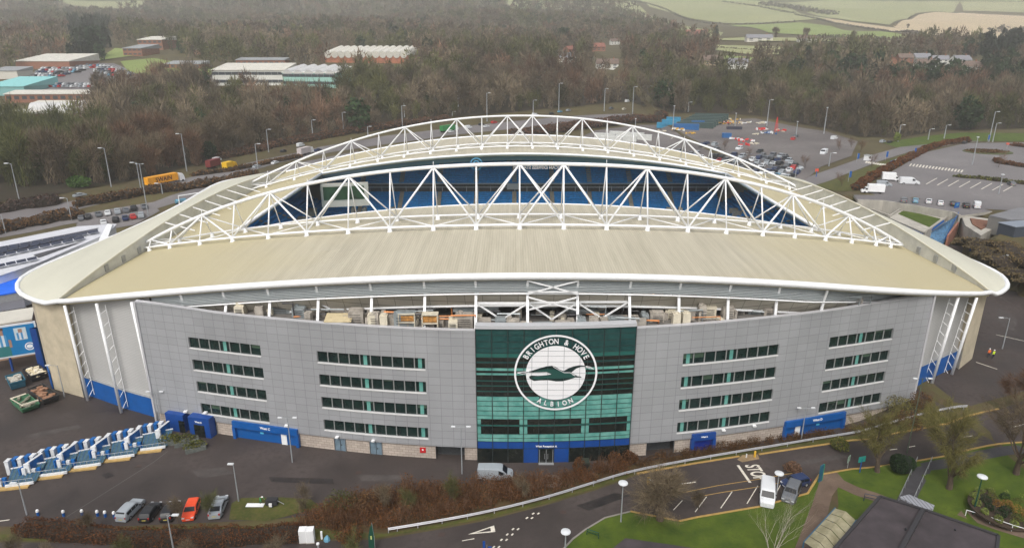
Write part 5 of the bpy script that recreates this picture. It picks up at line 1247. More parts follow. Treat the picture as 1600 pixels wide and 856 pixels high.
for u in (.1, .5, .9):
    p = A + dirv * (u * L_) - nv * .4; mb.beam((p.x, p.y, 0), (p.x, p.y, 6), .3, .3)
ww(mb, 'post', NAVY, BBD, bl)
def simple_building(name, label, pts, z0, z1, mw, mr, cat='building', over=.3, para=True):
    t = empty(name, (pts[0].x, pts[0].y, z0), 0, label, cat); b = t.location.copy()
    mb = MB(); mb.prism([(p.x, p.y) for p in pts], z0 - 1, z1); w = ww(mb, 'wall', mw, t, b)
    c_ = sum(pts, Vector()) / len(pts); mb = MB(); mb.prism([(c_.x + (p.x - c_.x) * 1.02, c_.y + (p.y - c_.y) * 1.02) for p in pts], z1 + .01, z1 + over); r = ww(mb, 'roof', mr, t, b)
    return t, w, r
BRK = mat('brick', (.26, .12, .075), .9, var=.2, scale=.8); CREAMR = mat('cream_roof', (.55, .53, .47), .7, var=.08, scale=.2)
P = [at(a, b, 8) for a, b in ((-160, 500), (58, 470), (60, 476), (48, 500), (-160, 530))]
t, w, r = simple_building('timber_clad_block', 'timber clad store with pale roof edge behind the footballer billboard', [at(a, b, 7.5) for a, b in ((-200, 540), (48, 500), (52, 482), (-200, 520))], 0, 7.5, mat('timber_clad', (.42, .26, .17), .8, var=.15, scale=.5, stretch=(.2, .2, 3)), CREAMR)
t, w, r = simple_building('bright_blue_roofed_shed', 'long shed with a bright blue roof cut off at the left edge', [at(a, b, 7) for a, b in ((-220, 470), (30, 432), (34, 456), (-220, 500))], 0, 7, GREYM, mat('bright_blue_roof', (.0, .13, .75), .5, var=.08, scale=.3))
t, w, r = simple_building('grey_plant_shed', 'grey ribbed plant shed below the bright blue roof', [at(a, b, 5) for a, b in ((-220, 500), (34, 460), (38, 482), (-220, 520))], 0, 5, GREYM, grid_mat('ribbed2', (.16, .16, .18), (.07, .07, .08), .8, 30, .1, axes=('X', 'Y')))
# solar roof building: tops fitted between image edges at z = 9
t, w, r = simple_building('solar_roof_building', 'long white edged building with rows of dark solar panels on its roof', [at(a, b, 9) for a, b in ((-240, 500), (-100, 458), (0, 432), (60, 412), (168, 366), (180, 352), (120, 356), (0, 380), (-260, 430))], 0, 9, WHITE, mat('white_roof', (.55, .56, .6), .6, var=.06, scale=.3))
SOL = mat('solar_panel', (.006, .010, .035), .15, spec=.6, var=.5, scale=.6); DKR = mat('dark_roof_area', (.06, .06, .07), .7)
def roofq(name, pts, z, m, par):
    mb = MB(); mb.face([at(a, b, z) for a, b in pts]); o = ww(mb, name, m, par, t.location); 
    return o
roofq('dark_roof_bay', [(-200, 442), (-2, 398), (150, 360), (154, 356), (0, 386), (-200, 428)], 9.5, DKR, r); roofq('dark_roof_bay', [(52, 398), (132, 376), (60, 402)], 9.5, DKR, r)
for (x0, y0, x1, y1, n) in ((-2, 386, 156, 358, 9), (-8, 398, 134, 368, 8), (-6, 414, 60, 400, 4), (-2, 391, 130, 363, 8)):
    for k in range(n):
        a = (x0 + (x1 - x0) * k / n, y0 + (y1 - y0) * k / n); b = (x0 + (x1 - x0) * (k + .9) / n, y0 + (y1 - y0) * (k + .9) / n)
        mb = MB(); q = [at(a[0], a[1] + 4.2, 9.9), at(b[0], b[1] + 4.2, 9.9), at(b[0] - 2, b[1], 10.2), at(a[0] - 2, a[1], 10.2)]; mb.face(q); ww(mb, 'solar_panel', SOL, r, t.location)
t, w, r = simple_building('white_walkway_block', 'small white flat block at the end of the solar roof', [at(a, b, 9.5) for a, b in ((155, 376), (168, 351), (176, 352), (166, 380))], 3, 9.5, WHITE, WHITE)
# skips
def skip(name, label, px, py, L, Wd, Hh, rz, m, load, loadcol, n):
    t = empty(name, G(px, py), rz, label, 'skip'); mb = MB()
    b0 = [(-L/2 + .5, -Wd/2), (L/2 - .5, -Wd/2), (L/2 - .5, Wd/2), (-L/2 + .5, Wd/2)]; t0 = [(-L/2, -Wd/2 - .1), (L/2, -Wd/2 - .1), (L/2, Wd/2 + .1), (-L/2, Wd/2 + .1)]
    mb.loft([[(x, y, .25) for x, y in b0], [(x, y, Hh) for x, y in t0]], closed=True); mb.face([(x, y, .25) for x, y in b0]); mb.face([(x * .95, y * .95, Hh * .6) for x, y in t0])
    mb.build('body', m, t, fix=False)
    mb = MB(); q = [(x, y, Hh) for x, y in t0]
    for a, b in zip(q, q[1:] + q[:1]): mb.beam(a, b, .14, .14)
    mb.build('rim', m, t); r = random.Random(px); mb = MB()
    for k in range(n): mb.box((r.uniform(-L/2 + .5, L/2 - .5), r.uniform(-Wd/2 + .3, Wd/2 - .3), Hh * r.uniform(.65, .98)), (r.uniform(.3, 1.4), r.uniform(.2, .7), r.uniform(.1, .4)), r.uniform(0, 3))
    mb.build(load, loadcol, t); return t
_a, _b = G(52, 642), G(38, 618); SKA = math.atan2(_b.y - _a.y, _b.x - _a.x)
skip('waste_skip', 'skip full of pale rubble in front of the other two parked skips', 27, 603, 4.2, 2.2, 1.7, SKA, mat('teal_skip', (.02, .12, .18), .6), 'rubble', mat('rubble', (.45, .43, .38), .9, var=.3, scale=3), 45)
skip('waste_skip', 'dark skip heaped with yellow and white sacks beside the end wall', 57, 590, 4.8, 2.5, 1.6, SKA + .12, mat('black_skip', (.02, .02, .025), .6), 'sacks', mat('sacks', (.62, .50, .25), .8, col2=(.75, .74, .7), scale=1.4), 50)
skip('tipper_body', 'open truck body loaded with brown timber next to the tarpaulin skip', 70, 622, 6.8, 2.4, 1.3, SKA + .18, mat('dark_body', (.03, .03, .03), .6), 'timber_load', mat('timber_load', (.28, .15, .09), .9, var=.3, scale=2), 30)
t = skip('trailer', 'green trailer with a pale frame parked nearest the plaza', 41, 636, 5.6, 2.5, 1.1, SKA + .15, mat('green_body', (.04, .14, .07), .6), 'net_cover', mat('net', (.20, .20, .15), .9, var=.4, scale=3), 16)
mb = MB(); mb.beam((-3, -1.2, 1.9), (-3, 1.2, 1.9), .25, .25).beam((3, -1.2, 1.0), (3, 1.2, 1.0), .5, .4).beam((-3, 1.2, 1.9), (2.5, 1.2, 1.3), .12, .12); mb.build('frame', TANK, t)
t = empty('blue_screen_wall', at(75, 560, 0), 0, 'tall blue hoarding panels between billboard and cream end wall', 'hoarding'); mb = MB()
for k in range(3): 
    a = at(63 + k * 4, 556, 2); mb.box((a.x, a.y, 4.2), (.9, 3.2, 8.4), .5)
ww(mb, 'panel', NAVY, t, t.location)
# planters by the entrance
def planter(px, py, L, rz, label):
    t = empty('planter', G(px, py), rz, label, 'planter'); mb = MB(); mb.box((0, 0, .35), (L, 1.3, .7)); mb.build('box', mat('planter_grey', (.10, .11, .10), .8, var=.3, scale=3), t)
    leaf_clump('shrub', t, L / 2, .8, 1.0, .9, 420, .16, LEAFY, seed=px)
# ======================= VEHICLES, POSTS, PEOPLE =======================
TYRE = mat('tyre', (.012, .012, .013), .8); CGL = mat('car_glass', (.008, .010, .013), .35, spec=.3); HL = mat('headlight', (.6, .62, .65), .2); TL = mat('tail_light', (.35, .01, .01), .3); PLT = mat('number_plate', (.5, .42, .1), .5)
COLS = {n: mat('paint_' + n, c, .35, spec=.5) for n, c in dict(white=(.62, .64, .66), silver=(.30, .33, .36), grey=(.12, .13, .145), black=(.015, .016, .02), red=(.42, .02, .02), orange=(.75, .07, .015), blue=(.03, .12, .28), pale_blue=(.12, .30, .42), dark_blue=(.015, .03, .09), green=(.03, .10, .05), cream=(.5, .47, .38)).items()}
TOPS = {'hatchback': (4.1, 1.78, 1.48, [(-.5, .55), (-.495, .92), (-.46, 1.15), (-.40, 1.42), (-.2, 1.48), (.0, 1.47), (.09, 1.40), (.25, .98), (.42, .86), (.485, .70), (.5, .5)]),
        'saloon': (4.6, 1.82, 1.42, [(-.5, .55), (-.49, .9), (-.42, .98), (-.36, 1.02), (-.22, 1.36), (-.08, 1.42), (.04, 1.40), (.12, 1.32), (.26, .96), (.42, .84), (.485, .68), (.5, .5)]),
        'suv': (4.6, 1.88, 1.68, [(-.5, .6), (-.495, 1.05), (-.46, 1.45), (-.42, 1.62), (-.2, 1.68), (.02, 1.66), (.10, 1.56), (.23, 1.10), (.43, 1.0), (.485, .8), (.5, .55)]),
        'van': (5.3, 1.98, 2.02, [(-.5, .6), (-.495, 1.2), (-.49, 1.9), (-.46, 2.0), (-.1, 2.02), (.14, 1.98), (.20, 1.88), (.34, 1.20), (.44, 1.02), (.49, .85), (.5, .55)])}
def vehicle_meshes(kind):
    L, W, H, T = TOPS[kind]; zb = .92 if kind in ('hatchback', 'saloon') else (1.04 if kind == 'suv' else 1.15); body = []; 
    def ring(xf, zt):
        e = abs(xf) * 2; hw = W / 2 * (1 - .13 * max(0, (e - .7) / .3) ** 2); m = min(zt, zb); f = max(0, (zt - zb)) / (H - zb); yt = hw * (1 - (.20 if kind != 'van' else .07) * f)
        h = [(hw * .93, .24), (hw, .42), (hw * .985, max(.43, m)), (yt if zt > zb else hw * .95, max(.44, zt - .05)), (yt * .82, zt + .02)]
        return [(xf * L, y, z) for y, z in h] + [(xf * L, -y, z) for y, z in h[::-1]]
    mb = MB(); mb.loft([ring(x, z) for x, z in T], closed=True, cap=True)
    me_b = mb
    g = MB()
    def zt(xf): return float(np.interp(xf, [t[0] for t in T], [t[1] for t in T]))
    def hwz(z): f = max(0, min(1, (z - zb) / (H - zb))); return W / 2 * (1 - (.20 if kind != 'van' else .07) * f)
    xs = [t[0] for t in T if t[1] > zb + .15]; xr, xf_ = min(xs), max(xs)
    segs = [(-.40, -.2), (-.18, .0), (.015, .13)] if kind != 'van' else [(.10, .24)]
    for a, b in segs:
        for s in (1, -1):
            q = []
            for x, lo in ((a, 1), (b, 1), (b, 0), (a, 0)):
                z = zb + .05 if lo else max(zb + .1, zt(x) - .14); q.append((x * L, s * (hwz(z) * .995 + .015), z))
            g.face(q)
    # windscreen and rear window
    pts = [t for t in T]
    wi = [i for i in range(len(T) - 1) if T[i][0] > 0 and T[i][1] - T[i+1][1] > .3][:1]
    for i in wi:
        (x0, z0), (x1, z1) = T[i], T[i+1]; a, b = (x0 * .92 + x1 * .08, z0 * .92 + z1 * .08), (x0 * .05 + x1 * .95, z0 * .05 + z1 * .95)
        g.face([(a[0] * L + .03, -hwz(a[1]) * .84, a[1] + .045), (a[0] * L + .03, hwz(a[1]) * .84, a[1] + .045), (b[0] * L + .03, hwz(b[1]) * .86, b[1] + .045), (b[0] * L + .03, -hwz(b[1]) * .86, b[1] + .045)])
    if kind != 'van':
        i = 2 if kind != 'saloon' else 3; (x0, z0), (x1, z1) = T[i], T[i+1]
        g.face([(x0 * L - .03, -W * .36, z0 + .04), (x0 * L - .03, W * .36, z0 + .04), (x1 * L - .03, W * .33, z1 + .02), (x1 * L - .03, -W * .33, z1 + .02)])
    return me_b, g, L, W, H
PROTO = {}
def make_vehicle(kind, detail=True):
    key = (kind, detail)
    if key not in PROTO:
        b, g, L, W, H = vehicle_meshes(kind); root = empty(kind, (0, 0, -50)); bo = b.build('body', COLS['white'], root, smooth=False); bo.material_slots[0].link = 'OBJECT'
        go = g.build('window', CGL, root, fix=False)
        if detail:
            for sx_ in (-1, 1):
                for sy_ in (-1, 1):
                    mb = MB(); x = sx_ * L * .31; y = sy_ * (W / 2 - .1); mb.tube([(x, y - .1, .33), (x, y + .1, .33)], .33, 14); w = mb.build('wheel', TYRE, root); mb = MB(); mb.tube([(x, y - .11, .33), (x, y + .11, .33)], .19, 10); mb.build('rim', GREYM, w)
            for sy_ in (-1, 1):
                mb = MB(); mb.box((L * .475, sy_ * W * .34, .68), (.22, .36, .14)); mb.build('headlight', HL, root)
                mb = MB(); mb.box((-L * .488, sy_ * W * .38, .88), (.12, .2, .26)); mb.build('tail_light', TL, root)
                mb = MB(); mb.box((L * .16, sy_ * (W / 2 + .08), 1.0 if kind != 'van' else 1.25), (.12, .2, .14)); mb.build('mirror', TYRE, root)
            mb = MB(); mb.box((L * .495, 0, .45), (.06, .52, .12)); mb.build('number_plate', HL, root); mb = MB(); mb.box((-L * .498, 0, .62), (.05, .52, .12)); mb.build('number_plate', PLT, root)
        PROTO[key] = root; root['_used'] = 0
    return PROTO[key]
ALL_PROTO = []
def set_paint(root, col):
    for ch in root.children:
        if ch.name.startswith('body'):
            ch.material_slots[0].link = 'OBJECT'; ch.material_slots[0].material = COLS[col] if isinstance(col, str) else col
def place_vehicle(kind, col, loc, rz, label, cat='car', group=None, detail=True, scale=1.0):
    p = make_vehicle(kind, detail)
    if p['_used'] == 0: r = p; p['_used'] = 1
    else: r = clone(p)
    r.location = loc; r.rotation_euler = (0, 0, rz); r.scale = (scale,) * 3; set_paint(r, col)
    for k in ('group', 'label', 'category'):
        if k in r: del r[k]
    tag(r, label, cat, group)
    return r
def head(px0, py0, px1, py1):
    a, b = G(px0, py0), G(px1, py1); return math.atan2(b.y - a.y, b.x - a.x)
D = math.radians
row = 'cars parked behind the beech hedge'
place_vehicle('suv', 'silver', G(205, 801), D(84), 'silver car at the bollard end of the row behind the hedge', 'car', row, scale=.93)
place_vehicle('hatchback', 'black', G(236, 804), D(92), 'black hatchback between the silver car and another black car', 'car', row, scale=.93)
place_vehicle('hatchback', 'black', G(267, 803), D(97), 'black car parked beside the bright orange red car', 'car', row, scale=.95)
place_vehicle('hatchback', 'orange', G(300, 801), D(-80), 'bright orange red hatchback parked behind the hedge', 'car', row, scale=.95)
place_vehicle('saloon', 'silver', G(342, 796), D(98), 'silver car parked apart beside the grass island and lamp post', 'car', row, scale=.97)
place_vehicle('van', 'silver', G(774, 746), D(-2), 'silver van with roof bars parked before the glazed entrance', 'van', scale=.98)
place_vehicle('van', 'white', G(1198, 777), D(-110), 'white van parked in a bay beside the STOP marking', 'van')
place_vehicle('suv', 'grey', G(1236, 774), D(-124), 'dark grey people carrier parked next to the white van', 'car')
place_vehicle('hatchback', 'dark_blue', G(1242, 758), D(-160), 'dark blue car half hidden behind the grey people carrier', 'car')
# upper car park, right
rg = 'vehicles in the upper car park'
for px, py, k, c, a, l in ((1412, 315, 'suv', 'grey', 60, 'dark grey car at the wall end of the upper car park row'), (1430, 315, 'hatchback', 'pale_blue', 62, 'pale blue car in the upper car park row above the steps'), (1451, 316, 'saloon', 'white', 58, 'white saloon between the pale blue and white hatchback cars'),
    (1469, 319, 'hatchback', 'white', 60, 'white hatchback beside the black cars above the steps'), (1489, 320, 'hatchback', 'black', 62, 'black hatchback next to the blue sign above the steps'), (1509, 323, 'suv', 'black', 64, 'black off road car beside the white van above the steps'), (1580, 290, 'suv', 'grey', 70, 'single dark car parked by the low hedge of marked bays')):
    place_vehicle(k, c, at(px, py + 1, 10.17) if py > 300 else G(px, py), D(a), l, 'car', rg)
place_vehicle('van', 'white', at(1526, 324, 10.17), D(60), 'white van at the end of the row above the concrete block', 'van', rg)
place_vehicle('van', 'white', G(1420, 288), D(-14), 'long white van facing right on the upper car park', 'van', rg, scale=1.3)
place_vehicle('van', 'silver', G(1381, 291), D(-20), 'silver van between two box lorries on the upper car park', 'van', rg)
def luton(loc, rz, label, L=7.0):
    t = empty('box_lorry', loc, rz, label, 'lorry', rg); mb = MB(); mb.box((-L * .12, 0, 2.0), (L * .72, 2.3, 2.5)); mb.build('box_body', WHITE, t)
    mb = MB(); mb.loft([[(x, y * 1.0, z) for y, z in ((-.98, .4), (.98, .4), (.95, h), (-.95, h))] for x, h in ((L * .24, 2.2), (L * .32, 2.1), (L * .42, 1.25), (L * .5, 1.1), (L * .505, .5))], closed=True, cap=True); cb = mb.build('cab', WHITE, t)
    mb = MB(); mb.face([(L * .335, -.85, 2.0), (L * .335, .85, 2.0), (L * .425, .88, 1.32), (L * .425, -.88, 1.32)]); mb.box((L * .30, 0, 1.6), (.7, 2.0, .6)); mb.build('window', CGL, cb, fix=False)
    for x in (-L * .3, L * .36):
        for y in (-.9, .9): mb = MB(); mb.tube([(x, y - .12, .38), (x, y + .12, .38)], .38, 12); mb.build('wheel', TYRE, t)
luton(G(1363, 302), D(165), 'white box lorry with its cab towards the hedge on the upper car park', 7.5); luton(G(1391, 283), D(-18), 'white box lorry parked behind the silver van', 6.5)
# left car park by the dual carriageway
lg = 'cars in the small car park by the dual carriageway'; ci = 0
for px, py, k, c in ((138, 341, 'hatchback', 'black'), (154, 337, 'saloon', 'grey'), (169, 335, 'hatchback', 'white'), (184, 333, 'suv', 'silver'), (197, 331, 'hatchback', 'grey'), (209, 328, 'suv', 'black'), (226, 325, 'saloon', 'grey'), (162, 350, 'hatchback', 'white'), (181, 346, 'suv', 'black'), (196, 343, 'saloon', 'dark_blue'), (208, 341, 'hatchback', 'red'), (221, 339, 'suv', 'silver'), (127, 343, 'hatchback', 'grey')):
    cs = ['upper row', 'front row'][py > 338]; ci += 1
    place_vehicle(k, c, G(px, py), D(118 + ci % 3 * 3), '%s %s in the %s of the small car park, %s listed from the carriageway end' % (c.replace('_', ' '), k if k != 'suv' else 'tall car', cs, ORD[ci - 1]) if False else '%s %s, %s from left in the %s of the small left car park' % (c.replace('_', ' '), {'suv': 'tall car'}.get(k, k), ORD[min(ci - 1, 12)] if py <= 338 else ORD[[162, 181, 196, 208, 221, 127].index(px) if px in (162, 181, 196, 208, 221, 127) else 0], cs), 'car', lg, detail=False, scale=1.1)
# dual carriageway traffic
tg = 'traffic on the dual carriageway'
def rdir(px): return head(px - 20, 0, px, 0) if False else D(33)
def road_heading(px, py): return head(px - 12, py + 3.4, px + 12, py - 3.4)
for px, py, k, c, l in ((125, 307, 'saloon', 'silver', 'silver saloon alone on the carriageway left of the orange lorry'), (470, 229, 'van', 'white', 'white van driving just above the arch on the carriageway'), (443, 238, 'hatchback', 'black', 'dark car driving behind the white van'), (497, 236, 'saloon', 'dark_blue', 'dark blue car beside the white lorry near the arch'), (401, 262, 'saloon', 'silver', 'silver car between hedges right of the recovery lorry'), (430, 256, 'saloon', 'white', 'white car on the near carriageway left of the arch'),
    (732, 201, 'van', 'white', 'white van seen through the far arch on the carriageway'), (760, 199, 'saloon', 'white', 'white car ahead of the van behind the far arch'), (772, 193, 'suv', 'red', 'red car on the carriageway behind the far arch'), (752, 196, 'hatchback', 'black', 'black car near the red car on the carriageway'), (836, 182, 'van', 'white', 'white van under the street lamps by the wood'), (875, 176, 'hatchback', 'pale_blue', 'pale blue car right of the tallest lamp post'), (862, 179, 'hatchback', 'black', 'black car close behind the pale blue car'), (888, 174, 'hatchback', 'silver', 'silver car ahead of the pale blue car'), (955, 171, 'suv', 'grey', 'dark grey car on the right end of the carriageway'), (975, 172, 'hatchback', 'cream', 'cream car at the far right end of the carriageway'), (980, 160, 'van', 'white', 'white van emerging from the wood by the footbridge'), (705, 207, 'hatchback', 'white', 'white car right of the green lorry')):
    g = G(px, py); place_vehicle(k, c, g, road_heading(px, py), l, 'van' if k == 'van' else 'car', tg, detail=False)
def lorry(px, py, label, col, L=15, txt=None, cabcol=None, rz=None):
    t = empty('lorry', G(px, py), rz if rz is not None else road_heading(px, py), label, 'lorry', tg); mb = MB(); mb.box((-1.5, 0, 2.55), (L - 3, 2.5, 2.9)); tr = mb.build('trailer', col, t)
    mb = MB(); mb.box((-1.5, 0, .9), (L - 3.2, 1.2, .4)); mb.build('chassis', TYRE, tr)
    mb = MB(); mb.loft([[(x, y, z) for y, z in ((-1.2, .5), (1.2, .5), (1.15, h), (-1.15, h))] for x, h in ((L / 2 - 2.2, 3.5), (L / 2 - .8, 3.4), (L / 2 - .2, 2.5), (L / 2, 1.6), (L / 2 + .05, .6))], closed=True, cap=True); cb = mb.build('cab', cabcol or WHITE, t)
    mb = MB(); mb.face([(L/2 - .68, -1.0, 3.2), (L/2 - .68, 1.0, 3.2), (L/2 - .12, 1.05, 2.4), (L/2 - .12, -1.05, 2.4)]); mb.build('windscreen', CGL, cb, fix=False)
    for x in (-L / 2 + 1.2, -L / 2 + 2.4, -L / 2 + 3.6, L / 2 - 1.0):
        for y in (-1.05, 1.05): mb = MB(); mb.tube([(x, y - .15, .5), (x, y + .15, .5)], .5, 10); mb.build('wheel', TYRE, t)
    if txt:
        o = letters(txt, 2.3, mat('dark_brown_ink', (.06, .015, .01), .6), 'lettering', .02); o.parent = tr; o.matrix_local = Matrix.Translation((-1.3, -1.28, 2.5)) @ Matrix.Rotation(math.pi / 2, 4, 'X')
    return t
lorry(259, 288, 'bright orange SWAIN articulated lorry with a white cab on the carriageway', mat('lorry_orange', (.78, .33, .01), .5, var=.08, scale=.5), 16.5, 'SWAIN', rz=head(230, 293, 292, 281))
lorry(702, 206, 'green sided lorry seen through the far arch', mat('lorry_green', (.03, .22, .06), .5), 14); lorry(478, 242, 'low white and red lorry right behind the arch', mat('lorry_white', (.5, .45, .45), .6), 12)
place_vehicle('van', 'white', G(340, 256, 1.2), road_heading(340, 256), 'white van carried on the recovery lorry beside the yellow tanker', 'van', tg, detail=False)
t = lorry(337, 262, 'dark red recovery lorry carrying a white van', mat('lorry_red', (.16, .02, .02), .6), 11)
t.children[0].scale = (1, 1, .25); t.children[0].location = (0, 0, .8)
lorry(360, 266, 'short bright yellow tipper lorry behind the recovery lorry', mat('lorry_yellow', (.75, .45, .01), .5), 8, cabcol=mat('lorry_yellow', (.75, .45, .01), .5))
t = empty('blue_tank', G(283, 319), road_heading(283, 319), 'small bright blue water tank trailer on the slip road', 'tank'); mb = MB(); mb.tube([(-1.8, 0, 1.2), (1.8, 0, 1.2)], .8, 12); mb.build('tank', COLS['pale_blue'], t); mb = MB(); mb.box((0, 0, .4), (3.6, 1.2, .3)); mb.build('chassis', TYRE, t)
t = empty('pipe_gantry', G(300, 316), road_heading(300, 316), 'pale tubular gantry frame over the slip road beside the blue tank', 'gantry'); mb = MB(); mb.tube([(-4.5, 0, 0), (-4.5, 0, 3), (5.5, 0, 3), (5.5, 0, 0)], .25, 6); mb.build('frame', WHITE, t); mb = MB(); mb.box((9, 0, 1.0), (5, 2, 1.2)); mb.build('crate', TANK, t)
# construction car park
kg = 'cars in the construction car park'; kinds = ['hatchback', 'saloon', 'suv', 'hatchback', 'suv']; pal = ['white', 'silver', 'grey', 'black', 'grey', 'black', 'silver', 'dark_blue']
lots = [(1069, 242), (1090, 241), (1096, 247), (1101, 250), (1107, 251), (1115, 252), (1124, 253), (1133, 252), (1120, 246), (1097, 228), (1104, 226), (1117, 228), (1155, 234), (1187, 239), (1151, 254), (1135, 264), (1130, 262), (1155, 268), (1163, 271), (1172, 266), (1177, 261), (1184, 256), (1166, 256), (1190, 262), (1192, 272), (1183, 279), (1196, 281), (1206, 276), (1215, 277), (1224, 279), (1205, 262), (1208, 258), (1216, 265), (1224, 266), (1233, 268), (1240, 265), (1250, 266), (1227, 250), (1226, 246), (1140, 261), (1173, 275), (1211, 268), (1243, 215), (1239, 219), (1287, 241), (1078, 243), (1112, 246), (1128, 247), (1140, 254), (1147, 259), (1160, 262), (1162, 278), (1170, 281), (1178, 272), (1187, 267), (1199, 272), (1188, 285), (1203, 284), (1212, 271), (1218, 258), (1230, 262), (1199, 257), (1215, 252), (1236, 258), (1245, 272), (1222, 272), (1196, 251), (1146, 245), (1062, 238), (1084, 246), (1105, 255), (1117, 259), (1126, 265), (1141, 269), (1150, 274), (1163, 285), (1174, 289), (1181, 291), (1193, 291), (1228, 281), (1238, 277), (1232, 253), (1219, 246), (1207, 245), (1186, 249), (1159, 247), (1168, 243), (1120, 235), (1175, 252), (1242, 261), (1205, 252), (1192, 245)]
special = {(1124, 253): 'red', (1240, 265): 'red', (1239, 219): 'red', (1130, 262): 'pale_blue', (1215, 277): 'pale_blue', (1224, 279): 'white', (1206, 276): 'white', (1233, 268): 'white', (1155, 234): 'white', (1187, 239): 'black', (1101, 250): 'cream', (1097, 228): 'dark_blue', (1104, 226): 'dark_blue', (1155, 268): 'white', (1190, 262): 'white', (1192, 272): 'white', (1243, 215): 'grey', (1287, 241): 'white'}
rnd = random.Random(5); lots.sort(); seen = {}
for i, (px, py) in enumerate(lots):
    c = special.get((px, py), rnd.choice(pal)); k = 'van' if (px, py) == (1287, 241) else rnd.choice(kinds); seen[c] = seen.get(c, 0) + 1
    place_vehicle(k, c, G(px, py), D(rnd.choice([52, 55, 232, 58])), '%s %s car in the construction car park counting %s ones from left' % (ORD[seen[c] - 1], c.replace('_', ' '), c.replace('_', ' ')), 'car', kg, detail=False, scale=1.2)
for px, py, c, k, l in ((1303, 218, 'white', 'van', 'white van alone near the end of the pale walkway'), (1379, 223, 'silver', 'suv', 'silver car on the road by the wood edge'), (1390, 224, 'black', 'hatchback', 'black car behind the silver car by the wood edge'), (1507, 225, 'black', 'hatchback', 'black car at the end of the brown hedge by the coach park')):
    place_vehicle(k, c, G(px, py), D(40), l, 'car' if k != 'van' else 'van', None, detail=False)
cg = 'shipping containers in the construction car park'
def container(px, py, L, rz, m, label, W=2.6, H=2.8, nm='container', cat='container'):
    t = empty(nm, G(px, py), rz, label, cat, cg); mb = MB(); mb.box((0, 0, H / 2), (L, W, H)); b = mb.build('body', m, t)
    mb = MB()
    for k in range(int(L / .6)): mb.box((-L / 2 + .4 + k * .6, 0, H / 2), (.22, W + .1, H - .4))
    mb.build('ribs', m, b); mb = MB(); 
    for s in (-.3, .3): mb.box((L / 2 + .04, s * W * .8, H / 2), (.05, W * .4, H * .85))
    mb.build('door', GREYM, t); return t
CB = mat('container_blue', (.01, .10, .28), .6, var=.15, scale=.6); CT = mat('container_teal', (.02, .22, .38), .6, var=.15, scale=.6); CG_ = mat('container_green', (.03, .06, .055), .6, var=.2, scale=.6)
for k in range(7): container(1086 + k * 4.2, 200 - k * 2.4, 22, D(-13), CG_, '%s of the long dark green containers counting from the front of the stack' % ORD[k], H=3.4, W=3.2)
container(1037, 200, 9, D(-10), CT, 'turquoise container at the left front corner of the compound', H=3.4); container(1045, 195, 9, D(-10), CT, 'turquoise container behind the left front one', H=3.2); container(1052, 190.5, 9, D(-10), CT, 'turquoise container furthest back beside the wood', H=3.0)
container(1072, 203, 15, D(-13), CB, 'long blue container at the front of the compound', H=3.6); container(1090, 198, 8, D(-13), CB, 'short blue container touching the dark green stack', H=3.6)
WC = mat('cabin_white', (.55, .56, .54), .6, var=.1, scale=.5)
for k, (px, py) in enumerate(((945, 217), (955, 222), (968, 214), (978, 221), (990, 216), (1002, 219))): container(px, py, 12, D(-16), WC, '%s white site cabin of the cluster behind the far arch counting from the left' % ORD[k], H=3.2, nm='site_cabin', cat='cabin')
RW1 = mat('barrier_red', (.60, .03, .03), .6); YL = mat('plant_yellow', (.65, .38, .03), .6)
def pile(px, py, nm, cat, label, cols, n, R=3.0, seed=1, hmax=1.3):
    t = empty(nm, G(px, py), 0, label, cat); r = random.Random(seed)
    for i, m in enumerate(cols):
        mb = MB()
        for k in range(n): mb.box((r.uniform(-R, R), r.uniform(-R, R) * .7, r.uniform(.3, hmax)), (r.uniform(.6, 2.2), r.uniform(.4, .9), r.uniform(.4, 1.1)), r.uniform(0, 3))
        mb.build(['stacked_units', 'loose_units', 'small_units'][i % 3], m, t)
    return t
BR = 'traffic barriers'
pile(1150, 219, 'barrier_stack', 'barriers', 'red and white stacked plastic barriers left of the car park walkway', [RW1, WHITE], 5, 2.6, 1); pile(1165, 222, 'barrier_stack', 'barriers', 'largest heap of red and white barriers in the construction car park', [RW1, WHITE], 9, 4.0, 2); pile(1163, 228, 'barrier_stack', 'barriers', 'red barriers spread nearest the parked cars', [RW1], 6, 3, 3); pile(1180, 226, 'board_stack', 'boards', 'stack of pale boards right of the red barriers', [TANK], 6, 3, 4, .6)
pile(1190, 204, 'barrier_stack', 'barriers', 'red and white barriers beside the red crane', [RW1, WHITE], 7, 4, 5); pile(1222, 206, 'barrier_stack', 'barriers', 'red barriers right of the red crane', [RW1, TANK], 6, 3.5, 6)
pile(1128, 195, 'plant_heap', 'equipment', 'yellow plant and hoses beside the dark green containers', [YL, DARK], 8, 4, 7, 2.0); pile(1148, 194, 'sack_heap', 'sacks', 'orange and cream sacks heaped in the dark skip', [YL, TANK], 10, 4, 8, 3.0); pile(1137, 193, 'barrier_stack', 'barriers', 'red and white heap between yellow plant and skip', [RW1, WHITE], 5, 3, 9)
pile(1035, 207, 'material_heap', 'equipment', 'tan pallets before the turquoise containers', [TANK, AHU], 6, 3, 10); pile(1060, 204, 'material_heap', 'equipment', 'orange and white bags before the long blue container', [YL, WHITE], 7, 4, 11); pile(1079, 210, 'yellow_plant', 'equipment', 'low yellow machine before the blue containers', [YL], 8, 3.2, 12); pile(1128, 186, 'material_heap', 'equipment', 'teal and cream materials at the back of the compound', [CT, TANK], 8, 5, 13)
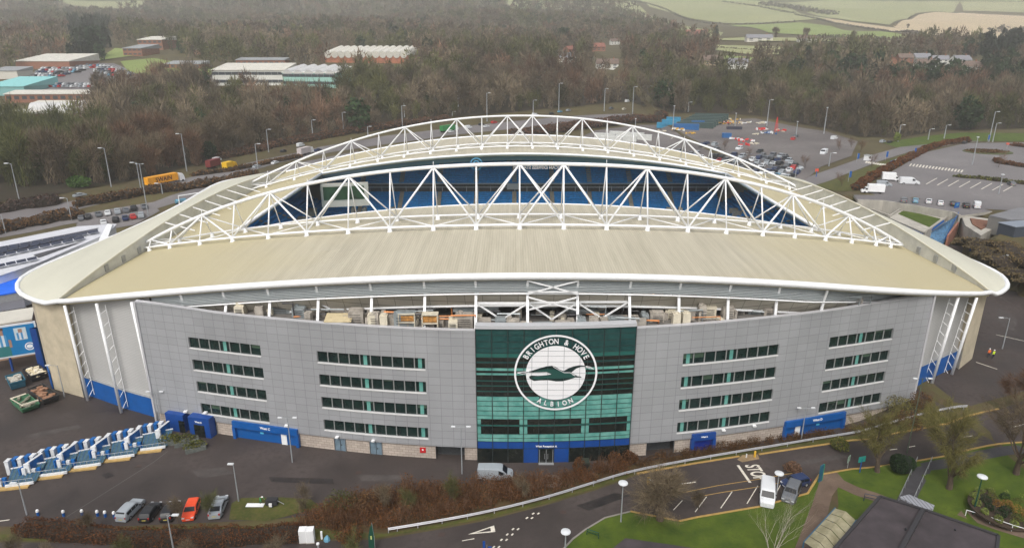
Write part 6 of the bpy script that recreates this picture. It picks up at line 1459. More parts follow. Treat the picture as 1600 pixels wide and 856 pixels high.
pile(1175, 193, 'board_stack', 'boards', 'white panels laid along the wood edge', [WHITE, TANK], 14, 9, 14, .8); pile(1200, 210, 'material_heap', 'equipment', 'blue and white hoist parts beside the red crane', [CB, WHITE], 7, 4, 15); pile(1180, 211, 'material_heap', 'equipment', 'tan timbers left of the hoist parts', [TANK], 6, 3, 16, .6)
container(1147, 203, 9, D(-5), mat('skip_dark', (.03, .03, .05), .7), 'dark open skip under the heaped sacks', H=2.0, nm='waste_skip', cat='skip'); container(1135, 216, 5, D(-10), CB, 'small blue cabin in the middle of the construction car park', H=2.8, nm='site_cabin', cat='cabin')
t = empty('crane_mast', G(1212, 207), 0, 'slim red tapering crane mast in the construction car park', 'crane'); mb = MB()
for a in range(3): th = a * 2.1; mb.tube([(math.cos(th) * 1.3, math.sin(th) * 1.3, 0), (math.cos(th) * .15, math.sin(th) * .15, 9)], .14, 5)
for k in range(8): z = 1 + k; w = 1.25 * (1 - z / 9.3); mb.tube([(w, 0, z), (-w * .5, w * .86, z), (-w * .5, -w * .86, z), (w, 0, z)], .08, 4)
mb.build('mast', RW1, t)
# campus car park far left: small cars
ug = 'cars packed in the campus car park'; far_mesh = {}
def far_car(col):
    if col not in far_mesh:
        b, g, L, W, H = vehicle_meshes('hatchback'); n = len(b.v); b.v += g.v; b.f += [tuple(i + n for i in f) for f in g.f]; b.m += [1] * len(g.f); o = b.build('parked_car', [COLS[col], CGL], fix=False); far_mesh[col] = [o, 0]
    e = far_mesh[col]
    if e[1] == 0: e[1] = 1; return e[0]
    c = e[0].copy(); COL.objects.link(c); return c
rnd = random.Random(9)
def lot(poly, dx, dy, ang, n):
    k = 0
    x0 = min(p[0] for p in poly); x1 = max(p[0] for p in poly); y = min(p[1] for p in poly)
    while y < max(p[1] for p in poly):
        x = x0
        while x < x1:
            if pt_in(poly, x, y) and rnd.random() < .85 and k < n:
                c = rnd.choice(['white', 'white', 'white', 'silver', 'silver', 'grey', 'black', 'black', 'red', 'dark_blue', 'pale_blue']); o = far_car(c); o.location = G(x, y, .55); o.scale = (1.3, 1.3, 1.3); o.rotation_euler = (0, 0, ang + rnd.uniform(-.1, .1)); 
                for kk in ('label', 'category', 'group'):
                    if kk in o: del o[kk]
                tag(o, 'tiny %s car in the packed rows of the distant campus car park' % c.replace('_', ' '), 'car', '%s cars in the campus car park' % c.replace('_', ' ')); k += 1
            x += dx * rnd.uniform(.9, 1.15)
        y += dy
lot([(55, 122), (64, 110), (100, 103), (136, 100), (140, 108), (120, 116), (75, 126)], 5.2, 3.0, D(70), 62); lot([(140, 103), (165, 102), (205, 115), (215, 121), (175, 122), (150, 115)], 5.4, 3.0, D(60), 45); lot([(50, 132), (60, 127), (90, 132), (170, 134), (165, 140), (60, 140)], 6.5, 3.6, D(60), 34); lot([(291, 122), (318, 118), (334, 122), (300, 128)], 6.5, 3.6, D(60), 9)
# ---------- street furniture ----------
POLE = mat('pole_steel', (.34, .36, .38), .5, metal=.3); LAMPH = mat('lamp_head', (.62, .64, .66), .4)
def lamp(px, pyb, pyt, label, style='arm', group=None, pole=POLE, ang=0.0, armside=1):
    b = G(px, pyb); Dp = b.y * CP + (CH - b.z) * SP
    z = b.z
    # height from the pixel of its top
    for _ in range(110):
        p = proj(b.x, b.y, z)
        if p[1] <= pyt: break
        z += .25
    H = max(3, z - b.z); th = max(.07, min(.24, Dp * .00058))
    t = empty('street_lamp', b, ang, label, 'lamp post', group); mb = MB(); mb.tube([(0, 0, 0), (0, 0, 1.2), (0, 0, H)], [th * 1.5, th * 1.4, th * .8], 7); mb.build('pole', pole, t)
    if style == 'disc':
        mb = MB(); mb.tube([(0, 0, H - .2), (0, 0, H + .02), (0, 0, H + .14), (0, 0, H + .26)], [.1, .62, .6, .12], 16); mb.build('lamp_head', LAMPH, t, smooth=False)
    elif style == 'double':
        mb = MB(); mb.tube([(-1.1, 0, H - .1), (1.1, 0, H - .1)], th * .5, 5); mb.build('arm', pole, t)
        for s in (-1, 1): mb = MB(); mb.box((s * 1.1, 0, H - .05), (.6, .3, .13)); mb.build('lamp_head', LAMPH, t)
    else:
        mb = MB(); mb.tube([(0, 0, H - .3), (armside * .5, 0, H), (armside * 1.4, 0, H + .05)], th * .5, 5); mb.build('arm', pole, t); mb = MB(); w = .8 if Dp < 150 else 1.4; mb.box((armside * 1.7, 0, H + .05), (1.0 * w, .4 * w, .18 * w)); mb.build('lamp_head', LAMPH, t)
    return t
A27 = 'street lamps along the dual carriageway'; lst = [(31, 316, 256), (9, 365, 336), (174, 292, 232), (112, 345, 310), (221, 300, 255), (292, 268, 210), (254, 303, 287), (403, 264, 225), (420, 238, 203), (489, 216, 188), (537, 208, 176), (575, 212, 198), (632, 184, 155), (629, 198, 166), (716, 168, 138), (707, 182, 178), (761, 190, 146), (785, 130, 122), (833, 180, 157), (873, 172, 131), (944, 174, 139)]
lst.sort()
for k, (px, b, t_) in enumerate(lst): lamp(px, b, t_, 'slim grey lamp post, %s from the left along the dual carriageway' % (ORD[k] if k < 20 else 'twenty first'), group=A27, armside=1 if px > 300 else -1)
lamp(232, 338, 256, 'tallest thick grey camera mast standing over the small left hand car park', 'double')
CP_ = 'lamp posts in the car parks'; l2 = [(988, 180, 136), (1051, 203, 166), (1148, 201, 178), (992, 210, 186), (1075, 176, 160), (1198, 198, 157), (1287, 210, 169), (1244, 210, 191), (1403, 222, 196), (1450, 219, 202), (1475, 217, 196), (1551, 222, 193), (1519, 258, 215), (1560, 304, 274), (1545, 222, 175), (1240, 296, 262), (1295, 260, 240)]
l2.sort()
for k, (px, b, t_) in enumerate(l2): lamp(px, b, t_, 'pale lamp post, %s from the left among the car parks at the right' % ORD[k], 'disc' if px in (1051, 992, 1148, 1519, 1560, 1287, 1244) else 'arm', CP_)
lamp(373, 783, 727, 'grey lamp post on the grass island behind the hedge', 'arm', armside=-.2); lamp(272, 862, 806, 'lamp post with a bright angled head in front of the beech hedge', 'arm', armside=.6); lamp(42, 804, 755, 'lamp post beside the turnstile bays at the left edge', 'arm', armside=-.4)
lamp(457, 722, 652, 'twin headed lamp post before the blue West C shutter', 'double'); lamp(722, 740, 668, 'twin headed lamp post left of the glazed entrance', 'double'); lamp(985, 706, 664, 'twin headed lamp post right of the glazed entrance', 'double'); lamp(1252, 686, 637, 'twin headed lamp post beside the West D shutter', 'double')
lamp(970, 815, 757, 'disc headed lamp post at the tip of the lawn kerb', 'disc'); lamp(883, 862, 832, 'disc headed lamp post at the bottom edge of the lawn', 'disc'); lamp(1212, 778, 742, 'disc headed lamp post between white van and people carrier', 'disc'); lamp(1520, 803, 747, 'slim dark lamp post beside the round flower bed', 'disc', pole=GRN)
lamp(1417, 708, 592, 'tall green floodlight post between the two mossy trees', 'double', pole=mat('post_green', (.08, .10, .07), .6)); lamp(101, 620, 572, 'lamp post at the foot of the cream end wall', 'arm', armside=-1); lamp(252, 668, 612, 'lamp post where panelled front meets ribbed wall', 'double'); lamp(1566, 545, 497, 'lamp post on the right hand ring road', 'arm', armside=-1); lamp(1562, 420, 400, 'lamp post on the brown bank above the ring road', 'arm', armside=1)
def post_thing(nm, cat, label, px, py, parts, rz=0):
    t = empty(nm, G(px, py), rz, label, cat)
    for n_, m, fn in parts: mb = MB(); fn(mb); mb.build(n_, m, t)
    return t
bgp = 'blue and white bollards at the car park end'
for k, (px, py) in enumerate(((60, 805), (100, 806), (129, 805), (153, 806), (165, 807), (179, 808))):
    post_thing('bollard', 'bollard', 'blue bollard with white domed cap, %s from the left in the row of six' % ORD[k], px, py, [('post', BLUE, lambda mb: mb.tube([(0, 0, 0), (0, 0, .75)], .17, 10)), ('cap', WHITE, lambda mb: mb.tube([(0, 0, .6), (0, 0, .8), (0, 0, .95), (0, 0, 1.0)], [.19, .2, .14, .03], 10))])['group'] = bgp
post_thing('bollard', 'bollard', 'yellow cylindrical bollard on the kerbed island by the road', 1179, 714, [('post', YL, lambda mb: mb.tube([(0, 0, 0), (0, 0, 1.0), (0, 0, 1.1)], [.16, .16, .1], 10))]); post_thing('bollard', 'bollard', 'short white post on the kerbed island by the road', 1166, 715, [('post', WHITE, lambda mb: mb.tube([(0, 0, 0), (0, 0, .7)], .09, 8))])
t = empty('traffic_island', G(1173, 716), 0, 'small kerbed island carrying the yellow bollard', 'island'); P = PX([(1152, 718), (1160, 711), (1184, 710), (1186, 717), (1160, 722)]); mb = MB(); mb.prism([(p.x - t.location.x, p.y - t.location.y) for p in P], -.1, .09); mb.build('slab', mat('ochre_slab', (.24, .17, .09), .9, var=.2, scale=1), t)
t = empty('barrier_gate', G(1013, 756), 0, 'white barrier arm on a yellow post across the access road', 'barrier'); mb = MB(); mb.box((0, 0, .55), (.4, .4, 1.1)); mb.build('post', YL, t); e_ = G(1030, 772) - t.location; mb = MB(); mb.beam((0, 0, 1.0), (e_.x, e_.y, e_.z + 1.0), .12, .16); mb.build('arm', WHITE, t); mb = MB(); mb.tube([(e_.x, e_.y, e_.z), (e_.x, e_.y, e_.z + 1.0)], .06, 6); mb.build('rest', GREYM, t)
SGN = mat('sign_green', (.0, .22, .16), .5); SGT = mat('sign_teal', (.02, .28, .24), .5)
post_thing('direction_sign', 'sign', 'teal green directional sign on a blue post on the lawn edge', 1343, 738, [('post', BLUE, lambda mb: mb.tube([(0, 0, 0), (0, 0, 2.4)], .08, 6)), ('panel', SGT, lambda mb: mb.box((0, 0, 2.3), (1.2, .1, .9)))], .3)
post_thing('road_sign', 'sign', 'pale green backed road sign between totem and teal sign', 1324, 731, [('post', GREYM, lambda mb: mb.tube([(0, 0, 0), (0, 0, 1.8)], .05, 6)), ('panel', mat('pale_green_panel', (.25, .35, .28), .5), lambda mb: mb.box((0, 0, 1.6), (.9, .08, 1.0)))], .8)
post_thing('totem_sign', 'sign', 'slanted blue and green totem sign at the top of the brown path', 1281, 752, [('panel', mat('totem_blue', (.01, .10, .16), .5), lambda mb: mb.box((0, 0, 1.4), (.8, .16, 2.8))), ('stripe', mat('totem_green', (.05, .3, .1), .5), lambda mb: mb.box((.42, 0, 1.4), (.1, .2, 2.8)))], .6)
t = empty('feather_flag', G(583, 862), 0, 'dark green feather flag with a pale yellow mark beside the verge', 'flag'); mb = MB(); prof = [(0, 0), (-.5, .4), (-.45, 1.8), (-.2, 3.2), (.1, 3.9), (.25, 3.0), (.3, 1.5), (.2, .3)]; mb.face([(x, 0, z + .4) for x, z in prof]); mb.face([(x, .03, z + .4) for x, z in prof]); mb.build('flag', mat('flag_green', (.0, .05, .03), .7), t); mb = MB(); mb.tube([(.28, .015, 0), (.28, .015, 2.2), (.1, .015, 4.4)], .03, 5); mb.build('pole', GREYM, t); mb = MB(); mb.box((-.1, -.02, 2.2), (.16, .03, .5)); mb.build('mark', mat('pale_yellow', (.6, .6, .2), .6), t)
post_thing('direction_sign', 'sign', 'two tall blue sign panels at the bottom edge of the road', 761, 872, [('panel', NAVY, lambda mb: mb.box((-.35, 0, 1.3), (.3, .1, 2.6)).box((.35, 0, .9), (.45, .1, 1.8))), ('post', GREYM, lambda mb: mb.tube([(0, .1, 0), (0, .1, 2.0)], .04, 5))])
for k, dx in enumerate((0, 11)):
    post_thing('utility_cabinet', 'cabinet', ['left one of the pair of white utility cabinets by the hedge', 'right one of the pair of white utility cabinets by the hedge'][k], 475 + dx, 845, [('body', WHITE, lambda mb: mb.box((0, 0, 1.0), (.95, .9, 1.9))), ('door', mat('cab_door', (.66, .67, .68), .4), lambda mb: mb.box((0, -.47, 1.0), (.8, .04, 1.7))), ('plinth', CONC, lambda mb: mb.box((0, 0, .06), (1.05, 1.0, .14)))], .1)['group'] = 'white utility cabinets'
post_thing('bollard', 'bollard', 'white round bollard right of the utility cabinets', 503, 841, [('post', WHITE, lambda mb: mb.tube([(0, 0, 0), (0, 0, 1.1)], .14, 8))]); post_thing('litter_cover', 'cover', 'bright blue crumpled cover on the verge by the white bollard', 511, 844, [('sheet', COLS['pale_blue'], lambda mb: mb.tube([(0, 0, 0), (0, 0, .35), (.1, 0, .8)], [.45, .38, .08], 7))]); post_thing('bollard', 'bollard', 'grey capped post at the road edge below the utility cabinets', 498, 862, [('post', GREYM, lambda mb: mb.tube([(0, 0, 0), (0, 0, 1.2)], .12, 8)), ('cap', WHITE, lambda mb: mb.tube([(0, 0, 1.2), (0, 0, 1.35)], .2, 8))]); post_thing('bollard', 'bollard', 'low white post left of the grey capped post', 490, 864, [('post', WHITE, lambda mb: mb.tube([(0, 0, 0), (0, 0, .6)], .12, 8))])
post_thing('sign_board', 'sign', 'blank white board lying on the grass island beside the lamp post', 399, 791, [('board', WHITE, lambda mb: mb.box((0, 0, .25), (2.4, .7, .1)))])
t = empty('waste_cart', G(426, 790), 0, 'black two wheeled cart with a white sack on the grass island', 'cart'); mb = MB(); mb.box((0, 0, .75), (1.5, .8, .8)); mb.build('body', DARK, t)
for s in (-.4, .4): mb = MB(); mb.tube([(0, s - .05, .3), (0, s + .05, .3)], .3, 10); mb.build('wheel', TYRE, t)
mb = MB(); mb.box((-.1, -.45, .5), (.4, .2, .5)); mb.build('sack', WHITE, t); mb = MB(); mb.tube([(.7, 0, .9), (1.6, 0, .3)], .05, 5); mb.build('handle', GREYM, t)
t = empty('dark_utility_vehicle', G(909, 737), 0, 'small dark utility vehicle parked by the glazed front', 'vehicle'); mb = MB(); mb.box((-.6, 0, .8), (1.2, 1.3, .7)).box((.5, 0, 1.2), (1.1, 1.3, 1.6)); mb.build('body', mat('dark_green_body', (.02, .03, .02), .6), t); mb = MB(); mb.box((.5, -.67, 1.5), (.8, .03, .6)); mb.build('window', CGL, t)
for x in (-.8, .7):
    for s in (-.6, .6): mb = MB(); mb.tube([(x, s - .1, .35), (x, s + .1, .35)], .35, 10); mb.build('wheel', TYRE, t)
post_thing('stone_mound', 'mound', 'low pale stone mound behind the thicket near the entrance', 862, 752, [('mound', mat('pale_stone', (.15, .12, .10), .9, var=.3, scale=2), lambda mb: mb.tube([(0, 0, -.1), (0, 0, .2), (0, 0, .4), (0, 0, .5)], [1.6, 1.5, 1.1, .3], 14))])
for k, (px, py, h, l) in enumerate(((1365, 214 + 26, 5, 'blue'), (1552, 292, 5, ''), (1341, 246, 5, ''))): pass
for px, py, l in ((1338, 255, 'blue banner post on the verge nearest the zebra crossing'), (1325, 285, 'blue banner post on the verge nearest the stadium'), (1383, 252, 'short blue banner post by the blue barriers'), (1427, 246, 'tall blue banner post beside the blue and white barriers'), (1542, 224, 'blue sign panel by the far green verge')):
    post_thing('banner_post', 'banner', l, px, py, [('post', GREYM, lambda mb: mb.tube([(0, 0, 0), (0, 0, 4.5)], .08, 5)), ('banner', BLUE, lambda mb: mb.box((.45, 0, 3.1), (.9, .08, 2.4)))])
post_thing('road_sign', 'sign', 'orange red road sign on a post by the car park exit', 1275, 277, [('post', BLUE, lambda mb: mb.tube([(0, 0, 0), (0, 0, 2.6)], .15, 6)), ('panel', mat('sign_red', (.6, .08, .04), .5), lambda mb: mb.box((0, 0, 2.8), (1.3, .1, 1.2)))]); post_thing('road_sign', 'sign', 'red and white sign at the coach park roundabout', 1573, 233, [('post', GREYM, lambda mb: mb.tube([(0, 0, 0), (0, 0, 2.6)], .1, 6)), ('panel', mat('sign_red', (.6, .08, .04), .5), lambda mb: mb.box((0, 0, 2.6), (1.5, .1, .9)))])
post_thing('ticket_sign', 'sign', 'bright blue sign panel standing above the blue steps', 1493, 332, [('panel', BLUE, lambda mb: mb.box((0, 0, 1.6), (2.4, .2, 3.2))), ('mark', COLS['pale_blue'], lambda mb: mb.box((0, -.12, 2.6), (1.2, .05, .7)))], .5)
post_thing('gatehouse', 'kiosk', 'small white gatehouse kiosk on the road island by the crossing', 1355, 251, [('wall', WHITE, lambda mb: mb.box((0, 0, 1.2), (2.6, 2.2, 2.4))), ('roof', GREYM, lambda mb: mb.box((0, 0, 2.5), (3, 2.6, .2))), ('window', CGL, lambda mb: mb.box((0, -1.12, 1.6), (1.6, .05, .8)))], .6)
P = PX([(1390, 258), (1412, 252), (1428, 246), (1438, 240)])
for k in range(6):
    a = P[0].lerp(P[-1], k / 6); b_ = P[0].lerp(P[-1], (k + .85) / 6); t = empty('site_barrier', g3(a.x, a.y), 0, '%s barrier in the line of site barriers by the brown hedge' % ['nearest blue', 'bright white', 'navy blue', 'greyish white', 'pale blue', 'furthest blue'][k], 'barrier', 'blue and white barriers by the hedge'); d_ = b_ - a
    mb = MB(); mb.beam((0, 0, .9), (d_.x, d_.y, .9), .3, 1.4); mb.build('panel', [BLUE, WHITE, NAVY, WC, COLS['pale_blue'], BLUE][k], t); mb = MB(); mb.box((0, 0, .1), (.8, .8, .2)); mb.build('foot', GREYM, t)
# motorway direction sign seen from behind
t = empty('direction_sign', G(290, 244), D(20), 'large teal backed direction sign panels standing before the wood', 'sign'); mb = MB(); mb.box((0, 0, 5.5), (8, .2, 4.5)).box((-9, 0, 6.6), (7, .2, 1.2)); mb.build('panel', mat('sign_back', (.03, .09, .09), .5, var=.3, scale=.5), t); mb = MB()
for x in (-3, 0, 3): mb.tube([(x, .3, 0), (x, .3, 7.5)], .15, 5)
mb.build('post', GREYM, t)
t = empty('footbridge', G(985, 158), 0, 'pale footbridge deck crossing among the bare trees', 'bridge'); a = at(948, 128, 0); zf = t.location.z + 7; pa = at(945, 126, zf); pb_ = at(1065, 144, zf); mb = MB(); mb.beam(pa - t.location, pb_ - t.location, 3, 1.0); mb.build('deck', mat('bridge_grey', (.30, .29, .27), .8), t); mb = MB(); mb.beam(pa - t.location + Vector((0, -1.5, 1)), pb_ - t.location + Vector((0, -1.5, 1)), .15, 1.0); mb.build('parapet', GREYM, t)
t = empty('radio_mast', G(727, 150), 0, 'x', 'mast') if False else None
# people
def person(loc, rz, label, top, legs, hatm, pose='stand'):
    J = dict(pel=(0, 0, .95), chest=(0, 0, 1.35), neck=(0, 0, 1.5), head=(0, .02, 1.62), crown=(0, .02, 1.76), sl=(-.2, 0, 1.42), el=(-.28, -.02, 1.15), hl=(-.3, .08, .9), sr=(.2, 0, 1.42), er=(.28, -.02, 1.15), hr=(.32, .12, .92), kl=(-.12, .06, .5), fl=(-.13, -.06, .06), tl=(-.13, .12, .04), kr=(.12, -.02, .5), fr=(.14, .14, .06), tr=(.14, .3, .04))
    if pose == 'bend': J.update(chest=(0, .2, 1.28), neck=(0, .32, 1.38), head=(0, .42, 1.42), crown=(0, .5, 1.5), sl=(-.2, .25, 1.34), el=(-.28, .4, 1.1), hl=(-.25, .55, .9), sr=(.2, .25, 1.34), er=(.28, .42, 1.1), hr=(.25, .6, .95))
    R = dict(pel=.15, chest=.17, neck=.07, head=.11, crown=.07, sl=.08, el=.055, hl=.045, sr=.08, er=.055, hr=.045, kl=.075, fl=.055, tl=.045, kr=.075, fr=.055, tr=.045)
    ks = list(J); E = [('pel', 'chest'), ('chest', 'neck'), ('neck', 'head'), ('head', 'crown'), ('chest', 'sl'), ('sl', 'el'), ('el', 'hl'), ('chest', 'sr'), ('sr', 'er'), ('er', 'hr'), ('pel', 'kl'), ('kl', 'fl'), ('fl', 'tl'), ('pel', 'kr'), ('kr', 'fr'), ('fr', 'tr')]
    me = bpy.data.meshes.new('body'); me.from_pydata([J[k] for k in ks], [(ks.index(a), ks.index(b)) for a, b in E], []); o = bpy.data.objects.new('tmp', me); COL.objects.link(o); o.modifiers.new('s', 'SKIN'); o.modifiers.new('u', 'SUBSURF').levels = 1
    for i, k in enumerate(ks): me.skin_vertices[0].data[i].radius = (R[k], R[k]); me.skin_vertices[0].data[i].use_root = (k == 'pel')
    dg = bpy.context.evaluated_depsgraph_get(); m2 = bpy.data.meshes.new_from_object(o.evaluated_get(dg)); bpy.data.objects.remove(o); m2.name = 'person'
    for m in (top, legs, mat('skin', (.42, .24, .17), .6), TYRE): m2.materials.append(m)
    nz_ = J['neck'][2]
    for f in m2.polygons:
        c = f.center; f.material_index = 3 if c.z < .1 else (1 if c.z < .92 and abs(c.x) < .23 else (2 if c.z > nz_ - .01 and abs(c.x) < .15 or (abs(c.x) > .24 and c.z < .98) else 0)); f.use_smooth = True
    b = bpy.data.objects.new('person', m2); COL.objects.link(b); b.location = loc; b.rotation_euler = (0, 0, rz); tag(b, label, 'person')
    h = Vector(J['crown']); mb = MB(); mb.tube([h + Vector((0, 0, -.06)), h, h + Vector((0, 0, .06)), h + Vector((0, 0, .09))], [.135, .13, .09, .02], 10); mb.build('helmet', hatm, b, smooth=True)
HVY = mat('hi_vis_yellow', (.55, .75, .03), .6); HVO = mat('hi_vis_orange', (.8, .16, .03), .6); TRS = mat('dark_trousers', (.02, .025, .04), .8)
person(G(1551, 560), .4, 'person in a yellow high visibility jacket walking on the ring road', HVY, TRS, WHITE); person(G(1544, 558), .2, 'person in an orange vest beside the one in yellow', HVO, TRS, WHITE); person(G(408, 788), -2.2, 'person in green high visibility clothes bending over the black cart', mat('hi_vis_green', (.03, .22, .06), .6), mat('green_trousers', (.02, .07, .03), .8), WHITE, 'bend')
post_thing('traffic_cone', 'cone', 'orange bag and cones at the foot of the blue wall', 1505, 560, [('cone', HVO, lambda mb: mb.tube([(0, 0, 0), (0, 0, .1), (0, 0, .9)], [.4, .3, .05], 8))])
# ---------- distant buildings ----------
WIN = mat('far_window', (.05, .06, .07), .3); CRM = mat('far_cream', (.58, .56, .50), .7); RTILE = mat('red_tiles', (.22, .085, .06), .85, var=.2, scale=.3); BTILE = mat('brown_tiles', (.14, .10, .08), .85, var=.2, scale=.3); SLT = mat('slate', (.20, .20, .22), .7); WRD = mat('white_render_far', (.62, .62, .58), .8); MINTB = mat('mint_cladding', (.30, .52, .46), .5)
def fbuild(name, label, px, py, wpx, dep, h, rz, mw, mr, floors=1, over=.5, wins=True, rib=.62):
    g = G(px, py); Dg = g.y * CP + (CH - g.z) * SP; w = wpx * Dg / FPX; t = empty(name, g, rz, label, 'building'); mb = MB(); mb.box((0, dep / 2, h / 2 - 1), (w, dep, h + 2)); mb.build('wall', mw, t); rise = dep * .13; mb = MB(); mb.loft([[(x, -over, h), (x, dep + over, h + rise), (x, dep + over, h - .5), (x, -over, h - .5)] for x in (-w / 2 - over, w / 2 + over)], closed=True, cap=True); mb.build('roof', mr, t)
    if wins:
        for f in range(floors):
            mb = MB(); z = h * (f + .55) / floors; n = max(3, int(w / 5))
            for k in range(n): mb.box((-w / 2 + w * (k + .5) / n, -.06, z), (w / n * rib, .16, h / floors * .38))
            mb.build('window_row', WIN, t)
    return t, w
fbuild('brick_hall', 'brick hall with a big flat cream roof behind the campus car park', 68, 108, 86, 45, 7, D(-2), BRK, CREAMR, wins=False); fbuild('brick_block', 'three storey brick block beside the campus lawn', 208, 88, 32, 30, 8, D(-8), BRK, GREYM, 2); fbuild('brick_block', 'taller brick block with a white flat roof at the campus', 236, 78, 40, 30, 11, D(-5), BRK, CREAMR, 2); fbuild('brick_block', 'low brick range behind bare trees right of the campus lawn', 285, 108, 58, 18, 4.5, D(-4), BRK, GREYM, 1); fbuild('brick_block', 'far brick range near the wood behind the campus', 330, 86, 56, 14, 5, D(-4), BRK, BTILE, 1, wins=False)
t, w = fbuild('campus_building', 'white banded campus building with flat cream roof', 390, 134, 112, 34, 12, D(1), WRD, CREAMR, 2, rib=.96); fbuild('brick_block', 'brick block rising behind the white banded building', 408, 106, 76, 14, 7, 0, BRK, GREYM, 1)
t, w = fbuild('campus_building', 'pale green glazed wing with wavy white roof at the campus', 484, 136, 90, 30, 11, D(-12), MINTB, WRD, 2, rib=.96); mb = MB()
for k in range(5): x = -w / 2 + w * (k + .5) / 5; mb.tube([(x, 0, 9.0), (x, 28, 12.6)], w / 11, 10)
mb.build('roof_vault', mat('vault_white', (.5, .5, .5), .6), t)
t, w = fbuild('vaulted_hall', 'brick hall under a row of pale barrel vaulted roofs in the wood', 572, 99, 132, 42, 8, D(-6), mat('brick_orange', (.34, .13, .07), .9, var=.3, scale=.3), CRM, 1, wins=False); mb = MB()
for k in range(12): x = -w / 2 + w * (k + .5) / 12; mb.tube([(x, -1, 8.0), (x, 42, 13.4)], w / 25, 10)
mb.build('roof_vault', CRM, t)
fbuild('campus_building', 'long low cream roofed brick range above the near wood at the left', 88, 160, 150, 14, 6, D(4), BRK, CREAMR, 1); fbuild('campus_building', 'lower cream roofed range in front of the long brick range', 110, 170, 110, 8, 4, D(4), BRK, CREAMR, 1); t, w = fbuild('campus_building', 'white curved roof hall half hidden by the near wood', 92, 186, 90, 16, 4, D(6), BRK, WRD, 1, wins=False)
mb = MB(); mb.tube([(-w / 2, 8, 4), (w / 2, 8, 4)], 6, 14); mb.build('roof_vault', mat('vault_white', (.5, .5, .5), .6), t)
fbuild('campus_building', 'brick range with white roof cut off by the left edge', 18, 190, 70, 12, 5, D(-14), BRK, CREAMR, 1); fbuild('sports_hall', 'turquoise roofed hall cut off by the left edge', 10, 150, 60, 40, 7, D(0), mat('turq_wall', (.2, .42, .42), .6), mat('turq_roof', (.22, .52, .52), .6), wins=False); fbuild('brick_block', 'pale block behind the turquoise hall', 8, 124, 42, 20, 7, 0, CRM, GREYM, wins=False); fbuild('brick_block', 'small red and brick block beyond the cream ranges', 185, 141, 30, 12, 6, D(-6), BRK, GREYM, wins=False); fbuild('brick_block', 'pale flat roofed block with a terrace near the wood', 185, 152, 52, 12, 3, D(-8), BRK, WRD, wins=False)
def house(px, py, wpx, label, mw, mr, rz=0, chim=True, hh=5.0):
    g = G(px, py); Dg = g.y * CP + (CH - g.z) * SP; w = wpx * Dg / FPX; d = min(w * .6, 10); t = empty('house', g, rz, label, 'house'); mb = MB(); mb.box((0, 0, hh / 2 - .5), (w, d, hh + 1)); mb.face([(-w/2, -d/2, hh), (-w/2, d/2, hh), (-w/2, 0, hh + d * .42)]); mb.face([(w/2, -d/2, hh), (w/2, d/2, hh), (w/2, 0, hh + d * .42)]); wl_ = mb.build('wall', mw, t)
    mb = MB(); e = .5
    for s in (-1, 1): mb.loft([[(x, s * (d/2 + e), hh - .25), (x, 0, hh + d * .42 + .15), (x, 0, hh + d * .42 - .05), (x, s * (d/2 + e), hh - .5)] for x in (-w/2 - e, w/2 + e)], closed=True, cap=True)
    r = mb.build('roof', mr, t)
    if chim: mb = MB(); mb.box((w * .3, 0, hh + d * .42 + .6), (.9, .9, 2)); mb.build('chimney', BRK, r)
    for k in range(3):
        for f in (.3, .7):
            mb = MB(); mb.box((-w / 2 + w * (k + .5) / 3, -d / 2 - .02, hh * f), (w * .14, .1, hh * .2)); mb.build('window', WIN, wl_)
for px, py, w, l, mw, mr, rz in ((886, 97, 26, 'white cottage with grey roof left of the round dark tree', WRD, SLT, -.2), (933, 80, 22, 'red roofed house among the trees above the footbridge', BRK, RTILE, .3), (948, 108, 34, 'long brown roofed white house just above the footbridge', WRD, BTILE, 0), (890, 84, 18, 'tall red brick house behind the white cottage', BRK, RTILE, .8), (1088, 56, 34, 'large red tiled house at the foot of the pale fields', BRK, RTILE, -.2), (960, 70, 14, 'pale cottage right of the red roofed house', WRD, BTILE, .2), (1113, 102, 30, 'grey brown roofed barn like house in the middle of the wood', mat('tan_wall', (.35, .27, .18), .8), BTILE, 0), (1152, 107, 28, 'white house with grey roof right of the barn like house', WRD, SLT, -.2),
    (1392, 102, 22, 'red brick gabled house left in the village', BRK, BTILE, 1.2), (1412, 98, 22, 'brown roofed house beside the red gabled one', BRK, BTILE, 0), (1438, 98, 24, 'slate roofed pale house in the village', WRD, SLT, 0), (1467, 101, 22, 'white house with slate roof and chimney in the village', WRD, SLT, -.3), (1499, 102, 28, 'wide white bungalow right in the village', WRD, SLT, .2), (1444, 108, 28, 'brown tiled terrace in front of the slate roofed house', WRD, BTILE, 0), (1508, 112, 44, 'long brown tiled terrace in front of the white bungalow', WRD, BTILE, -.05), (1253, 66, 14, 'pale farm building at the foot of the fields', WRD, BTILE, 0), (1268, 66, 12, 'small brown farm building beside the pale one', CRM, BTILE, 0), (1185, 65, 40, 'long pale roofed farm shed below the fields', CRM, SLT, 0)):
    house(px, py, w, l, mw, mr, rz)
for k_, p_ in PROTO.items():
    del p_['_used']
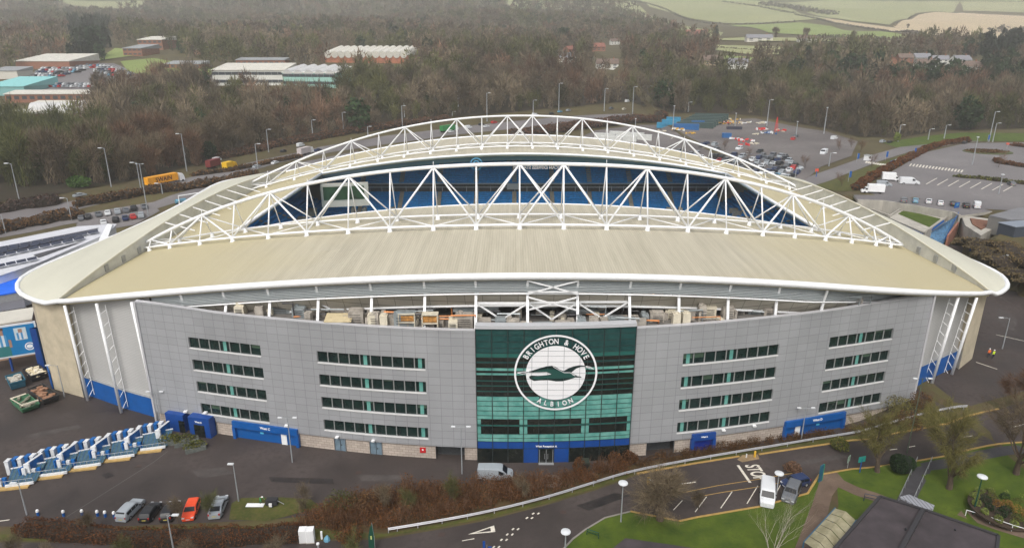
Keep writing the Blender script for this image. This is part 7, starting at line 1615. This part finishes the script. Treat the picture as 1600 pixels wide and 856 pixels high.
# ======================= VEGETATION =======================
planter(268, 693, 3.2, .3, 'planter with orange tinged shrubs nearest the striped bays'); planter(292, 693, 3.6, .5, 'grey planter of pale green shrubs before the navy entrance'); planter(306, 703, 3.0, .5, 'small planter with a pale top in front of the entrance path')
hedge('beech_hedge', 'long rusty brown beech hedge along the near edge of the concourse', [(p.x, p.y) for p in PX([(30, 832), (90, 836), (150, 841), (230, 848), (330, 848), (430, 842), (480, 838)])], 2.5, 1.9, BEECH, 3, .11, 95)
def thicket(name, label, poly, n, hmin, hmax, m1, m2, seed, size=.2, tw=.05, leaf=.6, kind='stuff'):
    rng = np.random.default_rng(seed); rnd = random.Random(seed); P = PX(poly); xs = [p.x for p in P]; ys = [p.y for p in P]; pl = [(p.x, p.y) for p in P]; B_ = []
    while len(B_) < n:
        x, y = rnd.uniform(min(xs), max(xs)), rnd.uniform(min(ys), max(ys))
        if pt_in(pl, x, y): B_.append((x, y, hz(x, y), rnd.uniform(hmin, hmax) * (.75 + .5 * abs(math.sin(x * .35) * math.cos(y * .5)))))
    S, Q = [], []
    for x, y, z, h in B_:
        k = 26; r = rng.uniform(0, .6 + h * .16, k); a = rng.uniform(0, 6.28, k); base = np.stack([x + r * np.cos(a) * .4, y + r * np.sin(a) * .4, z + rng.uniform(0, h * .6, k)], 1)
        D_ = np.stack([np.cos(a) * .35, np.sin(a) * .35, np.full(k, 1.0)], 1) * rng.uniform(.35, .7, (k, 1)) * h * .75; S.append(strokes(base, D_, tw, rng))
        k = int(34 * leaf * (.4 + rnd.random() * 1.2)); Q.append(np.array([x, y, z + h * .42]) + ellipsoid_pts(k, (.8 + h * .14, .8 + h * .14, h * .42), rng, .3))
    Q = np.concatenate(Q); Q[:, 2] = np.maximum(Q[:, 2], 0.02); T = np.concatenate(S); L4 = leaf_quads(Q, size, rng)
    tri2 = np.concatenate([L4[:, [0, 1, 2]], L4[:, [0, 2, 3]]]); 
    me_all = np.concatenate([T, tri2]); o = poly_soup(name, me_all, 3, m1)
    o.data.materials.append(m2); idx = np.zeros(len(me_all), dtype=np.int32); idx[len(T):] = 1; o.data.polygons.foreach_set('material_index', idx); tag(o, label, None, kind=kind); return o
RUST_ = veg_mat('rusty_leaves', (.05, .026, .012), (.15, .062, .022), scale=.3)
thicket('thicket', None, [(470, 818), (500, 796), (560, 778), (600, 768), (660, 762), (760, 758), (830, 752), (900, 742), (960, 730), (990, 735), (930, 755), (850, 776), (760, 797), (690, 812), (610, 824), (520, 832), (460, 832)], 560, 1.3, 3.2, TWIGR, RUST_, 5, .11, .04, 1.5)
thicket('scrub_strip', None, [(985, 730), (1060, 706), (1150, 692), (1240, 682), (1300, 676), (1400, 650), (1420, 655), (1350, 672), (1240, 692), (1120, 710), (1010, 730)], 170, .9, 1.9, BRNSCR, veg_mat('brown_leaves', (.04, .025, .012), (.12, .06, .025)), 6, .10, .035, 1.4)
for k, (px, py, h, w, l, m, c) in enumerate(((905, 738, 2.2, 1.6, 'orange brown shrub left of the dark utility vehicle', RUST_, 0), (962, 728, 2.0, 1.8, 'rust orange shrub before the glazed corner', RUST_, 0), (985, 722, 1.7, 1.6, 'low rust shrub at the garage opening', RUST_, 0), (535, 800, 3.2, 2.6, 'rounded olive green bush in the thicket', TWIGG, 0), (570, 798, 3.0, 2.2, 'golden brown rounded bush beside the olive one', BRNSCR, 0), (545, 846, 2.0, 2.2, 'rusty domed shrub behind the utility bollards', RUST_, 0), (1310, 700, 1.5, 2.0, 'mossy shrub against the guardrail', LEAFY, 0), (1420, 668, 2.6, 2.6, 'brown green shrub at the corner below the blue wall', BRNSCR, 0), (1440, 640, 3.0, 2.4, 'tall brown shrub by the blue base wall', BRNSCR, 0), (1405, 645, 3.0, 2.6, 'mossy green shrub under the floodlight post', TWIGM, 0), (473, 402 - 20, 2, 2, '', None, 1), (1236, 735, 1.2, 1.6, 'bare red stemmed shrub behind the people carrier', TWIGR, 0))):
    if c: continue
    t = empty('shrub', G(px, py), 0, l, 'shrub'); leaf_clump('foliage', t, w * .8, w * .8, h * .55, h * .5, 1100, .12, m, seed=k + 20, hollow=.35)
    T = MB(); rr = random.Random(k)
    for j in range(7): a = rr.uniform(0, 6.28); T.tube([(0, 0, 0), (math.cos(a) * w * .3, math.sin(a) * w * .3, h * .5), (math.cos(a) * w * .5, math.sin(a) * w * .5, h * .95)], [.06, .04, .015], 4)
    T.build('stems', BARK, t)
# topiary and flower bed
t = empty('topiary_bush', G(1409, 737), 0, 'round dark evergreen bush on the lawn by the road', 'bush'); leaf_clump('foliage', t, 1.55, 1.55, 1.45, 1.45, 5200, .10, LEAFD, 4, .86)
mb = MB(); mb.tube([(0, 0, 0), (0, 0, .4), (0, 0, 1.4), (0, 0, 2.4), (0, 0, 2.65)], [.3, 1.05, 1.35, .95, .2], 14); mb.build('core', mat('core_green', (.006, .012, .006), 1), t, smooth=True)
bc = G(1572, 796); mb = MB(); mb.tube([(bc.x, bc.y, bc.z - .1), (bc.x, bc.y, bc.z + .08), (bc.x, bc.y, bc.z + .16)], [4.3, 4.3, 3.6], 28); o = mb.build('flower_bed', mat('bed_soil', (.04, .026, .016), .95, var=.3, scale=3)); tag(o, 'round dark soil bed full of small shrubs on the lawn', 'flower bed')
rr = random.Random(2); n = 0
for ring, r, cnt in ((0, 3.6, 13), (1, 2.3, 9), (2, 1.0, 4)):
    for k in range(cnt):
        a = k / cnt * 6.283 + ring * .4; pos = (bc.x + math.cos(a) * r, bc.y + math.sin(a) * r, bc.z + .1); m, nm, lb = ((LEAFG, 'light', 'pale lime')) if ring == 0 else rr.choice([(LEAFD, 'dark', 'dark green'), (LEAFO, 'orange', 'orange tinged'), (LEAFD, 'dark', 'dark green'), (LEAFY, 'olive', 'olive')])
        t = empty('bed_shrub', pos, 0, '%s shrub in the %s ring of the round flower bed' % (lb, ['outer', 'middle', 'inner'][ring]), 'shrub', '%s shrubs of the %s ring in the flower bed' % (lb, ['outer', 'middle', 'inner'][ring])); s_ = rr.uniform(.45, .65) * (1.15 if ring else 1); leaf_clump('foliage', t, s_, s_, s_ * .8, s_ * .7, 420, .07, m, k + ring * 30, .6)
# foreground trees
bare_tree('bare_tree', 'large bare grey tree spreading over the lawn beside the access road', G(1031, 812), 9.5, 1.35, 12, BARK, TWIG, 8000, .36, fork=.24, twl=.9, tw=.03).scale = (1.55, 1.55, .95)
bare_tree('mossy_tree', 'moss green bare tree beside the round evergreen bush', G(1371, 737), 13, .8, 21, BARK, TWIGM, 8000, .42, fork=.27, twl=.9, tw=.034)
bare_tree('mossy_tree', 'mossy yellow green tree between ramp path and flower bed', G(1483, 763), 14.5, .85, 33, BARK, TWIGM, 10000, .45, fork=.27, twl=1.0, tw=.036)
bare_tree('bare_tree', 'dark bare tree with a mossy trunk at the right edge', G(1588, 740), 14.5, .85, 45, BARK, TWIG, 8000, .45, fork=.26, twl=.9, tw=.035)
bare_tree('birch_tree', 'slender white barked leaning tree in front of the parked white van', G(1205, 895), 9.5, .6, 51, BARKP, TWIG, 500, .17, lean=(.08, .25), fork=.42, twl=.6, tw=.022)
bare_tree('bare_tree', 'brown bare tree on the bank above the ring road corner', G(1588, 648), 12.5, .95, 58, BARK, TWIGR, 9000, .3, fork=.24, twl=.9, tw=.035)
bare_tree('mossy_tree', 'smaller mossy tree behind the guardrail at the right', G(1440, 672), 6, .8, 64, BARK, TWIGM, 2500, .18, fork=.24, twl=.7, tw=.03)
for k, (px, py, h, l) in enumerate(((330, 812, 5, 'thin bare sapling on the grass island'), (278, 815, 5, 'thin sapling behind the black parked car'), (138, 835, 3.6, 'slim sapling in the hedge left of the bollards'), (700, 790, 6, 'tall thin sapling rising from the thicket by the garage'), (598, 800, 5, 'sapling in the thicket left of the red alarm box'), (425, 880, 5, 'multi stemmed bare shrub tree before the hedge'), (545, 885, 5, 'olive multi stemmed shrub tree right of the cabinets'), (25, 880, 5, 'bare shrub tree at the lower left corner'), (80, 895, 5, 'second bare shrub tree near the lower left corner'), (195, 885, 4.5, 'bare shrub tree before the silver car'), (295, 885, 4.5, 'bare shrub tree right of the bright lamp head'), (1090, 800, 4, 'thin bare sapling over the marked bays'), (640, 805, 4.5, 'bushy sapling beside the thicket end'), (480, 800, 4.5, 'pale sapling left of the olive bush'), (820, 780, 4, 'sapling in the thicket below the silver van'))):
    bare_tree('sapling', l, G(px, py), h, .45, 100 + k, BARK, TWIG if k % 3 else TWIGG, 1500, .07, fork=.28, twl=.6, tw=.028, cat='sapling')
# hedges and belts further out
def hp(l): return [(p.x, p.y) for p in PX(l)]
hedge('brown_hedge', 'clipped brown hedge curving between side road and coach park', hp([(1336, 298), (1352, 286), (1380, 270), (1405, 257), (1425, 247), (1445, 236), (1470, 228), (1500, 223), (1514, 222)]), 3.2, 2.4, BEECH, 8, .4, 10)
hedge('brown_hedge', 'low brown hedge round the coach park roundabout', hp([(1555, 252), (1562, 256), (1600, 262), (1650, 266)]), 3.0, 1.8, BEECH, 9, .4, 10); hedge('brown_hedge', 'short brown hedge at the top right edge of the coach park', hp([(1580, 228), (1610, 232), (1650, 236)]), 2.5, 1.6, BEECH, 10, .4, 10)
hedge('green_hedge', 'low dark green hedge behind the marked bays', hp([(1492, 277), (1530, 280), (1570, 285), (1640, 293)]), 3.0, 1.3, LEAFY, 11, .35, 12)
t = empty('roundabout_bed', G(1543, 238), 0, 'oval grassy roundabout in the coach park', 'roundabout'); mb = MB(); b3 = t.location; ring = [(math.cos(a) * 11, math.sin(a) * 9) for a in lin(0, 6.283, 29)[:-1]]; mb.prism(ring, -.2, .35); mb.build('kerb', LEAFY if False else mat('mown', (.06, .075, .02), .9, var=.3, scale=1), t); leaf_clump('planting', t, 9, 7, .7, .6, 1500, .35, BRNSCR, 4, .1)
hedge('scrub_belt', 'brown scrub belt below the dual carriageway at the left', hp([(-40, 372), (40, 352), (100, 342), (128, 336)]), 7, 3.0, BRNSCR, 12, .45, 7); hedge('scrub_belt', 'dark thorny scrub beside the carriageway verge', hp([(-30, 338), (30, 326), (95, 318)]), 5, 3.6, veg_mat('dark_scrub', (.04, .025, .022), (.11, .07, .055)), 13, .45, 7); hedge('scrub_belt', 'brown scrub between carriageway and small car park', hp([(118, 322), (180, 312), (230, 302), (290, 296), (350, 286), (400, 274)]), 6, 2.6, BRNSCR, 14, .45, 7); hedge('scrub_belt', 'central reservation scrub right of the orange lorry', hp([(300, 276), (360, 268), (420, 256), (470, 246)]), 3, 1.8, BRNSCR, 15, .45, 7)
hedge('scrub_belt', 'wide russet scrub behind the far arch and the cabins', hp([(800, 214), (860, 205), (930, 196), (1000, 188), (1040, 182)]), 16, 3.4, veg_mat('russet_scrub', (.07, .035, .022), (.15, .075, .05)), 16, .5, 4); hedge('scrub_belt', 'russet scrub belt above the carriageway left of the far arch', hp([(330, 250), (430, 228), (520, 212), (620, 197), (700, 188)]), 10, 3.0, MATS.get('x') or veg_mat('russet_scrub2', (.07, .038, .022), (.15, .08, .05)), 17, .5, 5)
hedge('scrub_belt', 'scrub slope at the near side of the left car park', hp([(-60, 408), (30, 388), (90, 374), (118, 366)]), 9, 1.8, BRNSCR, 18, .45, 7); hedge('bank_scrub', 'brown bramble bank above the right ring road', hp([(1556, 382), (1585, 398), (1620, 418)]), 7, 1.2, veg_mat('bramble', (.07, .055, .025), (.17, .12, .06)), 19, .25, 12)
for k, (px, py, l) in enumerate(((1312, 236, 'bare tree on the car park island near the walkway end'), (1258, 262, 'bare tree on the island beside parked cars'), (1330, 232, 'bare tree left of the white gatehouse'), (1133, 236, 'small bare tree on the grass island among cars'), (1168, 250, 'thin bare tree by the lower parked cars'), (1345, 238, 'small bare tree by the side road'), (1362, 262, 'thin bare tree on the verge of the side road'), (1315, 292, 'thin bare tree by the brown hedge end'), (1560, 262, 'thin tree beside the roundabout hedge'))):
    bare_tree('bare_tree', l, G(px, py), 6.5, .6, 200 + k, BARK, TWIGR, 420, .10, fork=.28, twl=1.2, tw=.05)
t = empty('yellow_bush', G(1401, 222), 0, 'yellow green bush at the wood edge by the side road', 'bush'); leaf_clump('foliage', t, 1.6, 1.6, 2.6, 2.8, 700, .35, LEAFG, 4, .4)
t = empty('green_bush', G(126, 294), 0, 'bright green bush at the foot of the left wood', 'bush'); leaf_clump('foliage', t, 4, 3.5, 2.6, 2.4, 900, .5, veg_mat('vivid_bush', (.03, .07, .015), (.08, .15, .03)), 4, .5)
hedge('bank_scrub', 'brown grassy slope of brambles below the dark shed', hp([(1520, 378), (1560, 398), (1600, 425), (1640, 450)]), 12, .7, veg_mat('bramble_slope', (.09, .07, .035), (.20, .15, .08)), 29, .25, 12)
# ---- woods ----
FLOOR = ground_mat('shade_floor', (.020, .015, .009), (.042, .030, .018), (.030, .028, .012), .03, .4)  # ground colour darkened to paint in the shade between the trees
UP = [(-300, 30), (0, 14), (85, 18), (95, 24), (160, 26), (225, 22), (240, 6), (700, 2), (715, 9), (790, 16), (850, 14), (950, 12), (1000, 33), (1050, 52), (1110, 66), (1130, 84), (1200, 92), (1240, 86), (1300, 84), (1360, 84), (1400, 78), (1470, 68), (1540, 72), (1600, 70), (1900, 74)]
LO = [(-300, 365), (0, 318), (100, 305), (200, 286), (300, 262), (400, 236), (500, 218), (600, 200), (700, 186), (800, 178), (900, 169), (985, 161), (1050, 180), (1110, 178), (1190, 184), (1290, 203), (1340, 216), (1400, 218), (1480, 206), (1600, 203), (1900, 205)]
def yl(L, x): return float(np.interp(x, [p[0] for p in L], [p[1] for p in L]))
OPEN = [[(20, 99), (120, 99), (128, 97), (180, 97), (240, 124), (215, 142), (150, 146), (160, 166), (60, 200), (-60, 205), (-60, 115), (20, 112)], [(140, 78), (215, 72), (260, 66), (262, 78), (320, 100), (335, 118), (330, 134), (240, 128), (180, 98), (160, 92)], [(320, 104), (440, 100), (530, 118), (530, 142), (325, 138)], [(498, 82), (655, 86), (645, 118), (515, 122)], [(935, 126), (1070, 142), (1070, 160), (990, 158), (935, 140)],
        [(1370, 96), (1535, 92), (1545, 128), (1380, 122)], [(1115, 66), (1255, 70), (1390, 72), (1395, 82), (1240, 90), (1200, 100), (1115, 100)], [(1520, 96), (1560, 98), (1552, 110), (1520, 106)], [(808, 47), (848, 48), (848, 57), (808, 57)], [(1060, 46), (1112, 50), (1112, 62), (1060, 62)], [(866, 84), (905, 84), (905, 112), (870, 112)], [(920, 70), (972, 70), (972, 122), (926, 122)], [(1095, 92), (1170, 94), (1168, 122), (1098, 118)], [(1070, 46), (1106, 46), (1104, 68), (1072, 66)], [(320, 104), (528, 112), (532, 162), (325, 160)], [(-60, 150), (160, 150), (150, 202), (-60, 214)], [(270, 222), (320, 222), (320, 245), (270, 250)], [(165, 60), (172, 60), (190, 84), (178, 84)]]
def is_wood(x, y, z):
    px, py, D_ = proj(x, y, z)
    if px < -260 or px > 1860: return None
    if py < yl(UP, px) or py > yl(LO, px): return None
    for q in OPEN:
        if pt_in(q, px, py): return None
    return px, py, D_
fp = [(-250, 362), (0, 316), (100, 303), (200, 284), (300, 260), (400, 234), (500, 216), (600, 198), (700, 184), (800, 176), (900, 167), (985, 159), (1050, 178), (1110, 176), (1190, 182), (1290, 201), (1340, 214), (1400, 216), (1480, 204), (1600, 201), (1850, 203), (1850, 130), (1500, 128), (1360, 124), (1180, 124), (1090, 122), (960, 124), (700, 124), (535, 122), (532, 154), (325, 153), (230, 160), (150, 200), (-60, 216), (-250, 240)]
sheet('shaded_woodland_floor', W2(PX(fp)), FLOOR, .35, 9)  # dark sheet over the ground, its colour stands in for shade under the crowns
rnd = random.Random(77); cand = []
def scatter(y0, y1, sp):
    y = y0
    while y < y1:
        hw = y * .86 + 60; x = -hw
        while x < hw:
            xx, yy = x + rnd.uniform(-.45, .45) * sp, y + rnd.uniform(-.45, .45) * sp; z = hz(xx, yy); r = is_wood(xx, yy, z)
            if r: cand.append((r[2], xx, yy, z, r[0], r[1]))
            x += sp
        y += sp * .9
scatter(270, 560, 8.6); scatter(560, 900, 12.0); scatter(900, 1900, 17.0); scatter(1900, 2600, 34)
cand.sort()
def kind_at(x, y, px, py):
    n = math.sin(x * .021 + 1) * math.cos(y * .017) + .5 * math.sin(x * .05 + y * .04) + rnd.uniform(-.6, .6)
    if 1290 < px < 1620 and 108 < py < 150 and rnd.random() < .6: return 'evergreen'
    if 1525 < px < 1600 and 72 < py < 100: return 'conifer'
    if 110 < px < 175 and 40 < py < 100: return 'conifer' if rnd.random() < .6 else 'evergreen'
    if n > .3: return 'ivy'
    if n < -.85: return 'red'
    if rnd.random() < (.10 if n > .1 else .03): return 'evergreen'
    return 'bare'
KM = {'bare': TWIG, 'red': TWIGR, 'ivy': TWIGG, 'evergreen': LEAFD, 'conifer': LEAFD}
KL = {'bare': 'bare grey brown tree standing along the front of the wood, one of many alike', 'red': 'bare reddish brown tree standing along the front of the wood, one of many alike', 'ivy': 'olive green ivy clad bare tree along the front of the wood, one of many alike', 'evergreen': 'dark rounded evergreen tree along the front of the wood, one of several alike', 'conifer': 'dark pointed conifer along the front of the wood, one of several alike'}
protos = {}
for kd in KM:
    protos[kd] = []
    for v in range(3):
        rng = np.random.default_rng(v * 17 + len(kd)); root = empty('woodland_tree' if kd not in ('evergreen', 'conifer') else 'evergreen_tree', (0, 0, -60)); T = MB(); rr = random.Random(v)
        T.tube([(0, 0, -.5), (rr.uniform(-.2, .2), rr.uniform(-.2, .2), 3), (rr.uniform(-.4, .4), 0, 7), (0, 0, 10)], [.26, .2, .13, .05], 5)
        for j in range(5): a = rr.uniform(0, 6.28); z0 = rr.uniform(2.5, 6); T.tube([(0, 0, z0), (math.cos(a) * 1.5, math.sin(a) * 1.5, z0 + 2.5), (math.cos(a) * 2.4, math.sin(a) * 2.4, z0 + 4.5)], [.1, .07, .03], 4)
        T.build('trunk', BARK, root); poly_soup('crown', far_crown(1500 if kd in ('bare', 'red', 'ivy') else 1300, rng, kd, .15), 3, KM[kd], root); protos[kd].append([root, 0])
for D_, x, y, z, px, py in cand[:300]:
    kd = kind_at(x, y, px, py); e = rnd.choice(protos[kd])
    if e[1] == 0: r = e[0]; e[1] = 1
    else: r = clone(e[0])
    s = rnd.choice([rnd.uniform(.7, 1.1), rnd.uniform(1.1, 1.7)]); r.location = (x, y, z); r.rotation_euler = (0, 0, rnd.uniform(0, 6.28)); r.scale = (s * rnd.uniform(.9, 1.2), s * rnd.uniform(.9, 1.2), s); tag(r, KL[kd], 'tree', KL[kd].split(',')[0].replace('tree standing', 'trees').replace('tree along', 'trees along'))
for kd in protos:
    for e in protos[kd]:
        if e[1] == 0:
            for c in list(e[0].children): bpy.data.objects.remove(c)
            bpy.data.objects.remove(e[0])
TINT = {'bare': (1.08, 1.0, .84), 'red': (1.1, .80, .66), 'ivy': (.68, .80, .40), 'evergreen': (.20, .40, .21), 'conifer': (.15, .27, .17)}
WOODM = veg_mat('woodland_foliage', (.082, .070, .055), (.152, .130, .103), scale=.02, usetint=True)
tmpl = {}
for kd in TINT:
    for lv, (n, w) in enumerate(((330, .34), (130, .75), (60, 1.3))):
        for v in range(3): tmpl[(kd, lv, v)] = far_crown(n, np.random.default_rng(v * 31 + lv), kd, w)
chunks = {'left_wood': ([], []), 'right_wood': ([], []), 'hill_wood': ([], [])}
for D_, x, y, z, px, py in cand[300:]:
    kd = kind_at(x, y, px, py); lv = 0 if D_ < 560 else (1 if D_ < 950 else 2); s = rnd.choice([rnd.uniform(.7, 1.1), rnd.uniform(1.1, 1.75)]) * (1, 1.05, 1.3)[lv]
    if y > 1900: s *= 1.8
    a = rnd.uniform(0, 6.28); V = tmpl[(kd, lv, rnd.randrange(3))]; c_, s_ = math.cos(a), math.sin(a); R_ = np.array([[c_, -s_, 0], [s_, c_, 0], [0, 0, 1]]) * s
    ch = chunks['hill_wood'] if lv == 2 else (chunks['left_wood'] if px < 700 else chunks['right_wood'])
    ch[0].append(V @ R_.T + np.array([x, y, z])); t_ = np.array(TINT[kd]) * rnd.uniform(.55, 1.55); ch[1].append(np.tile(t_, (len(V), 1)))
for nm, (V, T) in chunks.items():
    if V:
        o = poly_soup('woodland', np.concatenate(V), 3, WOODM, tint=np.concatenate(T)); tag(o, kind='stuff')
print('TREES', len(cand), [sum(len(v) for v in c[0]) for c in chunks.values()])
# lone trees and field hedges
def lone(px, py, kd, s, label):
    g = G(px, py); r = empty('tree', g, 0, label, 'tree'); r.scale = (s * 1.1, s * 1.1, s); T = MB(); T.tube([(0, 0, -.5), (0, 0, 9)], [.3, .1], 5); T.build('trunk', BARK, r)
    poly_soup('crown', far_crown(1500, np.random.default_rng(int(px)), kd, .3 if kd in ('bare', 'red') else .22), 3, KM[kd], r)
lone(881, 76, 'evergreen', 2.3, 'great round dark evergreen tree rising above the wood'); lone(1260, 103, 'conifer', 1.4, 'dark conifer left of the pale road in the wood'); lone(1334, 60, 'bare', .9, 'single bare tree alone on the field hedge'); lone(1212, 60, 'bare', 1.2, 'bare tree at the left end of the farm buildings'); lone(1118, 58, 'conifer', 1.3, 'dark pine beside the large red tiled house'); lone(1044, 98, 'evergreen', 1.2, 'dark bush tree left of the green paddock'); lone(1072, 98, 'evergreen', 1.1, 'second dark bush tree beside the green paddock'); lone(1451, 95, 'evergreen', .9, 'dark evergreen between the village houses'); lone(1560, 108, 'conifer', 1.1, 'dark conifer right of the village green'); lone(148, 90, 'conifer', 2.2, 'tall dark conifer above the campus car park'); lone(1260, 60, 'bare', 1.2, 'bare tree over the pale farm building'); lone(1482, 53, 'bare', .8, 'small round tree on the stubble field'); lone(1418, 45, 'bare', .7, 'tiny bare tree in the stubble field corner')
FH = veg_mat('field_hedge', (.07, .06, .045), (.13, .11, .085))
def field_hedge(l, label, w=7, h=4.5, sz=1.6):
    pts = [g3(p.x, p.y) for p in resample([Vector((p.x, p.y, 0)) for p in PX(l)], 7)]; rng = np.random.default_rng(len(l) + int(l[0][0])); Q = []
    for p in pts: Q.append(np.array([p.x, p.y, p.z + h * .4]) + ellipsoid_pts(16, (w * .9, w * .9, h * rng.uniform(.4, .8)), rng, .3))
    o = poly_soup('field_hedge', leaf_quads(np.concatenate(Q), sz, rng), 4, FH); tag(o, label, 'hedge')
field_hedge([(985, 2), (1040, 16), (1075, 32), (1110, 38), (1160, 39), (1240, 35)], 'dark hedge line curving down between the two big pale fields'); field_hedge([(1242, 24), (1300, 37), (1380, 49), (1440, 55)], 'hedge line below the long stubble strip'); field_hedge([(1280, 57), (1340, 59), (1400, 62)], 'upper of two dark hedges below the green field'); field_hedge([(1285, 65), (1340, 67), (1400, 68)], 'lower of two dark hedges below the green field'); field_hedge([(1398, 42), (1425, 26), (1450, 21), (1500, 21), (1600, 26)], 'thin curved hedge round the stubble field', 4, 2.5, 1.2); field_hedge([(1190, 8), (1240, 14), (1300, 24)], 'woodland strip on the upper hillside', 22, 12, 4); field_hedge([(1130, 4), (1190, 12), (1240, 22)], 'hedge along the top left hill field', 10, 5, 2); field_hedge([(1560, 50), (1600, 54), (1640, 56)], 'grey copse at the right end of the stubble field', 20, 12, 4); field_hedge([(1120, 76), (1180, 80), (1250, 88)], 'hedge below the farm buildings', 4, 3, 1.2); field_hedge([(1440, 0), (1500, 3), (1600, 4)], 'hedge along the skyline field at the right', 8, 4, 2); field_hedge([(1250, 82), (1310, 84), (1392, 78)], 'hedge below the bright green paddock', 4, 3, 1.2)
# ---- haze ----
mb = MB(); mb.box((0, 1600, 200), (6400, 4200, 460)); HZ = mb.build('haze', bpy.data.materials.new('haze_air')); tag(HZ, kind='stuff')
m = HZ.data.materials[0]; m.use_nodes = True; N = m.node_tree.nodes; N.clear(); out = N.new('ShaderNodeOutputMaterial'); pv = N.new('ShaderNodeVolumePrincipled'); pv.inputs['Color'].default_value = (.93, .93, .91, 1); pv.inputs['Density'].default_value = .00023; pv.inputs['Anisotropy'].default_value = .2
m.node_tree.links.new(pv.outputs[0], out.inputs['Volume'])
